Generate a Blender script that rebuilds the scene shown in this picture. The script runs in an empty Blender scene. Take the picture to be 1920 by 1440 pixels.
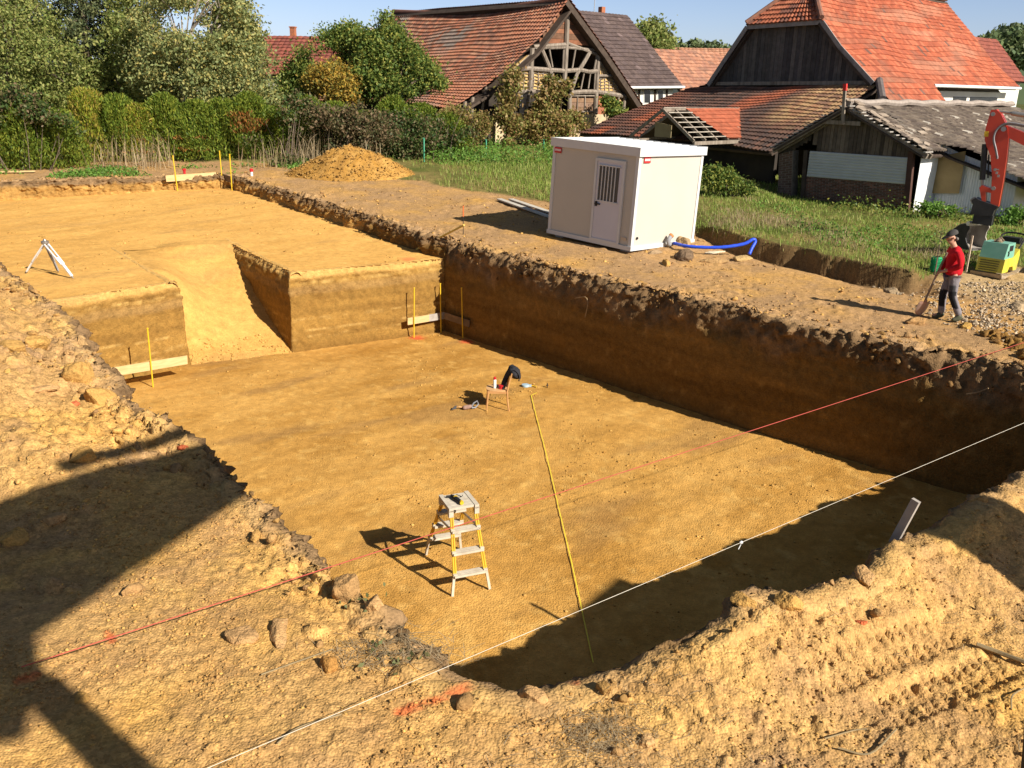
import bpy, math, random
import numpy as np
R = math.radians
rng = np.random.default_rng(7)
random.seed(7)
scene = bpy.context.scene
COL = scene.collection

# ------------------------------------------------------------------ camera, world, sun, exposure
F, HY, ROLL, CAMH = 1680.0, 160.0, R(1.2), 4.2          # focal length and horizon row in 1920x1440 pixels
_p = math.atan((720 - HY) / F)
FW = np.array([0, math.cos(_p), -math.sin(_p)])
_u0 = np.array([0, math.sin(_p), math.cos(_p)]); _r0 = np.array([1.0, 0, 0])
RT = math.cos(ROLL) * _r0 + math.sin(ROLL) * _u0
UP = -math.sin(ROLL) * _r0 + math.cos(ROLL) * _u0
CC = np.array([0, 0, CAMH])
cd = bpy.data.cameras.new("camera"); cam = bpy.data.objects.new("camera", cd); COL.objects.link(cam)
cd.sensor_width = 36; cd.lens = F / 1920 * 36; cd.clip_start = 0.05; cd.clip_end = 4000
from mathutils import Matrix, Vector
M4 = Matrix(((RT[0], UP[0], -FW[0], 0), (RT[1], UP[1], -FW[1], 0), (RT[2], UP[2], -FW[2], CAMH), (0, 0, 0, 1)))
cam.matrix_world = M4
scene.camera = cam
SUN_EL, SUN_AZ = R(34), R(130.5)                            # azimuth clockwise from +Y
SUNV = np.array([math.sin(SUN_AZ) * math.cos(SUN_EL), math.cos(SUN_AZ) * math.cos(SUN_EL), math.sin(SUN_EL)])
w = bpy.data.worlds.new("World"); scene.world = w; w.use_nodes = True
nt = w.node_tree; bg = nt.nodes["Background"]
sk = nt.nodes.new("ShaderNodeTexSky"); sk.sky_type = 'NISHITA'; sk.sun_disc = False
sk.sun_elevation = SUN_EL; sk.sun_rotation = SUN_AZ; sk.air_density = 1.0; sk.dust_density = 0.6; sk.ozone_density = 1.5
nt.links.new(sk.outputs[0], bg.inputs[0]); bg.inputs[1].default_value = 0.05
_tc = nt.nodes.new("ShaderNodeTexCoord"); _sx = nt.nodes.new("ShaderNodeSeparateXYZ"); nt.links.new(_tc.outputs["Generated"], _sx.inputs[0])
_rp = nt.nodes.new("ShaderNodeValToRGB"); nt.links.new(_sx.outputs[2], _rp.inputs[0])      # pale blue haze low in the sky
_rp.color_ramp.elements[0].position = 0.0; _rp.color_ramp.elements[0].color = (1.3, 1.42, 2.05, 1); _rp.color_ramp.elements[1].position = 0.3; _rp.color_ramp.elements[1].color = (.9, .82, .74, 1)
_mx = nt.nodes.new("ShaderNodeVectorMath"); _mx.operation = 'MULTIPLY'; nt.links.new(sk.outputs[0], _mx.inputs[0]); nt.links.new(_rp.outputs[0], _mx.inputs[1]); nt.links.new(_mx.outputs[0], bg.inputs[0])
sl = bpy.data.lights.new("sun", 'SUN'); sl.energy = 5.0; sl.angle = R(0.53); sl.color = (1.0, 0.93, 0.82)
so = bpy.data.objects.new("sun", sl); COL.objects.link(so)
so.rotation_euler = Vector(SUNV).to_track_quat('Z', 'Y').to_euler(); so.location = (20, -20, 30)
vs = scene.view_settings; vs.view_transform = 'Standard'; vs.look = 'None'; vs.gamma = 1; vs.exposure = 0.75
scene.cycles.max_bounces = 6; scene.cycles.diffuse_bounces = 3; scene.cycles.transparent_max_bounces = 6

# ------------------------------------------------------------------ pixel -> place helpers (photo pixels, 1920x1440)
def ray(px, py):
    d = FW * F + RT * (px - 960) - UP * (py - 720)
    return d / np.linalg.norm(d)
def P(px, py, z=0.0):
    d = ray(px, py); return CC + d * ((z - CC[2]) / d[2])
def PY(px, py, Y):
    d = ray(px, py); return CC + d * (Y / d[1])
def on_plane(px, py, B, dv):
    n = np.array([dv[1], -dv[0], 0.0]); n /= np.linalg.norm(n)
    d = ray(px, py); return CC + d * (((np.asarray(B, float) - CC) @ n) / (d @ n))
def PG(px, py):                                           # point on the undulating ground
    z = 0.0
    for _ in range(6):
        p = P(px, py, z); z = float(ground_h(np.array([p[0]]), np.array([p[1]]), False)[0])
    return np.array([p[0], p[1], z])
U = np.array([0.75, 0.66, 0.0]); U /= np.linalg.norm(U)
V = np.array([-0.66, 0.75, 0.0]); V /= np.linalg.norm(V)
ZZ = np.array([0, 0, 1.0])

# ------------------------------------------------------------------ numpy noise
def _h(ix, iy, iz, seed):
    with np.errstate(over='ignore'):
        n = (ix.astype(np.int64) * 374761393 + iy.astype(np.int64) * 668265263 + iz.astype(np.int64) * 2147483647 + seed * 1013904223)
        n = (n ^ (n >> 13)) * 1274126177
        n = n ^ (n >> 16)
        n = (n * 1911520717) ^ (n >> 11)
    return (n & 0xFFFFFF).astype(np.float64) / 0xFFFFFF * 2 - 1
def vn(x, y, z=None, seed=0):
    x = np.asarray(x, float); y = np.asarray(y, float)
    fx = np.floor(x); fy = np.floor(y); tx = x - fx; ty = y - fy
    tx = tx * tx * (3 - 2 * tx); ty = ty * ty * (3 - 2 * ty)
    ix = fx.astype(np.int64); iy = fy.astype(np.int64)
    if z is None:
        iz = np.zeros_like(ix)
        a = _h(ix, iy, iz, seed); b = _h(ix + 1, iy, iz, seed); c = _h(ix, iy + 1, iz, seed); d = _h(ix + 1, iy + 1, iz, seed)
        return (a * (1 - tx) + b * tx) * (1 - ty) + (c * (1 - tx) + d * tx) * ty
    z = np.asarray(z, float); fz = np.floor(z); tz = z - fz; tz = tz * tz * (3 - 2 * tz); iz = fz.astype(np.int64)
    o = 0
    for dz in (0, 1):
        a = _h(ix, iy, iz + dz, seed); b = _h(ix + 1, iy, iz + dz, seed); c = _h(ix, iy + 1, iz + dz, seed); d = _h(ix + 1, iy + 1, iz + dz, seed)
        o = o + ((a * (1 - tx) + b * tx) * (1 - ty) + (c * (1 - tx) + d * tx) * ty) * (tz if dz else 1 - tz)
    return o
def fbm(x, y, z=None, f=1.0, o=4, g=0.5, seed=0):
    s = 0; a = 1.0; t = 0
    for k in range(o):
        fr = f * 2.03 ** k; ca, sa = math.cos(.9 + 1.7 * k), math.sin(.9 + 1.7 * k)
        s = s + a * vn((np.asarray(x) * ca - np.asarray(y) * sa) * fr + 17.3 * k, (np.asarray(x) * sa + np.asarray(y) * ca) * fr - 9.1 * k, None if z is None else np.asarray(z) * fr + 5.7 * k, seed + k)
        t += a; a *= g
    return s / t
def worley(x, y, f, seed=0):
    """distance to the nearest jittered cell point (in cells) and that cell's random number"""
    x = np.asarray(x, float) * f; y = np.asarray(y, float) * f; ix = np.floor(x).astype(np.int64); iy = np.floor(y).astype(np.int64)
    best = np.full(x.shape, 9.0); rid = np.zeros(x.shape); z0 = np.zeros_like(ix)
    for dx in (-1, 0, 1):
        for dy in (-1, 0, 1):
            cx, cy = ix + dx, iy + dy; jx = .5 + .42 * _h(cx, cy, z0, seed); jy = .5 + .42 * _h(cx, cy, z0 + 1, seed); q = .5 + .5 * _h(cx, cy, z0 + 2, seed)
            ux, uy = x - cx - jx, y - cy - jy; a = q * 6.283; ca, sa = np.cos(a), np.sin(a); ex = 1 + .7 * ((q * 13.7) % 1)
            d = np.maximum(np.abs(ux * ca + uy * sa) * .95, np.abs(uy * ca - ux * sa) * ex) * .55 + np.hypot(ux, uy) * .5
            k = d < best; best = np.where(k, d, best); rid = np.where(k, q, rid)
    return best, rid
def ss(a, b, x):
    t = np.clip((x - a) / (b - a), 0, 1); return t * t * (3 - 2 * t)
def mixc(a, b, t):
    return np.asarray(a)[None, :] * (1 - t[:, None]) + np.asarray(b)[None, :] * t[:, None] if np.ndim(a) == 1 and np.ndim(b) == 1 else a * (1 - t[:, None]) + b * t[:, None]

# ------------------------------------------------------------------ mesh helpers
class MB:
    """collects shapes in world coordinates, becomes ONE mesh object"""
    def __init__(s): s.v = []; s.f = []; s.c = []; s.n = 0
    def add(s, vs, fs, col=None):
        vs = np.asarray(vs, float).reshape(-1, 3); b = s.n; s.v.append(vs); s.n += len(vs)
        for f in fs: s.f.append(tuple(int(i) + b for i in f)); s.c.append(col)
        return s
    def box(s, c, size, ax=None, col=None):
        c = np.asarray(c, float); hx, hy, hz = [q / 2 for q in size]
        A = np.eye(3) if ax is None else np.asarray(ax, float)
        vs = [c + A[0] * (sx * hx) + A[1] * (sy * hy) + A[2] * (sz * hz) for sz in (-1, 1) for sy in (-1, 1) for sx in (-1, 1)]
        return s.add(vs, [(0, 2, 3, 1), (4, 5, 7, 6), (0, 1, 5, 4), (2, 6, 7, 3), (0, 4, 6, 2), (1, 3, 7, 5)], col)
    def beam(s, a, b, w, h, up=(0, 0, 1), col=None):
        a = np.asarray(a, float); b = np.asarray(b, float); d = b - a; L = np.linalg.norm(d); d = d / L
        up = np.asarray(up, float); sd = np.cross(d, up)
        if np.linalg.norm(sd) < 1e-4: sd = np.cross(d, [1, 0, 0.0])
        sd /= np.linalg.norm(sd); u2 = np.cross(sd, d)
        return s.box((a + b) / 2, (w, L, h), (sd, d, u2), col)
    def tube(s, pts, r, n=8, cap=True, col=None):
        pts = [np.asarray(p, float) for p in pts]; m = len(pts)
        rs = [r] * m if np.isscalar(r) else list(r)
        vs = []; ref = None
        for i in range(m):
            d = pts[min(i + 1, m - 1)] - pts[max(i - 1, 0)]; d = d / (np.linalg.norm(d) + 1e-12)
            if ref is None: ref = np.array([0, 0, 1.0]) if abs(d[2]) < .9 else np.array([1.0, 0, 0])
            a = np.cross(d, ref); a /= np.linalg.norm(a) + 1e-12; b = np.cross(a, d); ref = b
            for k in range(n):
                t = 2 * math.pi * k / n; vs.append(pts[i] + rs[i] * (math.cos(t) * a + math.sin(t) * b))
        fs = [(i * n + k, i * n + (k + 1) % n, (i + 1) * n + (k + 1) % n, (i + 1) * n + k) for i in range(m - 1) for k in range(n)]
        if cap: fs += [tuple(range(n - 1, -1, -1)), tuple((m - 1) * n + k for k in range(n))]
        return s.add(vs, fs, col)
    def lathe(s, c, prof, n=16, ax=(0, 0, 1), col=None):
        c = np.asarray(c, float); ax = np.asarray(ax, float); ax /= np.linalg.norm(ax)
        return s.tube([c + ax * z for _, z in prof], [max(r, 1e-4) for r, _ in prof], n, True, col)
    def prism(s, pts, off, col=None):
        pts = np.asarray(pts, float); n = len(pts); off = np.asarray(off, float)
        nn = np.zeros(3)
        for i in range(n): nn += np.cross(pts[i], pts[(i + 1) % n])
        if nn @ off > 0: pts = pts[::-1]
        vs = np.vstack([pts, pts + off])
        fs = [tuple(range(n)), tuple(range(2 * n - 1, n - 1, -1))] + [((i + 1) % n, i, n + i, n + (i + 1) % n) for i in range(n)]
        return s.add(vs, fs, col)
    def build(s, name, mat, parent=None, smooth=False, loc=None):
        v = np.vstack(s.v)
        o = mk(name, v, s.f, mat, parent, smooth, loc)
        if any(c is not None for c in s.c):
            cols = np.repeat(np.array([c if c is not None else (.5, .5, .5) for c in s.c], float), [len(f) for f in s.f], axis=0)
            set_corner_col(o.data, cols)
        return o
def set_corner_col(me, cols):
    a = me.color_attributes.new("Col", 'FLOAT_COLOR', 'CORNER')
    a.data.foreach_set("color", np.hstack([cols, np.ones((len(cols), 1))]).astype(np.float32).ravel())
def set_point_col(me, cols):
    a = me.color_attributes.new("Col", 'FLOAT_COLOR', 'POINT')
    a.data.foreach_set("color", np.hstack([cols, np.ones((len(cols), 1))]).astype(np.float32).ravel())
def worldloc(o):
    l = np.array(o.location)
    while o.parent is not None: o = o.parent; l = l + np.array(o.location)
    return l
def mk(name, v, faces, mat, parent=None, smooth=False, loc=None):
    v = np.asarray(v, float); me = bpy.data.meshes.new(name)
    base = np.zeros(3)
    if parent is not None: base = worldloc(parent)
    l = np.zeros(3) if loc is None else np.asarray(loc, float) - base
    vv = v - base - l
    if isinstance(faces, np.ndarray):
        k = faces.shape[1]; me.vertices.add(len(vv)); me.vertices.foreach_set("co", vv.astype(np.float32).ravel())
        me.loops.add(faces.size); me.loops.foreach_set("vertex_index", faces.astype(np.int32).ravel())
        me.polygons.add(len(faces)); me.polygons.foreach_set("loop_start", np.arange(0, faces.size, k, dtype=np.int32))
        me.update(calc_edges=True)
    else:
        me.from_pydata(vv.tolist(), [], faces); me.update()
    if smooth: me.polygons.foreach_set("use_smooth", np.ones(len(me.polygons), bool))
    for m in (mat if isinstance(mat, (list, tuple)) else [mat]): me.materials.append(m)
    o = bpy.data.objects.new(name, me); COL.objects.link(o); o.location = l
    if parent is not None: o.parent = parent
    return o
def thing(name, label, cat, loc, group=None):
    o = bpy.data.objects.new(name, None); COL.objects.link(o); o.location = np.asarray(loc, float); o.empty_display_size = .2
    return tag(o, label, cat, group)
def tag(o, label, cat, group=None):
    o["label"] = label; o["category"] = cat
    if group: o["group"] = group
    return o
def kind(o, k, label=None):
    o["kind"] = k
    if label: o["label"] = label
    return o
def copy_thing(root, loc, rz=0.0, scale=1.0):
    def cp(o, par):
        c = o.copy(); COL.objects.link(c); c.parent = par
        for ch in list(o.children): cp(ch, c)
        return c
    r = cp(root, None); r.location = np.asarray(loc, float); r.rotation_euler = (0, 0, rz)
    r.scale = (scale,) * 3 if np.isscalar(scale) else scale
    return r

# ------------------------------------------------------------------ materials
def _new(name):
    m = bpy.data.materials.new(name); m.use_nodes = True
    return m, m.node_tree, m.node_tree.nodes["Principled BSDF"]
def pm(name, c1, c2=None, sc=8.0, rough=.7, bump=0.0, bsc=None, metal=0.0, spec=.3, stretch=None, det=6.0):
    """two-tone procedural noise material in object space"""
    m, t, b = _new(name); L = t.links
    b.inputs["Roughness"].default_value = rough; b.inputs["Metallic"].default_value = metal
    b.inputs["Specular IOR Level"].default_value = spec
    c2 = c2 if c2 is not None else tuple(q * .8 for q in c1)
    tc = t.nodes.new("ShaderNodeTexCoord"); src = tc.outputs["Object"]
    if stretch:
        mp = t.nodes.new("ShaderNodeMapping"); mp.inputs["Scale"].default_value = stretch; L.new(src, mp.inputs[0]); src = mp.outputs[0]
    n = t.nodes.new("ShaderNodeTexNoise"); n.inputs["Scale"].default_value = sc; n.inputs["Detail"].default_value = det; L.new(src, n.inputs[0])
    r = t.nodes.new("ShaderNodeValToRGB"); r.color_ramp.elements[0].position = .32; r.color_ramp.elements[1].position = .68
    r.color_ramp.elements[0].color = (*c1, 1); r.color_ramp.elements[1].color = (*c2, 1)
    L.new(n.outputs[0], r.inputs[0]); L.new(r.outputs[0], b.inputs["Base Color"])
    if bump:
        n2 = t.nodes.new("ShaderNodeTexNoise"); n2.inputs["Scale"].default_value = bsc or sc * 4; n2.inputs["Detail"].default_value = 5; L.new(src, n2.inputs[0])
        bp = t.nodes.new("ShaderNodeBump"); bp.inputs["Strength"].default_value = 1; bp.inputs["Distance"].default_value = bump
        L.new(n2.outputs[0], bp.inputs["Height"]); L.new(bp.outputs[0], b.inputs["Normal"])
    return m
def am(name, rough=.8, var=.25, sc=6.0, bump=0.0, bsc=30.0, spec=.2, crumb=0.0, csc=55.0, tint=None):
    """colour from the mesh's own Col attribute, mottled by noise"""
    m, t, b = _new(name); L = t.links
    b.inputs["Roughness"].default_value = rough; b.inputs["Specular IOR Level"].default_value = spec
    a = t.nodes.new("ShaderNodeVertexColor"); a.layer_name = "Col"
    tc = t.nodes.new("ShaderNodeTexCoord")
    n = t.nodes.new("ShaderNodeTexNoise"); n.inputs["Scale"].default_value = sc; n.inputs["Detail"].default_value = 8; n.inputs["Roughness"].default_value = .65
    L.new(tc.outputs["Object"], n.inputs[0])
    mr = t.nodes.new("ShaderNodeMapRange"); mr.inputs[1].default_value = .3; mr.inputs[2].default_value = .7
    mr.inputs[3].default_value = 1 - var; mr.inputs[4].default_value = 1 + var; L.new(n.outputs[0], mr.inputs[0])
    mx = t.nodes.new("ShaderNodeVectorMath"); mx.operation = 'SCALE'; L.new(a.outputs[0], mx.inputs[0]); L.new(mr.outputs[0], mx.inputs["Scale"])
    if tint:
        tn = t.nodes.new("ShaderNodeVectorMath"); tn.operation = 'MULTIPLY'; tn.inputs[1].default_value = tint; L.new(mx.outputs[0], tn.inputs[0]); mx = tn
    L.new(mx.outputs[0], b.inputs["Base Color"])
    if crumb:                                             # pale and dark crumbs, each a small relief of its own
        vo = t.nodes.new("ShaderNodeTexVoronoi"); vo.inputs["Scale"].default_value = csc; L.new(tc.outputs["Object"], vo.inputs["Vector"])
        sp = t.nodes.new("ShaderNodeSeparateColor"); L.new(vo.outputs["Color"], sp.inputs[0])
        m2 = t.nodes.new("ShaderNodeMapRange"); m2.inputs[1].default_value = 0; m2.inputs[2].default_value = 1; m2.inputs[3].default_value = 1 - crumb; m2.inputs[4].default_value = 1 + crumb; L.new(sp.outputs[0], m2.inputs[0])
        x2 = t.nodes.new("ShaderNodeVectorMath"); x2.operation = 'SCALE'; L.new(mx.outputs[0], x2.inputs[0]); L.new(m2.outputs[0], x2.inputs["Scale"]); L.new(x2.outputs[0], b.inputs["Base Color"])
    if bump:
        n2 = t.nodes.new("ShaderNodeTexNoise"); n2.inputs["Scale"].default_value = bsc; n2.inputs["Detail"].default_value = 6; n2.inputs["Roughness"].default_value = .6
        L.new(tc.outputs["Object"], n2.inputs[0])
        bp = t.nodes.new("ShaderNodeBump"); bp.inputs["Strength"].default_value = 1; bp.inputs["Distance"].default_value = bump
        L.new(n2.outputs[0], bp.inputs["Height"]); L.new(bp.outputs[0], b.inputs["Normal"])
        if crumb:
            b2 = t.nodes.new("ShaderNodeBump"); b2.invert = True; b2.inputs["Strength"].default_value = 1; b2.inputs["Distance"].default_value = .35 / csc
            L.new(vo.outputs["Distance"], b2.inputs["Height"]); L.new(bp.outputs[0], b2.inputs["Normal"]); L.new(b2.outputs[0], b.inputs["Normal"])
    return m
def leafm(name, cols, trans=.42, rough=.55, gain=1.9):
    """leaf colours picked per leaf"""
    m, t, b = _new(name); L = t.links
    g = t.nodes.new("ShaderNodeNewGeometry"); r = t.nodes.new("ShaderNodeValToRGB"); cr = r.color_ramp
    while len(cr.elements) < len(cols): cr.elements.new(.5)
    for i, c in enumerate(cols): cr.elements[i].position = i / (len(cols) - 1); cr.elements[i].color = (*[min(q * gain, .8) for q in c], 1)
    L.new(g.outputs["Random Per Island"], r.inputs[0]); L.new(r.outputs[0], b.inputs["Base Color"])
    b.inputs["Roughness"].default_value = rough; b.inputs["Specular IOR Level"].default_value = .25
    tr = t.nodes.new("ShaderNodeBsdfTranslucent"); L.new(r.outputs[0], tr.inputs[0])
    mx = t.nodes.new("ShaderNodeMixShader"); mx.inputs[0].default_value = trans
    L.new(b.outputs[0], mx.inputs[1]); L.new(tr.outputs[0], mx.inputs[2]); L.new(mx.outputs[0], t.nodes["Material Output"].inputs[0])
    return m

M_SOIL = am("soil", rough=.95, var=.22, sc=9, bump=.011, bsc=30, spec=.1, crumb=.24, csc=48, tint=(.96, .86, .71))
M_FLOOR = am("loess", rough=.95, var=.17, sc=6, bump=.009, bsc=22, spec=.1, crumb=.1, csc=38, tint=(.93, .81, .62))
M_WALLSOIL = am("cut_soil", rough=.95, var=.22, sc=7, bump=.02, bsc=14, spec=.1, crumb=.12, csc=36, tint=(1.0, .93, .82))
M_CLOD = am("clod", rough=.95, var=.25, sc=14, bump=.02, bsc=24, spec=.1, crumb=.15, csc=60, tint=(.93, .82, .66))

# ------------------------------------------------------------------ layout of the excavation
NL, NR, BR = (-.42, 5.85), (9.7, 12.45), (-1.9, 24.3)
BL, RB, LB = (-9.9, 18.4), (-5.59, 21.85), (-7.8, 20.6)
RE, LE = (-8.2, 25.4), (-10.5, 24.2)
TR, TL = (-11.3, 35.9), (-21.0, 32.4)
NEAR = [tuple(P(px, py, zz)[:2]) for px, py, zz in ((1925, 858, .15), (1850, 905, .22), (1720, 985, .24), (1640, 1015, .24), (1560, 1068, .24), (1480, 1096, .24), (1400, 1098, .24), (1350, 1108, .24), (1338, 1140, .22), (1285, 1166, .18), (1225, 1188, .12), (1120, 1222, .06), (1060, 1252, .02), (985, 1272, .02), (915, 1262, .02))]
OUTER = [NL, (-1.4, 7.3), (-3.2, 9.6), (-5.4, 12.05), (-9.1, 17.5), BL, (-12.2, 21.0), TL, TR, BR, (5.3, 16.6), NR] + NEAR
DEEP = [NL, (-1.4, 7.3), (-3.2, 9.6), (-5.4, 12.05), (-9.1, 17.5), BL, LB, RB, BR, (5.3, 16.55), NR] + NEAR
TERR = [BL, LB, LE, RE, RB, BR, TR, TL, (-12.2, 21.0)]
ZF = -2.35
def sdist(x, y, poly):                                    # signed distance, negative inside
    x = np.asarray(x, float); y = np.asarray(y, float); d = np.full(x.shape, 1e9); ins = np.zeros(x.shape, bool); n = len(poly)
    for i in range(n):
        ax, ay = poly[i]; bx, by = poly[(i + 1) % n]; ex, ey = bx - ax, by - ay
        t = np.clip(((x - ax) * ex + (y - ay) * ey) / (ex * ex + ey * ey), 0, 1)
        d = np.minimum(d, (x - ax - t * ex) ** 2 + (y - ay - t * ey) ** 2)
        c = ((ay > y) != (by > y)) & (x < (bx - ax) * (y - ay) / (by - ay + 1e-12) + ax); ins ^= c
    d = np.sqrt(d); return np.where(ins, -d, d)
def seg_d(x, y, a, b):
    ex, ey = b[0] - a[0], b[1] - a[1]; t = np.clip(((x - a[0]) * ex + (y - a[1]) * ey) / (ex * ex + ey * ey), 0, 1)
    return np.sqrt((x - a[0] - t * ex) ** 2 + (y - a[1] - t * ey) ** 2), t
FIELD_EDGE = [(-12, 40), (-5.0, 36.2), (-2.0, 34.0), (1.0, 31.2), (4.5, 27.6), (5.6, 25.6), (6.5, 23.9), (7.3, 23.0), (8.3, 21.2), (9.2, 20.4), (10.2, 21.4), (12.5, 22.6), (30, 20.0)]
def field_side(x, y):                                     # >0 on the grass field
    x = np.asarray(x, float)
    ex = np.array([p[0] for p in FIELD_EDGE]); ey = np.array([p[1] for p in FIELD_EDGE])
    return y - np.interp(x, ex, ey) - .35 * vn(x * 1.3, np.asarray(y) * 1.3, seed=77)
def zones(x, y):
    od = sdist(x, y, OUTER)
    left = ss(.2, -.5, (x + .4) * .79 + (y - 5.9) * .61) * ss(36, 30, y)      # spoil side west of the pit
    near = ss(.5, 0, y - (6.0 + (x + .4) * .64) + .4) * ss(-1.6, -.2, x)
    return od, left, near
def ground_h(x, y, detail=True):
    x = np.asarray(x, float); y = np.asarray(y, float)
    od, left, near = zones(x, y)
    h = .6 * np.clip((y - 20) / 16, 0, 1.7) ** 1.15 * (1 - .55 * ss(2, 9, x))
    fs = field_side(x, y); tw = ss(4.8, 6.2, x) * ss(10.1, 9.2, x)
    h = h + (.08 + .27 * tw) * ss(-.04, .12 + .6 * (1 - tw), fs)                 # the cut bank of the field behind the worker
    h = h - .18 * tw * ss(-2.0, -.4, fs) * ss(.1, -.02, fs)
    h = h + left * (.28 * ss(.5, 2.0, od) * ss(7.6, 9.5, y) + .1 * fbm(x, y, f=.5, o=2, seed=5))
    h = h + near * .25 * ss(1.25, .3, od) * ss(.4, 1.7, x) * (1 + .5 * fbm(x, y, f=.9, o=2, seed=8))
    right = ss(0, 1, od) * (1 - left) * (1 - near)
    h = h + right * .05 * fbm(x, y, f=.6, o=3, seed=15)
    if detail:
        r = np.hypot(x, y); soil = ss(.4, -.4, fs) ; soil = np.maximum(soil, left * (y < 33))
        lump = fbm(x, y, f=2.3, o=4, g=.55, seed=21); fine = fbm(x, y, f=11.0, o=3, g=.6, seed=31)
        rid = (1 - np.abs(fbm(x, y, f=3.1, o=3, seed=41)) * 2.2); blot = ss(-.15, .45, fbm(x, y, f=.55, o=2, seed=51))
        c1, i1 = worley(x, y, 3.6, 401); c2, i2 = worley(x, y, 8.5, 402); c3, i3 = worley(x, y, 19.0, 403)
        dens = np.clip(.05 + .55 * left * ss(8.8, 11, y) + .4 * ss(1.0, .15, od) + .5 * fbm(x, y, f=.9, o=3, seed=405), 0, 1)
        dome = lambda c, i, k: np.sqrt(np.clip(1 - (c / (.26 + .22 * i)) ** 2, 0, 1)) * ((i * 7.13) % 1 < k)
        cl = dome(c1, i1, dens * .75) * (.03 + .05 * i1) * (1 - .75 * near) + dome(c2, i2, dens * .9) * (.012 + .022 * i2) + dome(c3, i3, .25 + dens * .6) * (.005 + .010 * i3) * (r < 16)
        h = h + soil * cl * (.55 + .45 * (left + near + ss(1.5, .3, od)).clip(0, 1))
        for (a, b) in TRACKS:                                # tyre tracks pressed into the near bank
            d, t = seg_d(x, y, a, b); L = math.hypot(b[0] - a[0], b[1] - a[1]); m = ss(.19, .13, d) * ss(0, .12, t) * ss(1, .88, t) * (r < 14)
            h = h - m * .022 + m * .014 * np.sign(np.sin(t * L * 6.283 / .11)) * ss(.02, .06, d) + .012 * ss(.3, .2, d) * ss(.14, .2, d) * (t > 0) * (t < 1)
        amp = .018 + .05 * left * ss(8.5, 10, y) + .004 * near + (.045 - .028 * near) * blot * ss(1.3, .2, od) + .014 * blot
        h = h + soil * (amp * 1.0 * lump + amp * .6 * np.maximum(rid, 0) * blot + amp * 1.0 * fine + .003 * vn(x * 26 + y * 9, y * 26 - x * 9, seed=33) * (r < 15) + .006 * np.maximum(fbm(x, y, f=6, o=3, g=.7, seed=35), 0) * (r < 20))
        h = h + (1 - soil) * .05 * lump
    return h
def terr_z(x, y):
    s = np.clip(((x + 5.6) * V[0] + (y - 21.8) * V[1]) / 15.5, 0, 1.15); t = np.clip(((x + 16.0) * U[0] + (y - 34.5) * U[1] + (s - 1) * 0) / 7.0, -.5, 1)
    return -.35 + s * (.3 + .38 * t)
TOP = np.array([.37, .25, .14]); LOE = np.array([.54, .335, .11]); PALE = np.array([.66, .45, .17]); DARK = np.array([.12, .075, .036])
def ground_col(x, y, hd=None):
    od, left, near = zones(x, y); n1 = fbm(x, y, f=.8, o=4, seed=61); n2 = fbm(x, y, f=3.7, o=4, g=.6, seed=71); n3 = fbm(x, y, f=.25, o=2, seed=81)
    loe = np.clip(.3 + .9 * n1 + .5 * n2 + .42 * left + .42 * near, 0, 1)
    c = mixc(TOP, LOE, loe); c = mixc(c, np.broadcast_to(PALE, c.shape), np.clip(.8 * n2 + .18, 0, .65) * (left + near).clip(0, 1))
    grey = np.clip(.5 + 1.3 * fbm(x, y, f=1.1, o=3, seed=91), 0, 1) * .45
    c = mixc(c, np.broadcast_to(np.array([.42, .285, .17]), c.shape), grey)
    rim = ss(.55, .05, np.abs(od)) * .4; c = mixc(c, np.broadcast_to(np.array([.30, .2, .11]), c.shape), rim)
    fs = field_side(x, y); gr = ss(-.1, .3, fs) * (1 - left * (y < 33))
    g = mixc(np.array([.10, .125, .035]), np.array([.22, .19, .08]), np.clip(.5 + 1.2 * fbm(x, y, f=.7, o=3, seed=95), 0, 1))
    bare = ss(29.2, 33.5, y) * ss(6, 1, x - (y - 30) * .5) * 0
    c = mixc(c, g, gr * (1 - bare))
    tw = ss(5, 6.2, x) * ss(12, 10.4, x); c = mixc(c, np.broadcast_to(np.array([.11, .075, .04]), c.shape), tw * ss(.35, .05, np.abs(fs)) * .8)
    # gravel / sand track at the right
    gv = ss(9.6, 10.6, x - .35 * n1) * ss(.6, -.3, fs) * ss(14.8, 16.0, y - .6 * n1)
    c = mixc(c, np.broadcast_to(np.array([.46, .36, .22]), c.shape), gv * .9)
    for (a, b, wd) in PAINT:
        d, t = seg_d(x, y, a, b); k = ss(wd, wd * .35, d + .03 * n2) * np.clip(.85 + .6 * fbm(x, y, f=14, o=2, seed=97), 0, 1)
        c = mixc(c, np.broadcast_to(np.array([.66, .15, .06]), c.shape), k * .75)
    return c
TRACKS = [(P(1230, 1262)[:2], P(1500, 1128)[:2]), (P(1490, 1300)[:2], P(1790, 1185)[:2]), (P(1640, 1345)[:2], P(1900, 1240)[:2])]
PAINT = [(P(752, 1342)[:2], P(872, 1297)[:2], .07), (P(200, 1182)[:2], P(212, 1202)[:2], .06), (P(1068, 1280)[:2], P(1080, 1284)[:2], .06),
         (P(40, 1285)[:2], P(62, 1275)[:2], .07),
         (P(1090, 1040)[:2], P(1130, 1030)[:2], .0001)]

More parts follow.
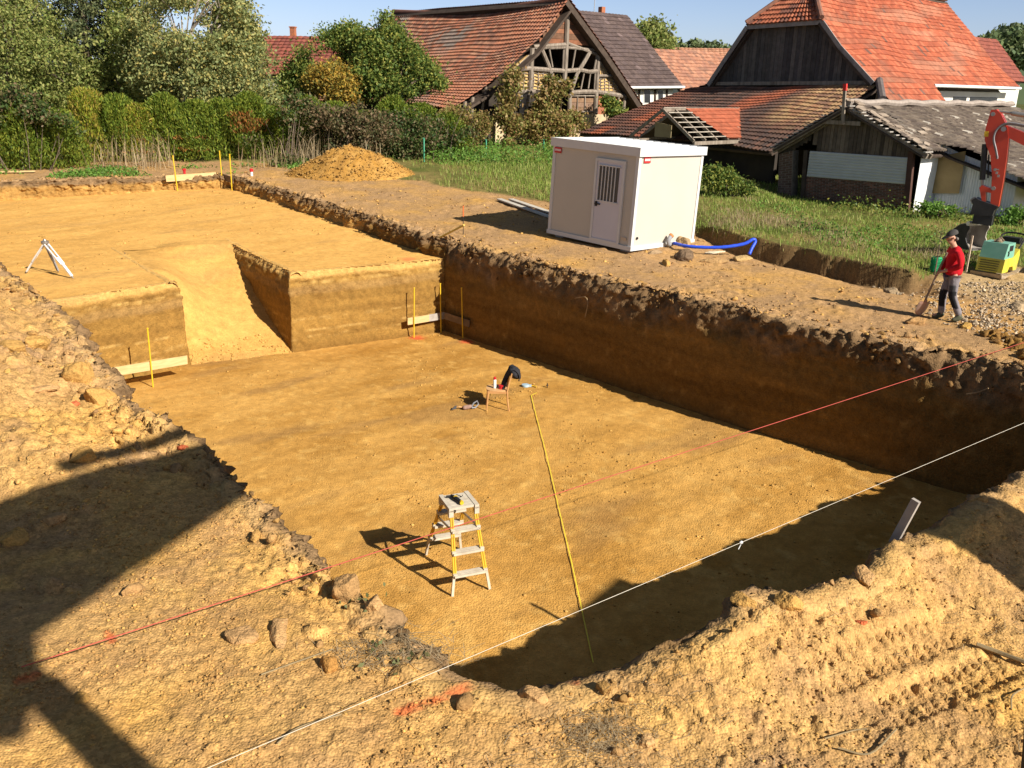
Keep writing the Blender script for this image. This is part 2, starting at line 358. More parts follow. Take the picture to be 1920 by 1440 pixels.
# ------------------------------------------------------------------ terrain
def polar(r0, r1, nr, a0, a1, na):
    rr = np.geomspace(r0, r1, nr); aa = np.linspace(a0, a1, na); RR, AA = np.meshgrid(rr, aa, indexing='ij')
    x = (RR * np.sin(AA)).ravel(); y = (RR * np.cos(AA)).ravel()
    i = np.arange(nr - 1)[:, None] * na + np.arange(na - 1)[None, :]
    q = np.stack([i, i + 1, i + na + 1, i + na], -1).reshape(-1, 4)
    return x, y, q[:, ::-1]
def sheet(name, x, y, q, keep, zf, cf, mat):
    fk = keep[q].all(1); q = q[fk]; used = np.unique(q); remap = np.full(len(x), -1); remap[used] = np.arange(len(used))
    x = x[used]; y = y[used]; z = zf(x, y)
    o = mk(name, np.stack([x, y, z], 1), remap[q], mat, smooth=True)
    set_point_col(o.data, np.clip(cf(x, y), 0, 1)); kind(o, 'structure'); return o
gx, gy, gq = polar(2.6, 62, 820, R(-60), R(60), 980)
sheet("ground", gx, gy, gq, (sdist(gx, gy, OUTER) > .3), ground_h, ground_col, M_SOIL)
fx, fy, fq = polar(60, 1500, 60, R(-75), R(75), 160)
def far_h(x, y): return ground_h(np.clip(x, -60, 60), np.minimum(y, 60), False) - .05 + 0 * x
sheet("far_ground", fx, fy, fq, np.ones(len(fx), bool), far_h, lambda x, y: mixc(np.array([.07, .095, .03]), np.array([.12, .12, .05]), np.clip(.5 + fbm(x, y, f=.03, o=3), 0, 1)), M_SOIL)
def floor_z(x, y):
    return ZF + .03 * fbm(x, y, f=.7, o=3, seed=101) + .012 * fbm(x, y, f=5, o=3, seed=103) + .02 * np.maximum(fbm(x, y, f=2.2, o=4, g=.6, seed=105) - .18, 0)
def floor_col(x, y):
    a = x * U[0] + y * U[1]; b = x * V[0] + y * V[1]
    st = .6 * fbm(a * .5, b * 2.2, f=1.2, o=4, seed=111) + .6 * fbm(x, y, f=1.1, o=4, g=.6, seed=112); n2 = fbm(x, y, f=4.5, o=4, g=.6, seed=113); n1 = fbm(x, y, f=.35, o=3, seed=115)
    c = mixc(np.array([.41, .235, .062]), np.array([.60, .38, .13]), np.clip(.5 + .9 * st + .5 * n1, 0, 1))
    c = mixc(c, np.broadcast_to(PALE, c.shape), np.clip(1.7 * n2 - .25, 0, .6))
    dk = np.clip(1.9 * fbm(a * .45, b * 1.6, f=.9, o=3, seed=117) - .5, 0, .55)
    c = mixc(c, np.broadcast_to(np.array([.30, .19, .085]), c.shape), dk)
    for (px, py) in ((768, 618), (782, 633), (875, 640)):
        p = P(px, py, ZF); d = np.hypot((x - p[0]) / .28, (y - p[1]) / .28); k = ss(1, .3, d + .5 * n2) * .75
        c = mixc(c, np.broadcast_to(np.array([.7, .1, .06]), c.shape), k)
    return c
kf = sdist(gx, gy, DEEP) < .22
sheet("pit_floor", gx, gy, gq, kf, floor_z, floor_col, M_FLOOR)
def terrace_zz(x, y):
    rut = .012 * fbm(x * U[0] + y * U[1], (x * V[0] + y * V[1]) * 3, f=.8, o=3, seed=121)
    return terr_z(x, y) + rut + .03 * fbm(x, y, f=.8, o=4, g=.55, seed=123) + .03 * np.maximum(fbm(x, y, f=3, o=3, seed=125) - .2, 0)
def terr_col(x, y):
    c = floor_col(x, y); return mixc(c, np.broadcast_to(np.array([.62, .41, .16]), c.shape), np.full(len(c), .45))
ramp_poly = [RB, LB, LE, RE]
kt = (sdist(gx, gy, TERR) < .25) & (sdist(gx, gy, DEEP) > .1) & (sdist(gx, gy, ramp_poly) > .12)
sheet("terrace_floor", gx, gy, gq, kt, terrace_zz, lambda x, y: terr_col(x, y) * 1.2, M_FLOOR)
# ramp between the two blocks
def lerp(a, b, t): return np.asarray(a, float) + (np.asarray(b, float) - np.asarray(a, float)) * t
NS, NT = 90, 60
S, T = np.meshgrid(np.linspace(-.12, 1.15, NS), np.linspace(-.06, 1.06, NT), indexing='ij'); S = S.ravel(); T = T.ravel()
a0 = np.array(LB); a1 = np.array(LE); b0 = np.array(RB); b1 = np.array(RE)
rp = (a0 + (a1 - a0) * S[:, None]) * (1 - T[:, None]) + (b0 + (b1 - b0) * S[:, None]) * T[:, None]
RTOP = float(terr_z(np.array([-9.3]), np.array([24.8]))[0]) + .03
def ramp_z(s): return ZF + (RTOP - ZF) * np.clip(s, -.06, 1.012)
def ramp_zz(s, t): return ramp_z(s) + (RTOP - .05 - ramp_z(s)) * ss(.62, .0, t) * ss(.08, .5, s) * .92
rz = ramp_zz(S, T) + .05 * fbm(rp[:, 0], rp[:, 1], f=1.5, o=4, seed=131)
i = np.arange(NS - 1)[:, None] * NT + np.arange(NT - 1)[None, :]; rq = np.stack([i, i + NT, i + NT + 1, i + 1], -1).reshape(-1, 4)
o = mk("ramp", np.column_stack([rp, rz]), rq, M_FLOOR, smooth=True); set_point_col(o.data, terr_col(rp[:, 0], rp[:, 1])); kind(o, 'structure')

def resample(pts, step, closed):
    pts = [np.array(p, float) for p in pts]; n = len(pts); out = []
    for i in range(n if closed else n - 1):
        a, b = pts[i], pts[(i + 1) % n]; m = max(1, int(np.linalg.norm(b - a) / step))
        for k in range(m): out.append(a + (b - a) * k / m)
    if not closed: out.append(pts[-1])
    return np.array(out)
def strip(name, pts, closed, top_h, bot_z, ragged, seed, colf, step=.04, nz=46, lip=.62, flip=False):
    p = resample(pts, step, closed); n = len(p)
    d = np.roll(p, -1, 0) - np.roll(p, 1, 0)
    if not closed: d[0] = p[1] - p[0]; d[-1] = p[-1] - p[-2]
    for _ in range(4):
        d2 = d / np.linalg.norm(d, axis=1)[:, None]; d = np.roll(d2, 3, 0) + d2 + np.roll(d2, -3, 0) if closed else d2
    d /= np.linalg.norm(d, axis=1)[:, None]; nrm = np.stack([d[:, 1], -d[:, 0]], 1) * (-1 if flip else 1)    # outward from the hole
    outs = np.concatenate([np.linspace(lip, 0.06, 13), np.zeros(nz)]); dep = np.concatenate([np.zeros(13), np.linspace(0, 1, nz) ** 1.15])
    m = len(outs); O = np.broadcast_to(outs[None], (n, m)); D = np.broadcast_to(dep[None], (n, m))
    X0 = p[:, 0][:, None] + nrm[:, 0][:, None] * O; Y0 = p[:, 1][:, None] + nrm[:, 1][:, None] * O
    zt = top_h(X0.ravel(), Y0.ravel()).reshape(n, m); zb = bot_z(p[:, 0], p[:, 1])[:, None]
    Z0 = np.where(O > 0, zt, 0); rimz = top_h((p[:, 0]), (p[:, 1]))[:, None]
    Z = np.where(D > 0, rimz + (zb - rimz) * D, zt + .012 - .11 * ss(lip * .6, lip, O))
    H = rimz - zb; below = D * H                                   # metres below the rim
    xr, yr, zr = X0.ravel(), Y0.ravel(), Z.ravel()
    rim_big = fbm(p[:, 0], p[:, 1], f=.9, o=3, seed=seed)[:, None]; rim_fine = fbm(p[:, 0], p[:, 1], f=4.5, o=3, seed=seed + 3)[:, None]
    n3 = fbm(xr, yr, zr, f=2.6, o=4, g=.55, seed=seed + 7).reshape(n, m); n4 = (1 - 2 * np.abs(fbm(xr, yr, zr, f=5.5, o=4, g=.6, seed=seed + 9))).reshape(n, m); n5 = fbm(xr, yr, zr, f=13.0, o=2, seed=seed + 11).reshape(n, m)
    al = np.cumsum(np.r_[0, np.linalg.norm(np.diff(p, axis=0), axis=1)])[:, None]; gm = ss(.0, .3, fbm(al * .35 + 0 * Z, Z * .9, f=1, o=2, seed=seed + 13)); ga = .5 + .9 * vn(al * .25 + 0 * Z, Z * .3, seed=seed + 17)
    groove = np.abs(((al * ga + below * (1.3 - ga)) * 5.5) % 1 - .5) * gm            # marks left by the bucket teeth
    topw = np.exp(-(below / .55) ** 2) * ss(lip, .1, O)
    ragged = ragged * (1 - .55 * zones(p[:, 0], p[:, 1])[2])[:, None]
    disp = ragged * topw * (1.1 * rim_big + .5 * rim_fine + 1.0 * n3 + .45 * n4 + .3 * n5) + (.02 * n5 + .022 * groove) * ss(.05, .4, below) * (H > 1) + .04 * ss(0, .3, below) * n3 * (1.0) + .03 * (1 - below / np.maximum(H, .01)) - .02
    disp = disp - .05 * ss(.75, 1, D) * (H > 1) + .07 * np.exp(-(below / .09) ** 2) * np.exp(-(O / .1) ** 2)                       # a little talus at the foot
    X = X0 + nrm[:, 0][:, None] * disp; Y = Y0 + nrm[:, 1][:, None] * disp
    Z = Z + topw * ragged * .35 * n3 * (D > 0) - .05 * np.exp(-(O / .13) ** 2) * np.exp(-(below / .1) ** 2)
    v = np.stack([X.ravel(), Y.ravel(), Z.ravel()], 1)
    ii = np.arange(n if closed else n - 1)[:, None]; jj = np.arange(m - 1)[None]; i2 = (ii + 1) % n
    q = np.stack([ii * m + jj, ii * m + jj + 1, i2 * m + jj + 1, i2 * m + jj], -1).reshape(-1, 4)
    if flip: q = q[:, ::-1]
    c = colf(v[:, 0], v[:, 1], v[:, 2], np.broadcast_to(below, (n, m)).ravel(), O.ravel(), np.broadcast_to(H, (n, m)).ravel())
    o = mk(name, v, q, M_WALLSOIL, smooth=True); set_point_col(o.data, np.clip(c, 0, 1)); kind(o, 'structure'); return o
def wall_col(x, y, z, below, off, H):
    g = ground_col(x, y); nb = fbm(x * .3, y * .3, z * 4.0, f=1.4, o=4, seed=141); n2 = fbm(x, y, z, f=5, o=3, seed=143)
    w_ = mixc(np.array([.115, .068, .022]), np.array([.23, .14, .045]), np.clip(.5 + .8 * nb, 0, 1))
    w_ = mixc(w_, np.broadcast_to(PALE * .6, w_.shape), np.clip(n2 * 1.1 - .35, 0, .4)); far_ = ((y > 28) & (H < 1.3))[:, None]; w_ = np.where(far_, w_ * 2.3, w_)  # dark for damp cut soil and shade; far sunlit walls lightened in colour
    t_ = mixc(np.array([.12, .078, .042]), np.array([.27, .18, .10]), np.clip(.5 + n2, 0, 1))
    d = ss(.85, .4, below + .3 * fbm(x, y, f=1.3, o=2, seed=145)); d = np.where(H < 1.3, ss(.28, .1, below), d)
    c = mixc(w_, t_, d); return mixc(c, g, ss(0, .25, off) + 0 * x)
def outer_bot(x, y):
    a = sdist(x, y, TERR) < .06; dp = sdist(x, y, DEEP) < .06
    return np.where(a & ~dp, terr_z(x, y) - .12, ZF - .12)
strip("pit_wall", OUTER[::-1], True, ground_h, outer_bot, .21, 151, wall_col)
def block_col(x, y, z, below, off, H):
    g = terr_col(x, y); nb = fbm(x * .25, y * .25, z * 5.0, f=1.3, o=4, seed=161); n2 = fbm(x, y, z, f=6, o=3, seed=163)
    c = mixc(np.array([.20, .115, .032]), np.array([.30, .18, .05]), np.clip(.5 + 1.0 * nb, 0, 1))
    zw = z + .05 * fbm(x, y, f=1.0, o=2, seed=165)
    for lv, wd in ((-.62, .03), (-1.55, .018), (-1.85, .02), (-2.02, .015)):
        c = mixc(c, np.broadcast_to(np.array([.44, .3, .11]), c.shape), ss(wd * 2.2, wd * .5, np.abs(zw - lv)) * np.clip(.3 + 1.6 * n2, 0, .8))
    c = mixc(c, np.broadcast_to(np.array([.3, .2, .09]), c.shape), ss(.16, .05, np.abs(zw + .8)) * .5)
    return mixc(c, g, np.clip(ss(0, .2, off) + ss(.22, .05, below) * .8, 0, 1))
def inner_bot(x, y):
    s = ((x - RB[0]) * V[0] + (y - RB[1]) * V[1]) / 4.2
    s = ((x - RB[0]) * (RE[0] - RB[0]) + (y - RB[1]) * (RE[1] - RB[1])) / ((RE[0] - RB[0]) ** 2 + (RE[1] - RB[1]) ** 2)
    return np.where(s > .03, ramp_z(s), ZF) - .12
strip("block_wall", [(-1.6, 24.5), RB, RE, (RE[0] - .5, RE[1] + .7)], False, terrace_zz, inner_bot, .09, 171, block_col, lip=.4)
strip("block_wall", [(LE[0] - .5, LE[1] + .7), LE, LB, (-10.2, 17.9)], False, terrace_zz, lambda x, y: inner_bot(x + (RB[0] - LB[0]), y + (RB[1] - LB[1])), .09, 181, block_col, lip=.4)

# ================================================================== BUILDINGS
def ray_plane(px, py, B, n):
    d = ray(px, py); return CC + d * (((np.asarray(B) - CC) @ n) / (d @ n))
M_TILE = am("clay_tile", rough=.85, var=.3, sc=3.5, bump=.01, bsc=18)
M_PLANK = am("weathered_board", rough=.9, var=.3, sc=4, bump=.006, bsc=20)
M_GREYBEAM = pm("weathered_timber", (.30, .25, .20), (.16, .125, .095), sc=3, rough=.9, bump=.01, stretch=(3, 3, .6))
M_DARKBEAM = pm("dark_timber", (.05, .035, .025), (.085, .06, .045), sc=4, rough=.9)
M_DAUB = pm("wattle_and_daub", (.62, .42, .17), (.50, .31, .11), sc=2.2, rough=.95, bump=.04, bsc=7)
M_PLASTER = pm("lime_plaster", (.58, .47, .30), (.42, .31, .19), sc=1.4, rough=.95, bump=.02)
M_WHITEWALL = pm("white_render", (.74, .72, .66), (.66, .63, .56), sc=1.5, rough=.9)
M_INTERIOR = pm("interior_shade", (.03, .024, .02), (.05, .04, .03), sc=2, rough=1)  # near-black colour stands for the shade inside the buildings
M_REDBRICK = pm("old_brick", (.42, .14, .06), (.3, .12, .07), sc=5, rough=.95, bump=.01)
M_GLASS = pm("dark_glass", (.02, .022, .025), (.03, .032, .035), sc=2, rough=.15, spec=.5)
M_WHITEPAINT = pm("white_paint", (.78, .78, .76), (.7, .7, .68), sc=3, rough=.5)
M_RIDGE = pm("ridge_tile", (.3, .13, .08), (.16, .09, .07), sc=6, rough=.9)

def arc(pts, n):
    pts = np.array(pts, float); L = np.r_[0, np.cumsum(np.linalg.norm(np.diff(pts, axis=0), axis=1))]
    t = np.linspace(0, L[-1], n); return np.stack([np.interp(t, L, pts[:, k]) for k in range(3)], 1), L[-1]
def tile_roof(name, A, B, row, tw, colfn, parent, corr=.035, lift=.05, sag=0.0, wav=0.02, seed=0, thick=.12, skip=None, mat=None):
    A = [np.asarray(p, float) for p in A]; B = [np.asarray(p, float) for p in B]
    """courses of tiles between two rake lines A and B (each eave -> ridge)"""
    _, LA = arc(A, 2); _, LB_ = arc(B, 2); nr = max(3, int(round(max(LA, LB_) / row)))
    a, _ = arc(A, nr + 1); b, _ = arc(B, nr + 1)
    Wd = np.linalg.norm(b - a, axis=1).max(); nt_ = max(3, int(round(Wd / tw))); K = 4; nc = nt_ * K + 1
    s = np.linspace(0, 1, nc)
    nrm = np.cross((b[0] - a[0]), (a[-1] - a[0])); nrm /= np.linalg.norm(nrm)
    if nrm[2] < 0: nrm = -nrm
    vs = []; fs = []; cols = []; base = 0
    rg = np.random.default_rng(seed)
    ph = (np.arange(nc) % K) / K
    prof = np.array([0, .85, 1.0, .45])[np.arange(nc) % K] * corr
    def P2(t, off):
        p0 = a[t]; p1 = b[t]; p = p0 + (p1 - p0) * s[:, None]
        sg = -sag * np.sin(np.pi * s) * (t / nr) + wav * vn(s * Wd * .35 + seed, np.full(nc, t * .16)) * 2
        return p + nrm * (off + prof)[:, None] + np.array([0, 0, 1.0]) * sg[:, None]
    for i in range(nr):
        lo = P2(i, lift + rg.uniform(-.006, .006, nc).repeat(1)); hi = P2(i + 1, np.zeros(nc)); dn = P2(i, np.zeros(nc) - .02)
        vs += [dn, lo, hi]
        tile_rnd = rg.random(nt_)
        tc = colfn((np.arange(nt_) + .5) / nt_, (i + .5) / nr, tile_rnd, Wd)
        for k in range(nc - 1):
            tl = k // K
            if skip is not None and skip(s[k], (i + .5) / nr): continue
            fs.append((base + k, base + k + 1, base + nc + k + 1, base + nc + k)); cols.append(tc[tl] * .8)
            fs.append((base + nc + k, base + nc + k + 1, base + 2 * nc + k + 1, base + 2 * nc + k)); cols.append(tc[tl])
        base += 3 * nc
    v = np.vstack(vs)
    o = mk(name, v, fs, mat or M_TILE, parent)
    set_corner_col(o.data, np.repeat(np.array(cols), 4, axis=0))
    if thick:                                             # the boarded underside
        d = MB()
        for i in range(len(A) - 1):
            q = np.array([A[i], B[i], B[i + 1], A[i + 1]]) - nrm * (.04 + wav * 2.2 + sag * .9)
            if skip is None: d.prism(q, -nrm * thick)
        if skip is None: d.build("roof_boards", M_DARKBEAM, parent)
    return o
def pal(*cs):
    cs = np.array(cs, float)
    def f(w): return cs[np.clip((w * len(cs)).astype(int), 0, len(cs) - 1)]
    return f
def planks(name, poly, B, dv, width, off, cols, parent, vertical=True, gap=.012, thick=.03, seed=0):
    """boards filling a polygon on the plane through B spanned by dv and z"""
    B = np.asarray(B, float); dv = np.asarray(dv, float); poly = [np.asarray(p, float) for p in poly]
    q = np.array([[(p - B) @ dv, p[2]] for p in poly]); ax = 0 if vertical else 1; ot = 1 - ax
    n = np.cross(dv, ZZ); rg = np.random.default_rng(seed); m = MB(); t = q[:, ax].min()
    while t < q[:, ax].max():
        wv = width * rg.uniform(.8, 1.2); c = t + wv / 2; xs = []
        for i in range(len(q)):
            p0, p1 = q[i], q[(i + 1) % len(q)]
            if (p0[ax] > c) != (p1[ax] > c): xs.append(p0[ot] + (p1[ot] - p0[ot]) * (c - p0[ax]) / (p1[ax] - p0[ax]))
        xs.sort()
        for k in range(0, len(xs) - 1, 2):
            l0, l1 = xs[k], xs[k + 1]
            if l1 - l0 < .05: continue
            cc = cols[rg.integers(len(cols))]; cc = tuple(np.array(cc) * rg.uniform(.75, 1.2)); d = rg.uniform(0, .012)
            if vertical: ctr = B + dv * c + ZZ * ((l0 + l1) / 2 - B[2]); sz = (wv - gap, thick, l1 - l0)
            else: ctr = B + dv * (l0 + l1) / 2 + ZZ * (c - B[2]); sz = (l1 - l0, thick, wv - gap)
            m.box(ctr + off + n * d, sz, (dv, n, ZZ), cc)
        t += wv
    return m.build(name, M_PLANK, parent)

# ---- old timber-framed barn behind the hedge (gable plane runs along U)
GB = PY(1066, 0, 52.0)
def gp(px, py, back=0.0): return on_plane(px, py, GB + V * back, U)
old = thing("timber_barn", "old half timbered barn with open gable, vines and mossy patchwork tile roof", "barn", gp(1000, 285) * [1, 1, 0] + [0, 0, .7])
rakeL = [gp(847, 200), gp(897, 169), gp(950, 133), gp(1002, 83), gp(1067, -3)]
far = V * 16.8
rakeLf = [p + far + ZZ * (-.05 - .03 * i) for i, p in enumerate(rakeL)]
def col_old(s, t, r, W):
    n = np.array([vn(np.array([q * 9.0]), np.array([t * 5.0]), seed=3)[0] for q in s]); n2 = np.array([vn(np.array([q * 3.0 + t]), np.array([t * 8.0]), seed=9)[0] for q in s])
    c = pal((.20, .085, .05), (.27, .105, .06), (.33, .13, .075), (.23, .11, .075), (.17, .085, .06), (.30, .16, .10))(r)
    g = np.clip(n * 1.6 - .15, 0, .75)[:, None] * (r[:, None] > .3); c = c * (1 - g) + np.array([.17, .16, .14]) * g
    g2 = np.clip(n2 * 1.5 - .5, 0, .6)[:, None]; return c * (1 - g2) + np.array([.36, .15, .085]) * g2
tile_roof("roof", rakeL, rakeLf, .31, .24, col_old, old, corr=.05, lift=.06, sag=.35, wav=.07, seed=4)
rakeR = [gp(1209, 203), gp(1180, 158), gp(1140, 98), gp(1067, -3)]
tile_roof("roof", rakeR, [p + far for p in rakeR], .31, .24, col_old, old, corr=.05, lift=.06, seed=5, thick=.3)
rd = MB(); rd.tube([rakeL[-1] + far * t + ZZ * (.06 - .35 * math.sin(math.pi * t)) for t in np.linspace(0, 1, 14)], .13, 8); rd.build("ridge", M_RIDGE, old)
bk = .55                                                   # the wall stands back under the roof overhang
def gw(px, py, o=0.0): return gp(px, py, bk + o)
planks("gable_boards", [gw(1063, 4), gw(1012, 74), gw(1010, 80), gw(1108, 82), gw(1100, 66)], GB + V * bk, U, .28, np.zeros(3), [(.20, .085, .045), (.14, .075, .045), (.25, .11, .06), (.10, .07, .05)], old, vertical=False, seed=2)
m = MB()
for poly in ([(999, 97), (958, 130), (962, 131), (995, 131)], [(1122, 104), (1124, 141), (1146, 141)], [(952, 133), (997, 133), (994, 170), (938, 170)], [(999, 133), (1030, 134), (1046, 170), (997, 170)], [(1122, 142), (1148, 142), (1173, 177), (1120, 174)], [(1139, 180), (1166, 182), (1164, 195), (1140, 200)]):
    pts = [gw(*p) for p in poly]; m = MB(); m.prism(pts, V * .15); m.build("daub_panel", M_DAUB, old)
for _side in (0, 1):                                        # the bare wattle rods on the daub
  m = MB()
  if _side == 0:
   for x in np.arange(955, 1030, 9): m.tube([gw(x, 134, -.03), gw(x + 1, 150, -.03), gw(x - 1, 169, -.03)], .035, 5)
   for y in np.arange(138, 170, 6): m.tube([gw(x, y + 1.5 * math.sin(x * .4 + y), -.04) for x in np.arange(948, 1034, 9)], .022, 4)
  else:
   for x in np.arange(1126, 1166, 8): m.tube([gw(x, 142 + max(0, (x - 1148)) * 1.3, -.03), gw(x, 174, -.03)], .035, 5)
   for y in np.arange(147, 174, 6): m.tube([gw(x, y + 1.5 * math.sin(x * .4 + y), -.04) for x in np.arange(1122, 1149 + (y - 142) * .7, 7)], .022, 4)
   for k in range(7): m.tube([gw(997 - k * .5, 99, -.03), gw(962 + k * 5.5, 131, -.03)], .025, 4)
   m.build("wattle_rods", M_GREYBEAM, old); m = MB()
   for k in range(6): m.tube([gw(1124, 106 + k, -.03), gw(1125 + k * 4, 140, -.03)], .02, 4)
  m.build("wattle_rods", M_GREYBEAM, old)
beams = [([(998, 90), (994, 172)], .13), ([(1065, 2), (1062, 85), (1058, 158)], .14), ([(1122, 102), (1116, 215)], .13), ([(1000, 88), (1030, 86), (1062, 84)], .12),
         ([(1004, 92), (1060, 83)], .1), ([(1064, 81), (1127, 105)], .09), ([(1030, 90), (1062, 89), (1118, 94)], .08), ([(960, 131), (990, 128), (1030, 131), (1060, 133), (1088, 131), (1106, 135), (1119, 133)], .12),
         ([(1016, 94), (1028, 122), (1042, 165)], .12), ([(1105, 99), (1098, 112), (1082, 138), (1071, 170)], .12), ([(1030, 92), (1036, 126)], .05), ([(1057, 93), (1055, 130)], .05), ([(1079, 93), (1073, 128)], .05),
         ([(1119, 104), (1114, 132)], .06), ([(1095, 138), (1089, 168)], .045), ([(1107, 138), (1103, 166)], .045), ([(1116, 136), (1114, 167)], .04), ([(1042, 152), (1055, 153)], .05), ([(1070, 174), (1095, 172), (1120, 172), (1176, 181)], .13),
         ([(1068, 176), (1067, 214)], .11), ([(1122, 142), (1148, 142)], .08), ([(1172, 180), (1168, 215)], .1), ([(1160, 182), (1160, 205)], .06), ([(930, 172), (1003, 172)], .1), ([(936, 172), (935, 222)], .1), ([(992, 174), (985, 214)], .07),
         ([(872, 190), (870, 222)], .1), ([(886, 182), (884, 224)], .1), ([(912, 160), (902, 215)], .07)]
for pl, r in beams: b = MB(); b.tube([gw(x, y, -.1) for x, y in pl], r, 7); b.build("beam", M_GREYBEAM, old)
planks("shutter", [gw(938, 176), gw(936, 212), gw(946, 213), gw(948, 176)], GB + V * bk, U, .2, np.zeros(3), [(.24, .21, .18), (.3, .27, .23)], old, vertical=False, seed=3)
planks("shutter", [gw(975, 174), gw(974, 212), gw(989, 212), gw(990, 174)], GB + V * bk, U, .2, np.zeros(3), [(.3, .27, .24), (.36, .32, .28)], old, vertical=False, seed=4)
planks("boarded_window", [gw(1071, 180), gw(1071, 212), gw(1115, 212), gw(1116, 180)], GB + V * bk, U, .3, np.zeros(3), [(.2, .12, .07), (.24, .15, .1)], old, vertical=False, seed=5)
m = MB(); 
for x in (1071, 1083, 1097, 1115): m.tube([gw(x, 180, -.06), gw(x - 1, 209, -.06)], .04, 4)
m.tube([gw(1069, 180, -.06), gw(1117, 180, -.06)], .05, 4); m.tube([gw(1069, 209, -.06), gw(1117, 210, -.06)], .05, 4); m.build("window_frame", M_GREYBEAM, old)
m = MB(); m.prism([gw(1123, 178), gw(1136, 180), gw(1135, 215), gw(1121, 214)], V * .2); m.build("brick_panel", M_REDBRICK, old)
m = MB(); m.prism([gw(930, 214), gw(1142, 214), gw(1140, 300), gw(928, 300)], V * .4); m.prism([gw(1142, 216), gw(1166, 216), gw(1166, 290), gw(1142, 290)], V * .4); m.build("stone_base", M_PLASTER, old)
m = MB()                                                   # far gable, side walls and an added near-black partition keep the inside dark
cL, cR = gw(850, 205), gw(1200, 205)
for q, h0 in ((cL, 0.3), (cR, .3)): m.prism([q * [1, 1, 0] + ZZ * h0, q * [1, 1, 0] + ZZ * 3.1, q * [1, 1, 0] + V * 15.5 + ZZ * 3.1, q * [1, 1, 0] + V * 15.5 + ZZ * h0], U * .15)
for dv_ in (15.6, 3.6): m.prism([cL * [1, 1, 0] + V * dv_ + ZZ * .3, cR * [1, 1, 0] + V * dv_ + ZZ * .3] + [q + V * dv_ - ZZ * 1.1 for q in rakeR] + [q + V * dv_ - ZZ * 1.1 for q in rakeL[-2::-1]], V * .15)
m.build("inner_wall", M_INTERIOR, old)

# ---- brown-roofed house behind it
BH = PY(1190, 165, 62.0)
def bp(px, py): return on_plane(px, py, BH, U)
bh = thing("house", "white house with a dark brown tiled roof behind the old timber barn", "house", [BH[0], BH[1], .9])
eA, eB = bp(1090, 165) - V * .5, bp(1271, 163) - V * .5
rise = 5.6
rA, rB = eA + V * 5.4 + ZZ * rise, on_plane(1176, 27, eA + V * 5.4, U); rA[2] = rB[2] = on_plane(1150, 26, eA + V * 5.4, U)[2]
col_brown = lambda s, t, r, W: pal((.085, .06, .055), (.11, .078, .07), (.10, .072, .068))(r) * (1 + .6 * (r > .965))[:, None] 
tile_roof("roof", [eA, rA], [eB, rB], .4, .33, col_brown, bh, corr=.03, lift=.05, seed=8)
hipB = rB * [1, 1, 0] + V * 0 + U * 0
tile_roof("roof", [eB, rB - U * .02], [eB + V * 10.8, rB + U * .02], .4, .33, col_brown, bh, seed=9, corr=.03)
wl = MB(); w0 = bp(1060, 166); w1 = bp(1262, 165)
wl.prism([[w0[0], w0[1], .5], [w1[0], w1[1], .5], [w1[0], w1[1], w1[2]], [w0[0], w0[1], w1[2]]], V * 9.8); wl.build("wall", M_WHITEWALL, bh)
gt = MB(); gt.tube([eA + ZZ * .0 - V * .06, eB - V * .06], .08, 8); gt.build("gutter", M_WHITEPAINT, bh)
for x0, x1 in ((1206, 1219), (1232, 1243)):
    f = MB(); f.prism([bp(x0, 168) - V * .04, bp(x1, 168) - V * .04, bp(x1, 193) - V * .04, bp(x0, 193) - V * .04], V * .1); fo = f.build("window", M_WHITEPAINT, bh)
    g = MB(); g.prism([bp(x0 + 1.2, 169.5) - V * .07, bp(x1 - 1.2, 169.5) - V * .07, bp(x1 - 1.2, 192) - V * .07, bp(x0 + 1.2, 192) - V * .07], V * .025); g.build("pane", M_GLASS, fo)
for x in (1198, 1228, 1250): tb = MB(); tb.beam(bp(x, 167) - V * .04, bp(x - 1, 196) - V * .04, .16, .06, V); tb.build("timber", M_DARKBEAM, bh)
an = MB(); a0_ = rA + (rB - rA) * .55 + ZZ * -.2; a0_ = on_plane(1114, 26, rA, U); an.tube([a0_ - ZZ * .3, a0_ + ZZ * 1.5], .03, 6)
for k in range(4): an.tube([a0_ + ZZ * (1.45 - .12 * k) - U * .1, a0_ + ZZ * (1.45 - .12 * k) + U * .45], .018, 5)
an.build("antenna", pm("aluminium", (.5, .5, .5), (.4, .4, .4), rough=.4, metal=.6), bh)
ch = MB(); cc_ = on_plane(1128, 26, rA + V * .5, U); ch.box(cc_ + ZZ * .1, (.35, .35, .7), (U, V, ZZ)); ch.build("chimney", M_REDBRICK, bh)

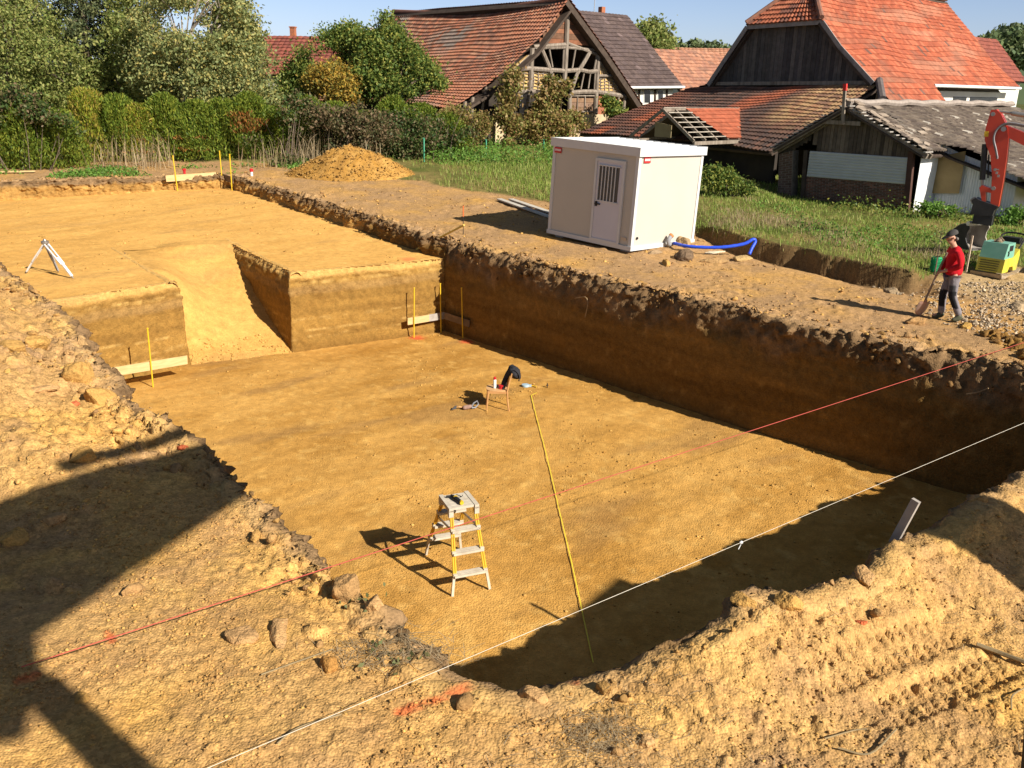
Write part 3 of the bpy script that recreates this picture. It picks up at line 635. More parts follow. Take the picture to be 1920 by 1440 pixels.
# ---- distant village roofs
def simple_house(label, px, py, Y, Wd, dep, hw, hr, along, tilecol, wallmat, seed, chim=0, frame_gable=False, group=None):
    """px,py = near eave corner pixel at distance Y; `along` = ridge direction"""
    a = np.asarray(along, float); b = np.array([-a[1], a[0], 0.0])
    if b[1] < 0: b = -b
    e = PY(px, py, Y); zg = float(ground_h(np.array([0.]), np.array([60.]), False)[0]) - .3
    h = thing("house", label, "house", [e[0], e[1], zg], group)
    e2 = e + a * Wd; r1 = e + b * dep / 2 + ZZ * hr; r2 = e2 + b * dep / 2 + ZZ * hr
    tile_roof("roof", [e, r1], [e2, r2], .42, .4, tilecol, h, corr=.03, seed=seed, thick=.1)
    tile_roof("roof", [e + b * dep, r1], [e2 + b * dep, r2], .42, .4, tilecol, h, corr=.03, seed=seed + 1, thick=.1)
    wl = MB(); i0 = e + a * .3 + b * .4; i1 = e2 - a * .3 + b * .4; d2 = b * (dep - .8)
    for p in (i0, i1):
        g0 = p * [1, 1, 0]; wl.prism([g0 + ZZ * zg, g0 + d2 + ZZ * zg, g0 + d2 + ZZ * e[2], g0 + d2 / 2 + ZZ * (r1[2] - .35), g0 + ZZ * e[2]], a * (.2 if p is i0 else -.2))
    for p in (i0, i0 + d2): 
        g0 = p * [1, 1, 0] + a * .21; g1 = g0 + a * (Wd - 1.02); wl.prism([g0 + ZZ * zg, g1 + ZZ * zg, g1 + ZZ * (e[2] + .1), g0 + ZZ * (e[2] + .1)], b * (.2 if p is i0 else -.2))
    wl.build("wall", wallmat, h)
    for k in range(chim):
        c = MB(); q = r1 + (r2 - r1) * (.28 if k == 0 else .9) + b * .3; c.box(q + ZZ * .15, (.36, .36, .9), (a, b, ZZ)); c.box(q + ZZ * .62, (.44, .44, .08), (a, b, ZZ)); c.build("chimney", (M_REDBRICK if k == 0 else M_WHITEWALL), h)
    return h, e, e2, r1, r2, a, b
col_red = lambda s, t, r, W: pal((.22, .068, .048), (.255, .08, .054), (.20, .064, .048))(r)
col_or = lambda s, t, r, W: pal((.34, .16, .10), (.29, .14, .095), (.38, .19, .12), (.25, .13, .09))(r)
simple_house("house with plain dark red roof and chimneys behind trees on the left", 440, 140, 66, 9.5, 8.0, 3, 2.75, np.array([.985, -.17, 0]), col_red, M_WHITEWALL, 30, chim=2)
simple_house("small house with pale orange roof between brown roof and big red barn", 1276, 170, 78, 9.5, 7.4, 3, 3.35, U, col_or, M_WHITEWALL, 34, group=None)
simple_house("distant house with orange roof peeping above the pale orange one", 1262, 120, 98, 8.5, 6.4, 3, 1.7, np.array([.99, -.1, 0]), lambda s, t, r, W: pal((.42, .2, .12), (.36, .18, .11), (.45, .24, .15))(r), M_WHITEWALL, 38)
hs = simple_house("pale gabled house showing past the right end of the big red roof", 1848, 150, 72, 8, 6.0, 3, 3.3, U, col_red, M_WHITEWALL, 42)

# ---- the big barn with the bright red roof (its plank gable runs along V)
GR = PY(1642, 153, 40.0)
def rp_(px, py, o=0.0): return on_plane(px, py, GR + U * o, V)
big = thing("barn", "big barn with bright orange red tiled roof and dark weathered plank gable", "barn", [GR[0], GR[1], .4])
R0 = rp_(1547, 37); R1 = rp_(1642, 152); R05 = rp_(1580, 84); L0_ = rp_(1406, 47); L1_ = rp_(1333, 156)
mid = (R0 + L0_) / 2; half = np.linalg.norm((R0 - L0_)[:2]) / 2
ridge0 = mid + U * half * .85; ridge0[2] = R0[2] + half * .98
def col_big(s, t, r, W):
    c = pal((.33, .088, .044), (.37, .10, .05), (.29, .08, .043), (.40, .125, .065))(r)
    n = vn(s * 14, np.full(len(s), t * 7), seed=21); n2 = vn(s * 5 + 3, np.full(len(s), t * 3), seed=22)
    g = np.clip(n * 1.5 - .4, 0, .6)[:, None]; c = c * (1 - g) + np.array([.2, .085, .055]) * g
    g = np.clip(n2 * 1.2 - .2, 0, .5)[:, None]; c = c * (1 - g) + np.array([.42, .2, .125]) * g
    g = (np.clip(.22 - t, 0, .22) / .22 * np.clip(.6 - s, 0, .5) * 1.6)[:, None] * (.5 + r[:, None] * .5); c = c * (1 - g) + np.array([.17, .09, .06]) * g
    d = (r > .985)[:, None]; return np.where(d, np.array([.15, .08, .06]), c)
LEN = 15.2
Rr = ridge0 - U * half * .85; 
A_ = [R1 - U * .25, R05 - U * .25, R0 - U * .25]; B_ = [p + U * (LEN + .25) for p in A_]
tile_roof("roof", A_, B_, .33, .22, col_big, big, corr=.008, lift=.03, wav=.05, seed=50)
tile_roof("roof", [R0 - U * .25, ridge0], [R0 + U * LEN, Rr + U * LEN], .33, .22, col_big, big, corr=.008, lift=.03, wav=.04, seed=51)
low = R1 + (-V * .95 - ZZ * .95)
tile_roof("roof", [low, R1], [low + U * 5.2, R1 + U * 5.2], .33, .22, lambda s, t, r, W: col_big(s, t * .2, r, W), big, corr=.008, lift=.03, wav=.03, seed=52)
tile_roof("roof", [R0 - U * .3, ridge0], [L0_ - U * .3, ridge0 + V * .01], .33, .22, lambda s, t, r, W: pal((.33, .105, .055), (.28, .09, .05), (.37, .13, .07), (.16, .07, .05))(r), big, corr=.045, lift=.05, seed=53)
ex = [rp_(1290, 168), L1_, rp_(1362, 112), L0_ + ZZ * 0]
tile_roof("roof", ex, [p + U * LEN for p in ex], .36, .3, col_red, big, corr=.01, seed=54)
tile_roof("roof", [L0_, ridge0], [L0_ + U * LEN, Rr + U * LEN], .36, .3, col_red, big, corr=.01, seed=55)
rr = MB(); rr.tube([R0 - U * .3 + ZZ * .08, ridge0 + ZZ * .1], .12, 8); rr.tube([L0_ - U * .3 + ZZ * .08, ridge0 + ZZ * .1, Rr + U * LEN + ZZ * .1], .12, 8); rr.build("ridge", M_RIDGE, big)
planks("gable_boards", [rp_(1336, 157, .25), rp_(1365, 112, .25), rp_(1405, 55, .25), rp_(1548, 44, .25), rp_(1580, 88, .25), rp_(1642, 156, .25)], GR + U * .25, V, .2, np.zeros(3), [(.075, .068, .064), (.095, .085, .078), (.062, .056, .055), (.11, .098, .088)], big, seed=6)
tr = MB(); tr.beam(rp_(1330, 157, .15), rp_(1642, 155, .15), .1, .16); tr.build("sill_beam", M_GREYBEAM, big)
bv = MB()
for p, q in ((R0, R05), (R05, R1), (L0_, rp_(1362, 112)), (rp_(1362, 112), L1_), (L0_, R0)): bv.beam(p - U * .22 - ZZ * .1, q - U * .22 - ZZ * .1, .06, .2)
bv.build("verge_board", pm("grey_board", (.3, .27, .25), (.2, .18, .17), sc=5, rough=.9), big)
wl = MB(); base = [R1 - ZZ * .05 + V * .25 + U * .4, L1_ + U * .4]
z0 = .2
a, b = base[0] * [1, 1, 0], base[1] * [1, 1, 0]
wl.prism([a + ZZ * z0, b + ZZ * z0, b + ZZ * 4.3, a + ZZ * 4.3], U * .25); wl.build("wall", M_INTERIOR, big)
wl = MB(); a2 = a + U * .3 + V * .35
wl.prism([a2 + ZZ * z0, a2 + U * (LEN - .6) + ZZ * z0, a2 + U * (LEN - .6) + ZZ * 4.35, a2 + ZZ * 4.35], V * .25)
wl.prism([a2 + U * (LEN - .7) + ZZ * z0 + V * .26, a2 + U * (LEN - .7) + V * 7 + ZZ * z0, a2 + U * (LEN - .7) + V * 7 + ZZ * 4.3, a2 + U * (LEN - .7) + V * 3.5 + ZZ * 7.6, a2 + U * (LEN - .7) + V * .26 + ZZ * 4.3], U * .25); wl.build("wall", M_WHITEWALL, big)
for k0, k1, h0, h1 in ((5.9, 6.55, 3.55, 4.05), (8.2, 9.7, 2.6, 4.1), (10.1, 13.4, 2.2, 4.1)):
    f = MB(); f.prism([a2 - V * .02 + U * k0 + ZZ * h0, a2 - V * .02 + U * k1 + ZZ * h0, a2 - V * .02 + U * k1 + ZZ * h1, a2 - V * .02 + U * k0 + ZZ * h1], V * .03); f.build("window", M_GLASS, big)
gt = MB(); gt.tube([R1 + U * 5.3 - V * .05 - ZZ * .1, R1 + U * LEN - V * .05 - ZZ * .1], .07, 8); gt.build("gutter", M_WHITEPAINT, big)

# ---- lean-to roof in front of the plank gable
pitch = R(31)
LD = -U * math.cos(pitch) - ZZ * math.sin(pitch); LN = np.cross(V, LD); LN = LN if LN[2] > 0 else -LN
LB0 = rp_(1642, 158)
def lp(px, py): return ray_plane(px, py, LB0, LN)
lean = thing("lean_to", "lean-to with patchy brown, red and yellow tiles against the big barn gable", "barn annex", lp(1440, 276) * [1, 1, 0] + [0, 0, .3])
def col_lean(s, t, r, W):
    n = vn(s * 7 + t * 2, np.full(len(s), t * 3.0), seed=61)
    c = pal((.082, .05, .041), (.10, .06, .046), (.07, .048, .042), (.125, .066, .048))(r)
    redz = np.clip(1 - np.abs(s - .62 + .25 * (1 - t) + .05 * n) / .10, 0, 1) + 1.2 * np.clip(1 - np.abs(s - .22) / .09, 0, 1) * (.25 < t < .52) + 1.0 * (np.clip(1 - np.abs(s - .1) / .05, 0, 1) * (t < .16))
    redz = np.clip(redz * 1.6 + .4 * n, 0, 1)[:, None]; c = c * (1 - redz) + pal((.30, .09, .045), (.24, .075, .042))(r) * redz
    yel = np.clip((s - .68) * 9, 0, 1) * np.clip((t - .22) * 4, 0, 1); yel = np.clip(yel + .3 * n, 0, 1)[:, None] * .9; yel = yel * (s[:, None] > .6)
    return c * (1 - yel) + pal((.30, .18, .09), (.25, .13, .07), (.33, .21, .105), (.17, .095, .06))(r) * yel
tile_roof("roof", [lp(1085, 247), lp(1295, 167)], [lp(1445, 282), lp(1648, 158)], .3, .2, col_lean, lean, corr=.05, lift=.05, wav=.05, seed=60)
hr_ = MB(); hr_.tube([lp(1649, 155) + LN * .1, lp(1655, 190) + LN * .1], .16, 8); hr_.build("ridge", pm("dark_ridge", (.09, .08, .08), (.15, .12, .11), sc=6, rough=.9), lean)
wl = MB(); c0 = lp(1100, 243) * [1, 1, 0] + U * .6; c1 = lp(1440, 276) * [1, 1, 0] + U * .6
wl.prism([c0 + ZZ * .1, c1 + ZZ * .1, c1 + ZZ * 1.95, c0 + ZZ * 1.95], U * .2); wl.build("wall", M_INTERIOR, lean)  # near-black sheet in place of the shaded void under the roof
# ---- half-stripped porch roof with new red tiles
RBk = lp(1386, 203)
porch = thing("porch", "broken porch roof with new red tiles on one side and bare battens in front", "porch", RBk * [1, 1, 0] - U * 2 + [0, 0, .3])
k = 0.0
for k in np.arange(1, 9, .02):
    q = RBk - U * k; v_ = q - CC; zc = v_ @ FW
    if 960 + F * (v_ @ RT) / zc < 1243: break
RFr = RBk - U * k
EBk = RBk - V * 1.75 - ZZ * 1.18; EFr = EBk - U * k
WBk = RBk + V * 1.75 - ZZ * 1.18; WFr = WBk - U * k
s0 = .3
tile_roof("roof_tiles", [EFr + (EBk - EFr) * .42, RFr + (RBk - RFr) * .27], [EBk, RBk], .3, .22, lambda s, t, r, W: pal((.33, .095, .05), (.36, .105, .055), (.30, .09, .048))(r), porch, corr=.012, lift=.035, seed=63, thick=.05)
bt = MB()
for t in np.linspace(.04, .98, 7): 
    p = EFr + (RFr - EFr) * t; bt.beam(p + ZZ * .05, p + U * (k * (.42 - .15 * t)) + ZZ * .05, .05, .035)
bt.build("battens", pm("pale_batten", (.45, .4, .33), (.32, .27, .22), sc=5, rough=.9), porch)
rf = MB()
for t in np.linspace(0, 1, 8):
    rf.beam(EFr + U * k * t - ZZ * .06, RFr + U * k * t - ZZ * .06, .07, .12); rf.beam(WFr + U * k * t - ZZ * .06, RFr + U * k * t - ZZ * .06, .07, .12)
rf.beam(RFr - ZZ * .05, RBk - ZZ * .05, .08, .16); rf.beam(EFr - ZZ * .14, EBk - ZZ * .14, .1, .14); rf.beam(WFr - ZZ * .14, WBk - ZZ * .14, .1, .14); rf.beam(EFr - ZZ * .3, WFr - ZZ * .3, .1, .14)
rf.build("rafters", M_GREYBEAM, porch)
tile_roof("roof_tiles", [WFr + U * .7, RFr + U * .9], [WBk, RBk], .3, .22, lambda s, t, r, W: pal((.12, .07, .05), (.15, .08, .06))(r), porch, corr=.02, seed=64, thick=.05)
for q in (EFr, WFr): po = MB(); po.beam(q - ZZ * .2 + U * .1, q * [1, 1, 0] + U * .1 + ZZ * .2, .14, .14); po.build("post", M_DARKBEAM, porch)
pn = MB(); g0 = (WFr * .35 + EFr * .65) + U * .25; pn.prism([g0 + V * .2 + ZZ * .0, g0 + V * 1.1 + ZZ * .0, g0 + V * 1.1 + ZZ * .62, g0 + V * .2 + ZZ * .5], U * .03); pn.build("board_panel", pm("plywood", (.3, .24, .13), (.25, .19, .1), sc=3, rough=.8), porch)

# ---- low shed with grey roof, front gable along V
SB = P(1705, 395, .3)
def sp(px, py, o=0.0): return on_plane(px, py, SB + U * o, V)
shed = thing("shed", "low open shed with sagging grey tile roof, brick front and white corrugated walls", "shed", [SB[0] - 1, SB[1] + 1.2, .3])
fo = -.45
apex = sp(1587, 196, fo); eR = sp(1737, 287, fo); eL = sp(1448, 277, fo)
SL = 14.6; d1 = 1.25
def col_shed(s, t, r, W):
    n = vn(s * 9, np.full(len(s), t * 6), seed=71)
    c = pal((.165, .13, .10), (.14, .11, .088), (.195, .155, .12), (.115, .088, .072))(r)
    g = np.clip(n - .2, 0, .5)[:, None]; c = c * (1 - g) + np.array([.26, .225, .19]) * g
    return np.where((r > .96)[:, None], np.array([.48, .43, .36]), c)
tile_roof("roof", [eR, apex], [eR + U * (d1 - fo - .2), apex + U * (d1 - fo - .2)], .26, .21, col_shed, shed, corr=.045, lift=.05, wav=.05, seed=72, thick=.06)
dn = (eR - apex); dn /= np.linalg.norm(dn)
KU = d1 - .2; kink = on_plane(1790, 279, SB + U * KU, V); low2 = kink + (on_plane(1920, 330, SB + U * KU, V) - kink) * 1.5
AP2 = apex + U * (d1 - fo - .2); LU = U * (SL - d1 + .2)
tile_roof("roof", [low2, kink, AP2], [low2 + LU, kink + LU, AP2 + LU], .26, .21, col_shed, shed, corr=.045, lift=.05, wav=.09, sag=.1, seed=73, thick=.06)
tile_roof("roof", [eL, apex], [eL + U * (SL - fo), apex + U * (SL - fo)], .26, .21, col_shed, shed, corr=.045, lift=.05, seed=74, thick=.06)
rd = MB(); rd.tube([apex + U * t + ZZ * (.07 + .03 * math.sin(t * 3)) for t in np.linspace(.1, SL, 24)], .12, 7); rd.build("ridge", pm("ridge_grey", (.24, .2, .17), (.33, .28, .24), sc=6, rough=.9), shed)
bt = MB(); bt2 = MB(); rg = np.random.default_rng(3)
for t in np.linspace(.05, 1, 15):
    for e in (eR, eL):
        p = apex + (e - apex) * t; ln = rg.uniform(.25, .5); bt.beam(p - U * rg.uniform(.05, .3) + ZZ * .03, p + U * ln + ZZ * .03, .09, .035)
for t in np.linspace(.0, .95, 26):                           # slipped and broken tiles along the verge
    p = apex + (eR - apex) * t + U * rg.uniform(.0, .5) + ZZ * .13
    ang = rg.uniform(-.6, .6); a_ = U * math.cos(ang) + dn * math.sin(ang); b_ = np.cross(np.cross(dn, U), a_)
    n_ = np.cross(a_, b_); bt2.box(p + n_ * rg.uniform(-.02, .06), (rg.uniform(.25, .4), .2, .025), (a_, b_, n_))
for (px, py) in ((1645, 208), (1655, 222), (1735, 248), (1728, 255)):
    p = ray_plane(px, py, apex, np.cross(dn, U)) + ZZ * .12; bt2.box(p, (.5, .2, .04), (U, dn, np.cross(U, dn)))
bt.build("batten_ends", pm("batten_grey", (.42, .39, .35), (.3, .27, .24), sc=5, rough=.9), shed); bt2.build("loose_tiles", pm("loose_tile", (.36, .29, .22), (.22, .17, .13), sc=3, rough=.9), shed)
rf = MB()
for e in (eR, eL): rf.beam(apex - ZZ * .12 + U * .1, e - ZZ * .12 + U * .1, .1, .16); rf.beam(apex - ZZ * .14 + U * .42, e - ZZ * .14 + U * .42, .1, .16)
rf.beam(sp(1541, 228, fo + .1), sp(1614, 232, fo + .1), .08, .14); rf.build("rafters", M_GREYBEAM, shed)
planks("gable_boards", [sp(1522, 232), sp(1586, 208), sp(1705, 280), sp(1704, 298), sp(1530, 288)], SB, V, .16, np.zeros(3), [(.11, .085, .065), (.14, .11, .085), (.09, .07, .055)], shed, seed=7)
planks("gable_boards", [sp(1455, 276), sp(1520, 234), sp(1520, 262), sp(1470, 290)], SB + U * .05, V, .16, np.zeros(3), [(.06, .05, .04), (.08, .065, .05)], shed, seed=8)
cs = MB(); pA, pB, pC, pD = sp(1519, 283, -.06), sp(1710, 296, -.06), sp(1702, 346, -.06), sp(1513, 331, -.06)
NR_ = 36; vs_ = []; fs_ = []
for i_ in range(NR_ + 1):
    t = i_ / NR_; ofs = -U * (.018 * (1 - abs(((t * 9) % 1) * 2 - 1) ** 4)); vs_ += [pA + (pD - pA) * t + ofs, pB + (pC - pB) * t + ofs]
for i_ in range(NR_): fs_.append((2 * i_, 2 * i_ + 1, 2 * i_ + 3, 2 * i_ + 2))
cs.add(vs_, fs_); cs.build("metal_sheet", pm("white_sheet", (.52, .53, .53), (.45, .46, .46), sc=2, rough=.5), shed)
def bricks(name, quad, nrow, ncol, off, parent, c=((.17, .075, .05), (.13, .06, .045), (.21, .1, .07), (.11, .065, .05))):
    m = MB(); A, B, C, D = [np.asarray(q, float) for q in quad]; rg = np.random.default_rng(11); nn = np.cross(B - A, D - A); nn /= np.linalg.norm(nn)
    m.prism([A, B, C, D], off, (.2, .17, .14))
    sg = -1 if nn @ off > 0 else 1
    for r in range(nrow):
        for k in range(ncol + 1):
            s0 = max(0, (k - (r % 2) * .5) / ncol); s1 = min(1, (k + 1 - (r % 2) * .5) / ncol)
            if s1 - s0 < .01: continue
            f = lambda s, t: (A + (B - A) * s) * (1 - t) + (D + (C - D) * s) * t
            g = .06 / ncol; h = .1 / nrow; e = sg * nn * .008
            m.add([f(s0 + g, r / nrow + h) + e, f(s1 - g, r / nrow + h) + e, f(s1 - g, (r + 1) / nrow - h) + e, f(s0 + g, (r + 1) / nrow - h) + e], [(0, 1, 2, 3)], tuple(np.array(c[rg.integers(len(c))]) * rg.uniform(.8, 1.2)))
    return m.build(name, am(name + "_brick", rough=.95, var=.3, sc=8), parent)
bL = sp(1508, 395); bL[2] = -.1; bR = sp(1705, 399)
bricks("brick_wall", [bL, bR * [1, 1, 0] + ZZ * -.1, sp(1703, 345), sp(1512, 330)], 22, 17, U * .2, shed)
pl = sp(1459, 365); pr = sp(1486, 366)
bricks("brick_pillar", [pl * [1, 1, 0], pr * [1, 1, 0], sp(1487, 282), sp(1461, 289)], 22, 2, U * .4, shed, c=((.12, .075, .055), (.15, .09, .07)))
dp = MB(); dp.beam(sp(1512, 282, -.02), sp(1505, 372, -.02), .16, .1, U); dp.build("post", M_DARKBEAM, shed); dp = MB(); dp.beam(sp(1710, 284, -.03), sp(1699, 399, -.03), .2, .16, U); dp.build("post", pm("dark_red_timber", (.07, .035, .028), (.1, .05, .038), sc=4, rough=.9), shed)
def corrug(name, p0, dirv, length, z0f, z1f, parent, step=.09, amp=.018, col=(.62, .64, .66)):
    n = int(length / step) * 4; nn = np.cross(dirv, ZZ); vs = []; fs = []
    for i in range(n + 1):
        t = length * i / n; o_ = nn * amp * math.sin(2 * math.pi * t / step); b = p0 * [1, 1, 0] + dirv * t + o_
        vs += [b + ZZ * z0f(t), b + ZZ * z1f(t)]
        if i: fs.append((2 * i - 2, 2 * i, 2 * i + 1, 2 * i - 1))
    return mk(name, np.array(vs), fs, pm("white_corrugated", (.74, .75, .76), (.64, .65, .66), sc=1.5, rough=.55), parent, smooth=True)
retz = lambda t: eR[2] - .12
corrug("corrugated_wall", SB + U * .05 + V * -.1, U, d1 + .1, lambda t: 0.0, retz, shed)
c2 = SB + U * (d1 + .2) + V * -.06
def rakez(p):
    s_ = (AP2 - p) @ V; sk, sl2 = (AP2 - kink) @ V, (AP2 - low2) @ V
    return float(np.interp(s_, [0, sk, sl2], [AP2[2], kink[2], low2[2]])) - .14
W2 = 2.75
corrug("corrugated_wall", c2, -V, W2, lambda t: 0.0, lambda t: rakez(c2 - V * t), shed)
c3 = c2 - V * W2
corrug("corrugated_wall", c3, U, 6.0, lambda t: 0.0, lambda t: rakez(c3), shed)
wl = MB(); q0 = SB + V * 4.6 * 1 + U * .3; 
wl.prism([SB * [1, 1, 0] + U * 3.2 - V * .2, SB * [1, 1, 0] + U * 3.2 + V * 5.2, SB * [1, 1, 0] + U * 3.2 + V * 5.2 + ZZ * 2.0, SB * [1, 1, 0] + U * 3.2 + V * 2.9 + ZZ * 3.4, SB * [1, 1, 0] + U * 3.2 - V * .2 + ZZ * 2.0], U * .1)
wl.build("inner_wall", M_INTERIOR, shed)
cb = thing("board_sheet", "brown chipboard sheet leaning against the white corrugated shed wall", "board", on_plane(1760, 362, c2 - U * .1, V) )
m = MB(); m.prism([on_plane(1745, 297, c2 - U * .1, V), on_plane(1811, 283, c2 - U * .1, V), on_plane(1798, 363, c2 - U * .14, V), on_plane(1735, 362, c2 - U * .14, V)], U * .02); m.build("panel", pm("chipboard", (.36, .26, .12), (.28, .2, .09), sc=2.5, rough=.7), cb)
fp = thing("flag_post", "weathered wooden post with a red tip rising from the shed gable peak", "post", sp(1582, 232, fo - .1))
m = MB(); m.beam(sp(1580, 232, fo - .1), sp(1584, 166, fo - .1), .11, .07, U); m.build("shaft", M_GREYBEAM, fp)
m = MB(); m.beam(sp(1584, 170, fo - .1), sp(1585, 157, fo - .1), .13, .09, U); m.build("red_tip", pm("red_cloth", (.6, .04, .03), (.5, .03, .03), rough=.8), fp)

# ================================================================== VEGETATION AND LAND BEHIND
def leaf_mesh(pts, size, aspect=.55, rg=None, upbias=0.0, normal=None, spread=1.0):
    """one small folded diamond per point, random tilt"""
    rg = rg or rng; n = len(pts); sz = size * rg.uniform(.6, 1.35, n)[:, None]
    a = rg.normal(size=(n, 3)); a[:, 2] += upbias; a /= np.linalg.norm(a, axis=1)[:, None]
    b = rg.normal(size=(n, 3)); b -= (b * a).sum(1)[:, None] * a; b /= np.linalg.norm(b, axis=1)[:, None]
    c = np.cross(a, b)
    v = np.stack([pts - a * sz, pts + b * sz * aspect + c * sz * .15, pts + a * sz, pts - b * sz * aspect + c * sz * .15], 1).reshape(-1, 3)
    return v, np.arange(n * 4).reshape(-1, 4)
def lobes_pts(lobes, nclump, nleaf, sig, rg, shell=.45, squash=1.0):
    """clumps of leaves spread through ellipsoid lobes, denser towards the outside"""
    vol = np.array([l[3] ** 2 for l in lobes], float); pick = rg.choice(len(lobes), nclump, p=vol / vol.sum())
    L = np.array([l[:3] for l in lobes], float)[pick]; r = np.array([l[3] for l in lobes], float)[pick]
    d = rg.normal(size=(nclump, 3)); d /= np.linalg.norm(d, axis=1)[:, None]; q = rg.uniform(shell ** 2, 1, nclump) ** .5 * np.where(rg.random(nclump) < .14, rg.uniform(1.05, 1.32, nclump), 1)
    c = L + d * (r * q)[:, None] * np.array([1, 1, squash])
    ok = fbm(c[:, 0], c[:, 1], c[:, 2], f=.6, o=2, seed=rg.integers(1000)) > -.14; c = c[ok]
    s = sig * rg.uniform(.6, 1.4, len(c))
    p = np.repeat(c, nleaf, 0) + rg.normal(size=(len(c) * nleaf, 3)) * np.repeat(s, nleaf)[:, None] * np.array([1, 1, .75])
    return p, c
def gz(x, y): return float(ground_h(np.array([x]), np.array([y]), False)[0])
M_BARK = pm("bark", (.20, .15, .11), (.10, .075, .055), sc=6, rough=.95, bump=.02, stretch=(4, 4, .8))
M_PALEBARK = pm("pale_bark", (.42, .36, .29), (.25, .21, .17), sc=5, rough=.95, bump=.015, stretch=(4, 4, 1))
LF_OLIVE = leafm("leaf_olive", [(.05, .07, .018), (.085, .11, .028), (.13, .145, .04), (.16, .155, .05), (.075, .085, .025)], gain=2.35)
LF_GREY = leafm("leaf_greygreen", [(.065, .085, .03), (.10, .12, .045), (.15, .165, .065), (.19, .185, .07), (.24, .19, .055)], gain=2.15)
LF_GREEN = leafm("leaf_green", [(.03, .055, .012), (.055, .09, .018), (.09, .125, .028), (.13, .15, .032), (.20, .19, .04)])
LF_GOLD = leafm("leaf_gold", [(.06, .08, .02), (.18, .145, .03), (.30, .20, .032), (.24, .14, .028), (.08, .09, .025)])
LF_SPRUCE = leafm("needle_dark", [(.022, .034, .016), (.038, .05, .02), (.06, .07, .028), (.09, .09, .035)], trans=.12)
LF_THUJA = leafm("hedge_spray", [(.035, .06, .008), (.065, .10, .012), (.105, .14, .018), (.15, .16, .022), (.05, .08, .012)], trans=.35)
LF_THUJA2 = leafm("hedge_spray_yellowing", [(.06, .09, .01), (.12, .15, .015), (.20, .18, .02), (.17, .12, .03), (.08, .12, .012)], trans=.3)
LF_RUST = leafm("hedge_spray_dead", [(.20, .07, .02), (.26, .10, .03), (.16, .07, .03), (.09, .09, .02)])
LF_BRAMBLE = leafm("bramble_leaf", [(.02, .04, .012), (.035, .06, .016), (.055, .08, .02), (.09, .08, .035), (.12, .075, .045)])
LF_VINE = leafm("vine_leaf", [(.07, .08, .02), (.12, .12, .03), (.19, .14, .05), (.22, .13, .06), (.10, .11, .025)])
LF_GRASS = leafm("grass_blade", [(.07, .11, .018), (.10, .15, .026), (.14, .19, .035), (.18, .21, .05), (.24, .21, .09)], trans=.4)
LF_DRY = leafm("dry_stalk", [(.30, .22, .12), (.40, .31, .18), (.24, .17, .09), (.46, .37, .24)], trans=.3, gain=1.1)
LF_NETTLE = leafm("nettle_leaf", [(.045, .10, .018), (.07, .14, .022), (.10, .18, .03), (.05, .085, .02)], trans=.4)

def px_lobes(lst, Y):
    out = []
    for (px, py, rp, dy) in lst:
        p = PY(px, py, Y + dy); out.append((p[0], p[1], p[2], rp * (Y + dy) / F))
    return out
def tree(name, label, cat, base_px, Y, lobes, nclump, nleaf, lsize, leafmat, barkmat, tr=.16, sig=.28, seed=0, aspect=.55, top=None, group=None, limbs=True):
    rg = np.random.default_rng(seed); L = px_lobes(lobes, Y); b = PY(base_px, 300, Y); b[2] = gz(b[0], min(b[1], 60)) - .05
    t = thing(name, label, cat, b, group)
    p, c = lobes_pts(L, nclump, nleaf, sig, rg)
    v, f = leaf_mesh(p, lsize, aspect, rg); mk("crown", v, f, leafmat, t)
    m = MB(); hub = np.array(L[0][:3]); h = (b + (hub - b) * .55); h[:2] = b[:2] + (hub - b)[:2] * .35
    m.tube([b, b + (h - b) * .5 + [.08, 0, 0], h], [tr * 1.25, tr, tr * .8], 8)
    for l in L:
        e = np.array(l[:3]); k = h + (e - h) * .5 + rg.normal(size=3) * .25
        m.tube([h - (h - b) * .1, k, e], [tr * .6, tr * .38, tr * .12], 6)
        for _ in range(5):
            d = rg.normal(size=3); d /= np.linalg.norm(d); m.tube([k, e + d * l[3] * .45, e + d * l[3] * .85], [tr * .25, tr * .14, .015], 5)
    m.build("trunk", barkmat, t)
    return t
tree("tree", "loose yellowish olive tree at the far left edge behind the hedge", "tree", 20, 48,
     [(30, 60, 75, 0), (95, 130, 60, -1), (-30, 120, 70, 1), (60, 190, 60, -1.5), (-10, 20, 50, 1), (-60, 40, 60, 0), (120, 190, 45, 0), (10, 215, 55, -2)], 1300, 40, .085, LF_OLIVE, M_BARK, seed=11)
tree("tree", "broad grey green fruit tree with pale trunk, tallest behind the hedge middle", "tree", 346, 45.5,
     [(370, 90, 75, 0), (300, 130, 55, 0), (440, 110, 60, 0), (340, 30, 55, .5), (420, 40, 60, 0), (470, 150, 55, -.5), (290, 60, 50, 1), (395, 160, 55, -1), (450, 70, 40, 0), (480, 190, 40, 0), (400, -10, 50, 0)], 1800, 38, .082, LF_GREY, M_PALEBARK, tr=.2, seed=12, sig=.25)
tree("tree", "grey green tree filling the gap left of the pale trunked fruit tree", "tree", 240, 49,
     [(250, 90, 60, 0), (210, 170, 60, -1), (290, 180, 60, -1), (270, 30, 60, 1), (150, 190, 50, -1), (330, -20, 45, 1)], 1100, 38, .085, LF_OLIVE, M_BARK, seed=13)
tree("tree", "small tree with golden yellow autumn leaves in front of green foliage", "tree", 620, 45,
     [(625, 150, 26, -.8), (655, 142, 20, -.6), (600, 152, 22, -.3), (640, 172, 26, -1), (632, 120, 13, .2)], 420, 32, .075, LF_GOLD, M_BARK, tr=.09, seed=14, sig=.2)
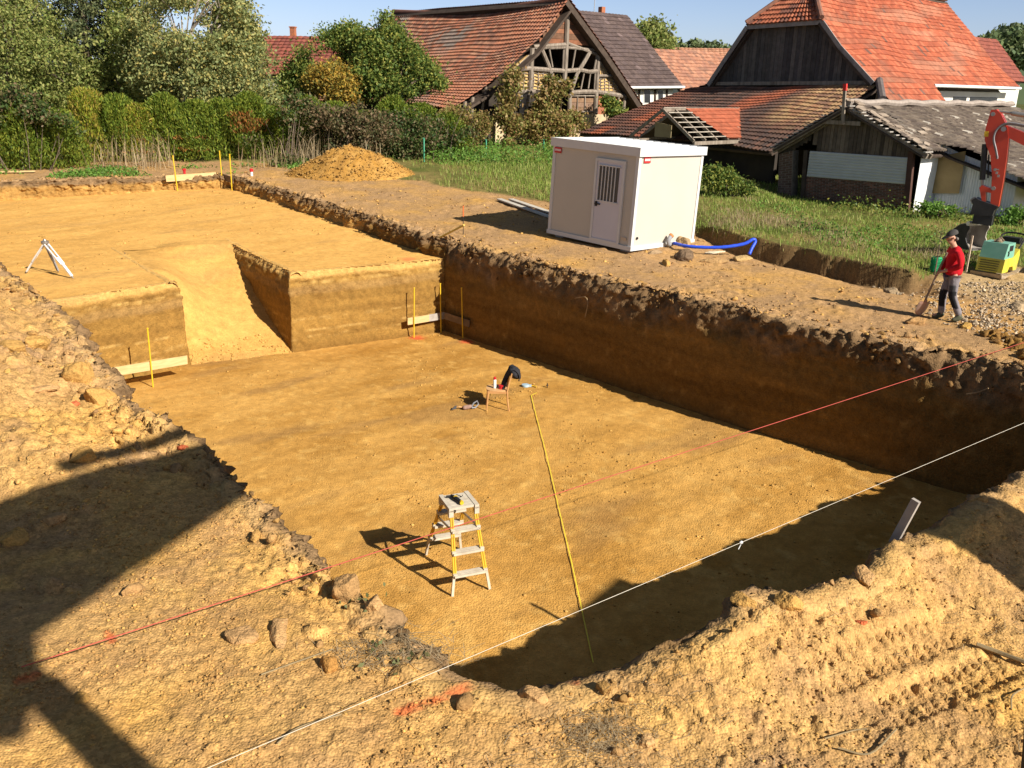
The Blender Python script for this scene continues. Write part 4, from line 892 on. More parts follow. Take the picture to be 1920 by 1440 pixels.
tree("tree", "upright green tree with thin top sprays left of the golden tree", "tree", 640, 46.5,
     [(625, 95, 38, 0), (660, 105, 42, .3), (640, 66, 22, 0), (590, 125, 36, 0), (680, 140, 42, .5), (560, 155, 36, .2), (545, 180, 30, 0), (660, 60, 16, 0), (615, 140, 40, .8)], 1300, 32, .075, LF_GREEN, M_BARK, tr=.1, seed=15, sig=.2)
tree("tree", "dense bright green tree directly left of the old barn roof", "tree", 745, 45,
     [(715, 105, 34, 0), (706, 48, 11, 0), (722, 34, 9, 0), (738, 66, 17, 0), (690, 82, 20, .2), (762, 100, 21, 0), (798, 135, 21, -.2), (815, 165, 18, -.2), (762, 150, 36, 0), (690, 145, 36, 0), (720, 72, 20, .3), (780, 118, 16, .3), (676, 62, 12, .4)], 1500, 32, .075, LF_GREEN, M_BARK, tr=.11, seed=16, sig=.2)
tree("tree", "far small tree between the brown roof and the orange roofs", "tree", 1222, 92, [(1222, 72, 26, 0), (1240, 85, 18, 0), (1205, 80, 20, 1)], 260, 24, .2, LF_OLIVE, M_BARK, tr=.2, seed=17, sig=.45)

# the dark spruce: whorls of drooping branches hung with needle sprays
def spruce(label, px, Y, htop, rad, seed):
    rg = np.random.default_rng(seed); b = PY(px, 300, Y); b[2] = gz(b[0], b[1]); t = thing("spruce_tree", label, "tree", b)
    m = MB(); m.tube([b, b + ZZ * htop], [.3, .05], 9); pts = []; br = MB()
    for z in np.arange(1.6, htop - .5, .42):
        R_ = rad * (1 - z / htop) ** .75 + .3; k = rg.integers(4, 6); a0 = rg.uniform(0, 6.28)
        for j in range(k):
            a = a0 + j * 6.28 / k + rg.uniform(-.3, .3); L = R_ * rg.uniform(.65, 1.1); d = np.array([math.cos(a), math.sin(a), 0])
            ps = [b + ZZ * z + d * L * s + ZZ * (.18 * s - .75 * s * s * (.5 + L * .12) + .25 * s ** 4) for s in np.linspace(0, 1, 6)]
            br.tube(ps, [.05, .04, .03, .025, .02, .012], 5)
            for s in np.linspace(.22, 1, int(9 + L * 4)):
                c = b + ZZ * z + d * L * s + ZZ * (.18 * s - .75 * s * s * (.5 + L * .12) + .25 * s ** 4)
                n = 15; q = rg.normal(size=(n, 3)) * [.2, .2, .1]; q[:, 2] -= np.abs(rg.normal(size=n)) * .36; pts.append(c + q)
    m.build("trunk", M_BARK, t); br.build("branches", M_BARK, t)
    v, f = leaf_mesh(np.vstack(pts), .13, .28, rg, upbias=0); mk("needles", v, f, LF_SPRUCE, t)
spruce("tall dark spruce with drooping branches standing among the left trees", 188, 51, 13.5, 4.4, 21)
spruce("second dark spruce, thinner, behind the olive tree at left", 60, 55, 12.0, 3.4, 22)

# hedge of conifers: each shrub a plant of its own
def hedge_mesh(seed, n=9500):
    rg = np.random.default_rng(seed); z = rg.uniform(0, 1, n) ** .8; R_ = .95 * np.sqrt(np.clip(1.03 - z ** 3.2, .02, 1)) * rg.uniform(.55, 1.06, n); a = rg.uniform(0, 6.283, n)
    lump = 1 + .22 * np.sin(a * 3 + seed + z * 4) + .12 * np.sin(a * 7 + z * 9)
    p = np.stack([np.cos(a) * R_ * lump, np.sin(a) * R_ * lump, .05 + z * 3.5 + .12 * np.sin(a * 5 + seed)], 1)
    up = np.stack([np.cos(a) * .35, np.sin(a) * .35, np.ones(n)], 1) + rg.normal(size=(n, 3)) * .3; up /= np.linalg.norm(up, axis=1)[:, None]
    s = rg.normal(size=(n, 3)); s -= (s * up).sum(1)[:, None] * up; s /= np.linalg.norm(s, axis=1)[:, None]
    L = rg.uniform(.07, .2, n)[:, None]; w_ = .026
    v = np.stack([p - up * L * .4, p + s * w_ + up * L * .2, p + up * L, p - s * w_ + up * L * .2], 1).reshape(-1, 3)
    return v, np.arange(n * 4).reshape(-1, 4)
hv = [hedge_mesh(s) for s in (1, 2, 3)]
HEDGE = [(-25, 0, .95, "partly off the left edge"), (40, 0, 1.0, "under the leftmost olive tree"), (95, 0, 1.05, "second from the left edge"), (155, 1, 1.08, "bright one at left, yellow streaked"), (212, 0, 1.04, "left of the yellowing shrub"),
         (255, 1, 1.05, "yellowest in the row, rusty below"), (303, 0, .96, "just left of the pale tree trunk"), (362, 0, 1.02, "left of the two far yellow stakes, below the fruit tree"), (412, 0, 1.05, "right behind the pair of far yellow stakes"), (462, 2, .96, "rust brown patched and half dead"),
         (520, 0, .98, "behind the brambles left of the soil heap"), (570, 0, 1.0, "behind the left flank of the soil heap"), (625, 0, .86, "behind the crest of the soil heap"), (683, 0, .92, "below the gap between two green trees"), (735, 0, .95, "left of the green fence post nearest the heap"),
         (785, 0, .92, "rising behind the first green fence post"), (838, 0, .86, "rightmost and smallest in the row")]
for i, (px, mt, sc, where) in enumerate(HEDGE):
    q = P(px, 302 + (8 if px < 100 else 0), .8); b = np.array([q[0], q[1] + .9, 0]); b[2] = gz(b[0], b[1]) - .1
    mats = (LF_THUJA, LF_THUJA2, LF_THUJA)[mt]
    t = thing("hedge_shrub", "%s conifer hedge shrub, %s" % (("fresh green", "yellow green", "rusty")[mt], where), "hedge shrub", b, "conifer hedge shrubs in a row behind the pit")
    v, f = hv[i % 3]; a = rng.uniform(0, 6.28); ca, sa = math.cos(a), math.sin(a); wsc = 1.05
    vv = np.stack([(v[:, 0] * ca - v[:, 1] * sa) * wsc, (v[:, 0] * sa + v[:, 1] * ca) * wsc, v[:, 2] * (sc * (.72 + .1 * math.sin(i * 2.3)))], 1) + b
    mk("foliage", vv, f, mats, t)
    if mt == 2 or i in (5, 7):                              # dead rusty patch on one side
        k = (np.repeat((v.reshape(-1, 4, 3)[:, :, 2].mean(1) > (1.5 if mt == 2 else .6)) & (v.reshape(-1, 4, 3)[:, :, 2].mean(1) < (2.6 if mt == 2 else 1.5)) & (vv.reshape(-1, 4, 3)[:, :, 1].mean(1) < b[1] - .2) & (vn(v.reshape(-1, 4, 3)[:, 0, 0] * 2, v.reshape(-1, 4, 3)[:, 0, 2] * 2, seed=i) > -.25), 4))
        dv_ = vv[k] + np.array([0, -.06, .03]); mk("dead_sprays", dv_, np.arange(len(dv_)).reshape(-1, 4), LF_RUST, t)
    m = MB(); m.tube([b, b + ZZ * 2.1 * sc], [.09, .03], 7); m.build("stem", M_BARK, t)

def bush(name, label, cat, lobes, Y, ncl, nl, ls, mat, seed, stalk=True, sig=.16, group=None):
    rg = np.random.default_rng(seed); L = px_lobes(lobes, Y); c = np.mean([l[:3] for l in L], 0); b = np.array([c[0], c[1], gz(c[0], min(c[1], 60))])
    t = thing(name, label, cat, b, group); p, cc = lobes_pts(L, ncl, nl, sig, rg, shell=.3); p = p[p[:, 2] > b[2] - .2]
    v, f = leaf_mesh(p, ls, .6, rg); mk("foliage", v, f, mat, t)
    if stalk:
        m = MB()
        for k in range(14):
            l = L[rg.integers(len(L))]; e = np.array(l[:3]) + rg.normal(size=3) * l[3] * .5; s = b + np.array([(e[0] - b[0]) * .6, (e[1] - b[1]) * .6, 0]); m.tube([s, (s + e) / 2 + rg.normal(size=3) * .1, e], [.02, .016, .008], 4)
        m.build("stems", M_BARK, t)
    return t
bush("bramble_bush", "dark bramble thicket at the far left below the olive tree", "bush", [(15, 240, 40, 0), (70, 235, 42, 0), (-40, 245, 40, 0), (110, 250, 30, 0), (40, 200, 35, .6)], 36.4, 420, 30, .075, LF_BRAMBLE, 41)
bush("bramble_bush", "bramble thicket left of the soil heap, under the rusty hedge shrub", "bush", [(500, 245, 36, 0), (545, 240, 40, 0), (470, 240, 26, .3), (530, 285, 24, -.3), (560, 200, 26, .6)], 39.4, 420, 30, .07, LF_BRAMBLE, 42)
bush("bramble_bush", "brownish bramble thicket behind the crest of the soil heap", "bush", [(600, 240, 40, 0), (650, 235, 40, 0), (700, 250, 40, .3), (640, 275, 28, -.2)], 40.4, 480, 30, .065, leafm("bramble_brown", [(.03, .04, .015), (.06, .06, .025), (.11, .075, .04), (.14, .095, .055), (.05, .06, .02)]), 43)
bush("bramble_bush", "tangled bramble thicket right of the soil heap along the green posts", "bush", [(740, 255, 40, 0), (790, 255, 40, .2), (840, 250, 36, .4), (765, 285, 25, -.2), (870, 230, 26, .7)], 42, 480, 30, .065, LF_BRAMBLE, 44)
bush("bramble_bush", "rust brown bramble hanging at the right end of the hedge", "bush", [(850, 222, 26, 0), (895, 235, 24, .2), (875, 262, 22, 0)], 44.2, 240, 28, .07, LF_VINE, 45)
bush("vine", "thick vine climbing the middle of the old barn gable", "vine", [(1020, 190, 17, 0), (1030, 160, 12, 0), (1045, 175, 13, 0), (1000, 235, 22, -.3), (1030, 225, 22, -.3), (1062, 160, 8, 0), (1015, 260, 20, -.4), (1055, 235, 18, 0)], 49.8, 330, 28, .09, LF_VINE, 46, sig=.2)
bush("vine", "vine climbing the left timbers of the old barn gable", "vine", [(952, 190, 13, 0), (960, 150, 12, 0), (955, 170, 12, 0), (962, 235, 16, -.3), (945, 215, 13, -.2), (968, 140, 9, 0), (950, 268, 14, -.4)], 48.0, 230, 28, .09, LF_VINE, 47, sig=.18)
bush("vine", "small green vine on the right corner of the old barn gable", "vine", [(1150, 205, 12, 0), (1140, 190, 8, 0), (1158, 215, 11, 0)], 53.2, 90, 26, .09, LF_GREEN, 48, sig=.16)
bush("vine", "low spreading vine along the plaster base of the old barn", "vine", [(1075, 225, 14, 0), (1090, 245, 14, 0), (1062, 262, 15, -.3), (1040, 275, 14, -.6)], 50.6, 200, 26, .09, LF_VINE, 49, sig=.18)
bush("shrub", "leafy elder shrub beside the dark barn opening, right of the cabin", "bush", [(1345, 335, 20, 0), (1375, 345, 14, 0), (1325, 345, 16, 0), (1400, 355, 9, 0), (1365, 330, 12, 0)], 32.5, 260, 26, .055, LF_GREEN, 50, sig=.13)
bush("shrub", "low creeper with big leaves at the foot of the white shed wall", "bush", [(1760, 392, 10, 0), (1785, 398, 10, 0), (1735, 388, 8, 0), (1810, 405, 9, -.4)], 30.4, 110, 24, .05, LF_NETTLE, 51, sig=.1)
bush("shrub", "bright leafy shrub at the right frame edge by the sunlit shed corner", "bush", [(1905, 405, 14, 0), (1925, 415, 18, -.4), (1890, 420, 11, -.3)], 29.5, 150, 24, .055, LF_NETTLE, 52, sig=.12)

# grasses: uncountable, one object each
def blades(name, xy, h, wd, mat, lean=.35, seed=0, droop=.4):
    rg = np.random.default_rng(seed); n = len(xy); z = ground_h(xy[:, 0], xy[:, 1], False) - .03; hh = h * rg.uniform(.5, 1.3, n)
    a = rg.uniform(0, 6.283, n); d = np.stack([np.cos(a), np.sin(a), np.zeros(n)], 1); s = np.stack([-np.sin(a), np.cos(a), np.zeros(n)], 1)
    ln = rg.normal(0, lean, n)[:, None]; b = np.column_stack([xy, z]); wv = (wd * rg.uniform(.6, 1.3, n))[:, None]
    m1 = b + ZZ * (hh * .6)[:, None] + d * ln * hh[:, None] * .4; tp = b + ZZ * (hh * (1 - droop * .3))[:, None] + d * ln * hh[:, None] * (1 + droop)
    v = np.stack([b - s * wv, b + s * wv, m1 + s * wv * .7, m1 - s * wv * .7, tp], 1).reshape(-1, 3); i = np.arange(n)[:, None] * 5
    q = np.concatenate([i + [0, 1, 2, 3]], 1); tri = np.concatenate([i + [3, 2, 4, 4]], 1)
    o = mk(name, v, [tuple(r) for r in q] + [tuple(r[:3]) for r in tri], mat); kind(o, 'stuff'); return o
def scatter(n, x0, x1, y0, y1, fn, rg):
    x = rg.uniform(x0, x1, n); y = rg.uniform(y0, y1, n); k = rg.random(n) < fn(x, y); return np.column_stack([x[k], y[k]])
rg = np.random.default_rng(55)
CABC = np.array([3.0, 23.2])
def in_cabin(x, y): 
    dx, dy = x - CABC[0], y - CABC[1]; e1 = (-math.sin(.76), math.cos(.76)); e2 = (math.cos(.76), math.sin(.76))
    a = dx * e1[0] + dy * e1[1]; b = dx * e2[0] + dy * e2[1]; return (a > -.1) & (a < 3.2) & (b > -.1) & (b < 2.9)
pat = lambda x, y: np.clip(.75 + .8 * fbm(x, y, f=.35, o=3, seed=201), .05, 1)
fld = lambda x, y: (field_side(x, y) > .05) * pat(x, y) * ~in_cabin(x, y)
xy = scatter(120000, 2, 26, 18, 42, lambda x, y: fld(x, y) * ss(-.2, .5, x - 2 - (30 - y) * .25), rg)
blades("grass", xy, .15, .011, LF_GRASS, seed=56)
xy = scatter(45000, -8, 6, 30.5, 47, lambda x, y: fld(x, y) * ss(-.9, .2, fbm(x, y, f=.5, o=2, seed=203) + (x + 2) * .12), rg)
blades("grass", xy, .24, .012, LF_GRASS, seed=57)
xy = scatter(22000, 5.5, 12, 22, 32, lambda x, y: fld(x, y) * np.clip(fbm(x, y, f=.6, o=2, seed=205) * 1.6 - .1 + .6 * np.exp(-((x - 7) ** 2 + (y - 26.5) ** 2) / 3), 0, 1), rg)
blades("dry_grass", xy, .27, .006, LF_DRY, seed=58, lean=.35, droop=.7)
xy = scatter(26000, -22, -7, 33.5, 39.5, lambda x, y: (sdist(x, y, OUTER) > .55) * ss(0, .8, y - (36.3 + .37 * (x + 11.3)) + .2) * ss(3.0, 2.2, y - (36.3 + .37 * (x + 11.3))) * np.clip(fbm(x, y, f=.6, o=2, seed=207) * 2.4 + .12, 0, 1), rg)
p = np.column_stack([xy, ground_h(xy[:, 0], xy[:, 1], False) + np.abs(rg.normal(0, .10, len(xy)))]); v, f = leaf_mesh(p, .055, .6, rg); kind(mk("ground_cover", v, f, LF_NETTLE), 'stuff')
xy = scatter(30000, -26, -5, 34, 42, lambda x, y: ss(1.1, 2.0, y - (36.3 + .37 * (x + 11.3))) * ss(4.2, 3, y - (36.3 + .37 * (x + 11.3))) * np.clip(fbm(x, y, f=.5, o=2, seed=209) * 3.0 - .25, 0, 1) * .42, rg)
blades("dry_reeds", xy, 1.35, .012, LF_DRY, lean=.5, seed=59, droop=.4)
xy = scatter(26000, 8, 24, 20.3, 33, lambda x, y: fld(x, y) * np.clip(fbm(x, y, f=.5, o=3, seed=211) * 2.2 - .1, 0, 1), rg)
p = np.column_stack([xy, ground_h(xy[:, 0], xy[:, 1], False) + np.abs(rg.normal(0, .12, len(xy)))]); v, f = leaf_mesh(p, .04, .6, rg); kind(mk("weeds", v, f, LF_NETTLE), 'stuff')
xy = scatter(9000, -4, 4, 40, 46.5, lambda x, y: np.clip(.6 + fbm(x, y, f=.6, o=2, seed=213), 0, 1), rg)
p = np.column_stack([xy, ground_h(xy[:, 0], xy[:, 1], False) + np.abs(rg.normal(0, .3, len(xy)))]); v, f = leaf_mesh(p, .06, .6, rg); kind(mk("nettles", v, f, LF_NETTLE), 'stuff')
xy = scatter(9000, 7, 20, 29.3, 33.2, lambda x, y: ss(1.6, .4, np.abs((x - SB[0]) * U[0] + (y - SB[1]) * U[1] + .7)) * np.clip(.5 + fbm(x, y, f=.9, o=2, seed=215) * 1.3, 0, 1), rg)
p = np.column_stack([xy, ground_h(xy[:, 0], xy[:, 1], False) + np.abs(rg.normal(0, .2, len(xy)))]); v, f = leaf_mesh(p, .05, .6, rg); kind(mk("nettles", v, f, LF_GREEN), 'stuff')

# hills with woods
def hill(name, Y, prof, mat, dep, seed, kindv='structure'):
    xs = []; rows = []
    px = np.arange(prof[0][0], prof[-1][0] + 1, 12.0); py = np.interp(px, [q[0] for q in prof], [q[1] for q in prof])
    V_ = []; n = len(px)
    for k, (t, fz) in enumerate(((0, -.2), (.25, .55), (.6, .9), (1.0, 1.0), (1.6, .5), (2.2, -.2))):
        for i in range(n):
            p = PY(px[i], py[i], Y); top = p[2]; x = p[0]; V_.append([x * (1 + t * dep / Y * .6), Y + t * dep, -2 + (top + 2) * max(fz, -.3) + 1.2 * vn(x * .02, t * 5, seed=seed) * (fz > 0)])
    fs = [(r * n + i, r * n + i + 1, (r + 1) * n + i + 1, (r + 1) * n + i) for r in range(5) for i in range(n - 1)]
    o = mk(name, np.array(V_), fs, mat, smooth=True); kind(o, kindv); return o
hill("hills", 3000, [(-1500, 120), (100, 105), (430, 100), (500, 64), (530, 62), (600, 80), (760, 110), (1500, 110), (3500, 100)], pm("hazy_hill", (.16, .24, .36), (.18, .26, .38), sc=.01, rough=1), 500, 1)  # distance haze put into the blue colour
hill("hills", 420, [(-1500, 130), (700, 135), (1150, 110), (1230, 82), (1290, 76), (1360, 88), (1500, 100), (1800, 95), (2100, 80), (3500, 90)], pm("wood_hill", (.05, .075, .035), (.07, .09, .04), sc=.05, rough=1), 80, 2)
def woods(name, n, Y0, Y1, px0, px1, pyf, leaf, nl, seed, rad):
    rg = np.random.default_rng(seed); pts = []
    for _ in range(n):
        px = rg.uniform(px0, px1); Y = rg.uniform(Y0, Y1); c = PY(px, pyf(px) + rg.uniform(0, 40), Y); k = rad * rg.uniform(.6, 1.2)
        d = rg.normal(size=(nl, 3)); d /= np.linalg.norm(d, axis=1)[:, None]; pts.append(c + d * k * rg.uniform(.7, 1.05, (nl, 1)) * [1, 1, .9])
    v, f = leaf_mesh(np.vstack(pts), leaf, .7, rg); o = mk(name, v, f, LF_WOOD); kind(o, 'stuff'); return o
LF_WOOD = leafm("far_wood_leaf", [(.045, .07, .03), (.065, .09, .035), (.09, .105, .04), (.05, .065, .035)], trans=.2)
woods("far_woods", 150, 400, 425, 1200, 1420, lambda p: np.interp(p, [1200, 1290, 1420], [88, 82, 100]), .9, 70, 5, 3.2)
woods("woods", 130, 118, 150, 1835, 2150, lambda p: np.interp(p, [1835, 1870, 1920, 2150], [95, 72, 66, 40]), .36, 420, 6, 2.3)

# ================================================================== SITE OBJECTS
def floor_at(x, y): return float(floor_z(np.array([x]), np.array([y]))[0])
def ground_at(x, y): return float(ground_h(np.array([x]), np.array([y]))[0])
def PF(px, py):
    z = ZF
    for _ in range(4): p = P(px, py, z); z = floor_at(p[0], p[1])
    return np.array([p[0], p[1], z])
def PT(px, py):
    z = -.3
    for _ in range(8): p = P(px, py, z); z = float(terrace_zz(np.array([p[0]]), np.array([p[1]]))[0])
    return np.array([p[0], p[1], z])
def PGd(px, py):
    z = 0.1
    for _ in range(8): p = P(px, py, z); z = .5 * z + .5 * ground_at(p[0], p[1])
    return np.array([p[0], p[1], ground_at(p[0], p[1])])
def hz(base, py):                                         # height above base reached at picture row py
    b = np.asarray(base, float); lo, hi = -1.0, 8.0
    for _ in range(40):
        m_ = (lo + hi) / 2; v_ = b + ZZ * m_ - CC; y_ = 720 - F * (v_ @ UP) / (v_ @ FW)
        if y_ > py: lo = m_
        else: hi = m_
    return lo
M_YEL = pm("yellow_paint", (.72, .47, .02), (.62, .40, .03), sc=6, rough=.45)
M_NEWWOOD = pm("new_board", (.62, .44, .22), (.50, .34, .15), sc=4, rough=.75, bump=.002, stretch=(1, 1, 6))
M_GREYWOOD = pm("grey_board_wood", (.40, .36, .32), (.27, .24, .21), sc=6, rough=.85, bump=.003)
M_SHADEDWOOD = pm("shaded_board", (.20, .14, .09), (.13, .09, .06), sc=5, rough=.85)  # shade put into the wood colour of boards turned from the sun
M_BLACK = pm("black_rubber", (.012, .012, .013), (.022, .022, .023), sc=8, rough=.6)
M_RED = pm("red_plastic", (.55, .02, .025), (.45, .02, .025), sc=8, rough=.4)
M_STEEL = pm("worn_steel", (.42, .40, .37), (.28, .26, .24), sc=5, rough=.38, metal=.7)
M_PALEMETAL = pm("pale_aluminium", (.72, .70, .66), (.58, .56, .52), sc=9, rough=.45, metal=.25)

# ---- cabin
CB = np.array([3.01, 23.28, .16]); yw = .76
e1 = np.array([-math.sin(yw), math.cos(yw), .03]); e1 /= np.linalg.norm(e1)
e2 = np.array([math.cos(yw), math.sin(yw), -.02]); e2 /= np.linalg.norm(e2)
e3 = np.cross(e2, e1); e3 /= np.linalg.norm(e3)
e3 = e3 if e3[2] > 0 else -e3
CA, CBW, CHH = 3.02, 2.74, 2.61
def cq(a, b, c): return CB + e1 * a + e2 * b + e3 * c
cab = thing("site_cabin", "cream metal site cabin with barred door window, on the bank beside the pit", "site cabin", CB)
M_CABIN = pm("cream_panel", (.50, .465, .40), (.46, .43, .37), sc=.8, rough=.45)
M_CABTRIM = pm("white_trim", (.60, .60, .59), (.55, .55, .54), sc=2, rough=.4)
m = MB(); m.box(cq(CA / 2, CBW / 2, CHH / 2 - .02), (CA - .02, CBW - .02, CHH - .2), (e1, e2, e3)); m.build("wall", M_CABIN, cab)
m = MB(); m.box(cq(CA / 2, CBW / 2, .055), (CA + .06, CBW + .06, .11), (e1, e2, e3)); m.build("base_frame", M_CABTRIM, cab)
for (a, b) in ((0, 0), (CA, 0), (0, CBW), (CA, CBW)): m = MB(); m.box(cq(a + (.04 if a == 0 else -.04), b + (.04 if b == 0 else -.04), CHH / 2), (.1, .1, CHH - .2), (e1, e2, e3)); m.build("corner_post", M_CABTRIM, cab)
m = MB()
for a in (-.04, CA + .04): m.box(cq(a, CBW / 2, CHH - .1), (.05, CBW + .13, .22), (e1, e2, e3))
for b in (-.04, CBW + .04): m.box(cq(CA / 2, b, CHH - .1), (CA + .03, .05, .22), (e1, e2, e3))
m.build("roof_fascia", M_CABTRIM, cab)
m = MB(); n_ = 60; vs_ = []
for i in range(n_ + 1):
    t = i / n_; hgt = CHH - .03 + (.035 if (i % 5) in (0, 1) else 0) 
    vs_ += [cq(CA * t, 0, hgt), cq(CA * t, CBW, hgt + .0)]
m.add(vs_, [(2 * i, 2 * i + 1, 2 * i + 3, 2 * i + 2) for i in range(n_)]); m.build("roof", M_CABTRIM, cab)
dA, dB = .43, 1.39                                        # door from the corner along the shaded side (local a)
def dq(a, c, o): return CB + e1 * a - e2 * o + e3 * c
def dbox(m, a0, a1, c0, c1, o, th): m.box(dq((a0 + a1) / 2, (c0 + c1) / 2, o), (a1 - a0, th, c1 - c0), (e1, e2, e3))
door = MB(); dbox(door, dA, dB, .12, 2.2, .0, .05); do = door.build("door", pm("white_door", (.58, .57, .62), (.54, .53, .58), sc=1.5, rough=.4), cab)
m = MB(); dbox(m, dA - .03, dA + .04, .1, 2.24, .02, .05); dbox(m, dB - .04, dB + .03, .1, 2.24, .02, .05); dbox(m, dA + .04, dB - .04, 2.17, 2.24, .02, .05); dbox(m, dA + .04, dB - .04, .1, .15, .02, .05); m.build("door_frame", M_CABTRIM, cab)
m = MB(); dbox(m, dA + .15, dB - .13, 1.17, 2.06, .022, .02); m.build("window_pane", pm("meshed_glass", (.05, .048, .045), (.09, .085, .08), sc=60, rough=.3), do)
m = MB()
for k in range(6): a_ = dA + .15 + (dB - .28 - dA) * (k + .5) / 6 ; dbox(m, a_ - .012 + .055, a_ + .012 + .055, 1.15, 2.07, .045, .02)
dbox(m, dA + .12, dB - .10, 2.055, 2.085, .045, .022); dbox(m, dA + .12, dB - .10, 1.135, 1.165, .045, .022); m.build("window_bars", M_CABTRIM, do)
m = MB(); m.box(dq(dB - .16, 1.06, .05), (.16, .04, .035), (e1, e2, e3)); m.box(dq(dB - .11, 1.06, .045), (.045, .04, .13), (e1, e2, e3)); m.build("handle", M_BLACK, do)
M_LABRED = pm("sticker_red", (.50, .03, .03), (.46, .03, .03), sc=3, rough=.5)
M_LABWHITE = pm("sticker_white", (.75, .70, .68), (.68, .60, .58), sc=30, rough=.5)
def sticker(org, ax, ay, nrm):
    m = MB(); m.box(org, (.26, .01, .15), (ax, nrm, ay)); s_ = m.build("sticker", M_LABRED, cab)
    m = MB(); 
    for k in range(7): m.box(org + ax * (-.096 + .032 * k) + ay * .005 + nrm * .007, (.024, .004, .055), (ax, nrm, ay))
    m.build("lettering", M_LABWHITE, s_)
sticker(cq(2.84, 0, 2.3) - e2 * .012, -e1, e3, -e2)
sticker(cq(0, .32, 2.31) - e1 * .012, e2, e3, -e1)
m = MB(); m.lathe(cq(-.012, .22, .32), [(.0, -.01), (.035, -.008), (.035, .012), (0, .014)], 12, -e1); m.build("vent_hole", M_BLACK, cab)
m = MB(); m.box(cq(.25, 0, .28) - e2 * .012, (.16, .006, .08), (e1, e2, e3)); m.build("plate", pm("faded_plate", (.55, .45, .33), (.5, .4, .3), sc=9), cab)
m = MB()
for a, b in ((.3, .25), (.3, 2.4), (2.7, .25), (2.7, 2.4)): m.box(cq(a, b, -.1), (.3, .25, .2), (e1, e2, e3))
m.build("support_block", M_GREYWOOD, cab)

# ---- yellow stakes and batter boards
def stake(label, base, py_top, px_top, group="yellow steel stakes", r=.016):
    b = np.asarray(base, float); h = hz(b, py_top); top = b + ZZ * h
    tx = ray(px_top, py_top); tt = CC + tx * ((top[1] - CC[1]) / tx[1]); top[0] = tt[0]
    t = thing("marker_stake", label, "stake", b, group)
    m = MB(); m.tube([b - ZZ * .1, top], r, 8); m.build("rod", M_YEL, t)
    m = MB(); m.lathe(top, [(r * 1.05, 0), (r * 1.5, .005), (r * 1.5, .025), (r * .6, .03)], 8); m.build("cap", M_YEL, t); return b, top
def board(label, p0, p1, h, th, mat, group="batter boards", split=None):
    c = (np.asarray(p0) + np.asarray(p1)) / 2; t = thing("batter_board", label, "board", c, group)
    d = np.asarray(p1) - np.asarray(p0); L = np.linalg.norm(d); d /= L; n = np.cross(d, ZZ); n /= np.linalg.norm(n); u = np.cross(n, d)
    if split is None: m = MB(); m.box(c, (L, th, h), (d, n, u)); m.build("plank", mat, t)
    else:
        q = np.asarray(p0) + d * L * split
        m = MB(); m.box((p0 + q) / 2, (L * split, th, h), (d, n, u)); m.build("plank", mat, t)
        m = MB(); m.box((p1 + q) / 2, (L * (1 - split), th, h), (d, n, u)); m.build("grey_end", M_GREYWOOD, t)
    return t
sb1 = PF(776, 633); sb2 = PF(827, 624); sb3 = PF(868, 634)
for b, (px, py), lb in ((sb1, (776.5, 541), "left yellow stake at the pit's back corner, standing before a pale board"), (sb2, (825.5, 533), "middle yellow stake at the pit's back corner where two boards meet"), (sb3, (865.5, 541), "right yellow stake at the pit's back corner, before the shaded wall")): stake(lb, b, py, px)
dv = (sb2 - sb1) * [1, 1, 0]; dv /= np.linalg.norm(dv); nb = np.array([dv[1], -dv[0], 0])
o_ = sb1 - nb * .035
q = [on_plane(x, y, o_, dv) for x, y in ((764, 603), (833, 591.5))]
board("board of pale wood with a grey end at the pit's back corner", q[0], q[1], .19, .028, M_NEWWOOD, split=.58)
dv2 = (sb3 - sb2) * [1, 1, 0]; dv2 /= np.linalg.norm(dv2); nb2 = np.array([dv2[1], -dv2[0], 0]); o2_ = sb2 + np.array([-dv2[1], dv2[0], 0]) * .035
q = [on_plane(x, y, o2_, dv2) for x, y in ((834.5, 592), (880.5, 607))]
board("dark shaded board with bleached edge at the pit's back corner, under the right wall", q[0], q[1], .19, .028, M_SHADEDWOOD)
sb4 = PF(287, 726); stake("single yellow stake at the foot of the left cut block", sb4, 617, 276.5)
dv = np.array([LB[0] - BL[0], LB[1] - BL[1], 0]); dv /= np.linalg.norm(dv); o_ = sb4 + np.array([-dv[1], dv[0], 0]) * .035
q = [on_plane(x, y, o_, dv) for x, y in ((196, 700), (351, 674.5))]
board("long pale board across the foot of the left cut block", q[0], q[1], .2, .028, M_NEWWOOD)
f1 = PT(333, 357); f2 = PT(417.5, 349); f3 = PT(435, 357)
for b, (px, py), lb in ((f1, (324, 293), "leftmost far yellow stake, before the long far board"), (f2, (411.5, 284), "tallest far yellow stake, at the far terrace corner"), (f3, (430.5, 290), "far yellow stake right of the terrace corner, by the short dark board")): stake(lb, b, py, px, r=.022)
dv = (f2 - f1) * [1, 1, 0]; dv /= np.linalg.norm(dv); o_ = f1 + np.array([-dv[1], dv[0], 0]) * .05
q = [on_plane(x, y, o_, dv) for x, y in ((311, 335), (407, 328.5))]
board("long new board at the far terrace corner between two yellow stakes", q[0], q[1], .24, .03, M_NEWWOOD)
dv = (f3 - f2) * [1, 1, 0]; dv /= np.linalg.norm(dv); o_ = f2 + np.array([-dv[1], dv[0], 0]) * .05
q = [on_plane(x, y, o_, dv) for x, y in ((413, 330), (437, 338))]
board("short dark board at the far terrace corner facing away from the sun", q[0], q[1], .24, .03, M_SHADEDWOOD)
a_ = PT(781, 469); b_ = P(870, 422, .62); t = thing("yellow_pole", "yellow pole lying slanted from the terrace up onto the bank", "pole", a_)
m = MB(); m.tube([a_ + ZZ * .02, b_], .028, 8); m.build("rod", pm("dusty_yellow", (.62, .45, .09), (.5, .36, .1), sc=5), t)
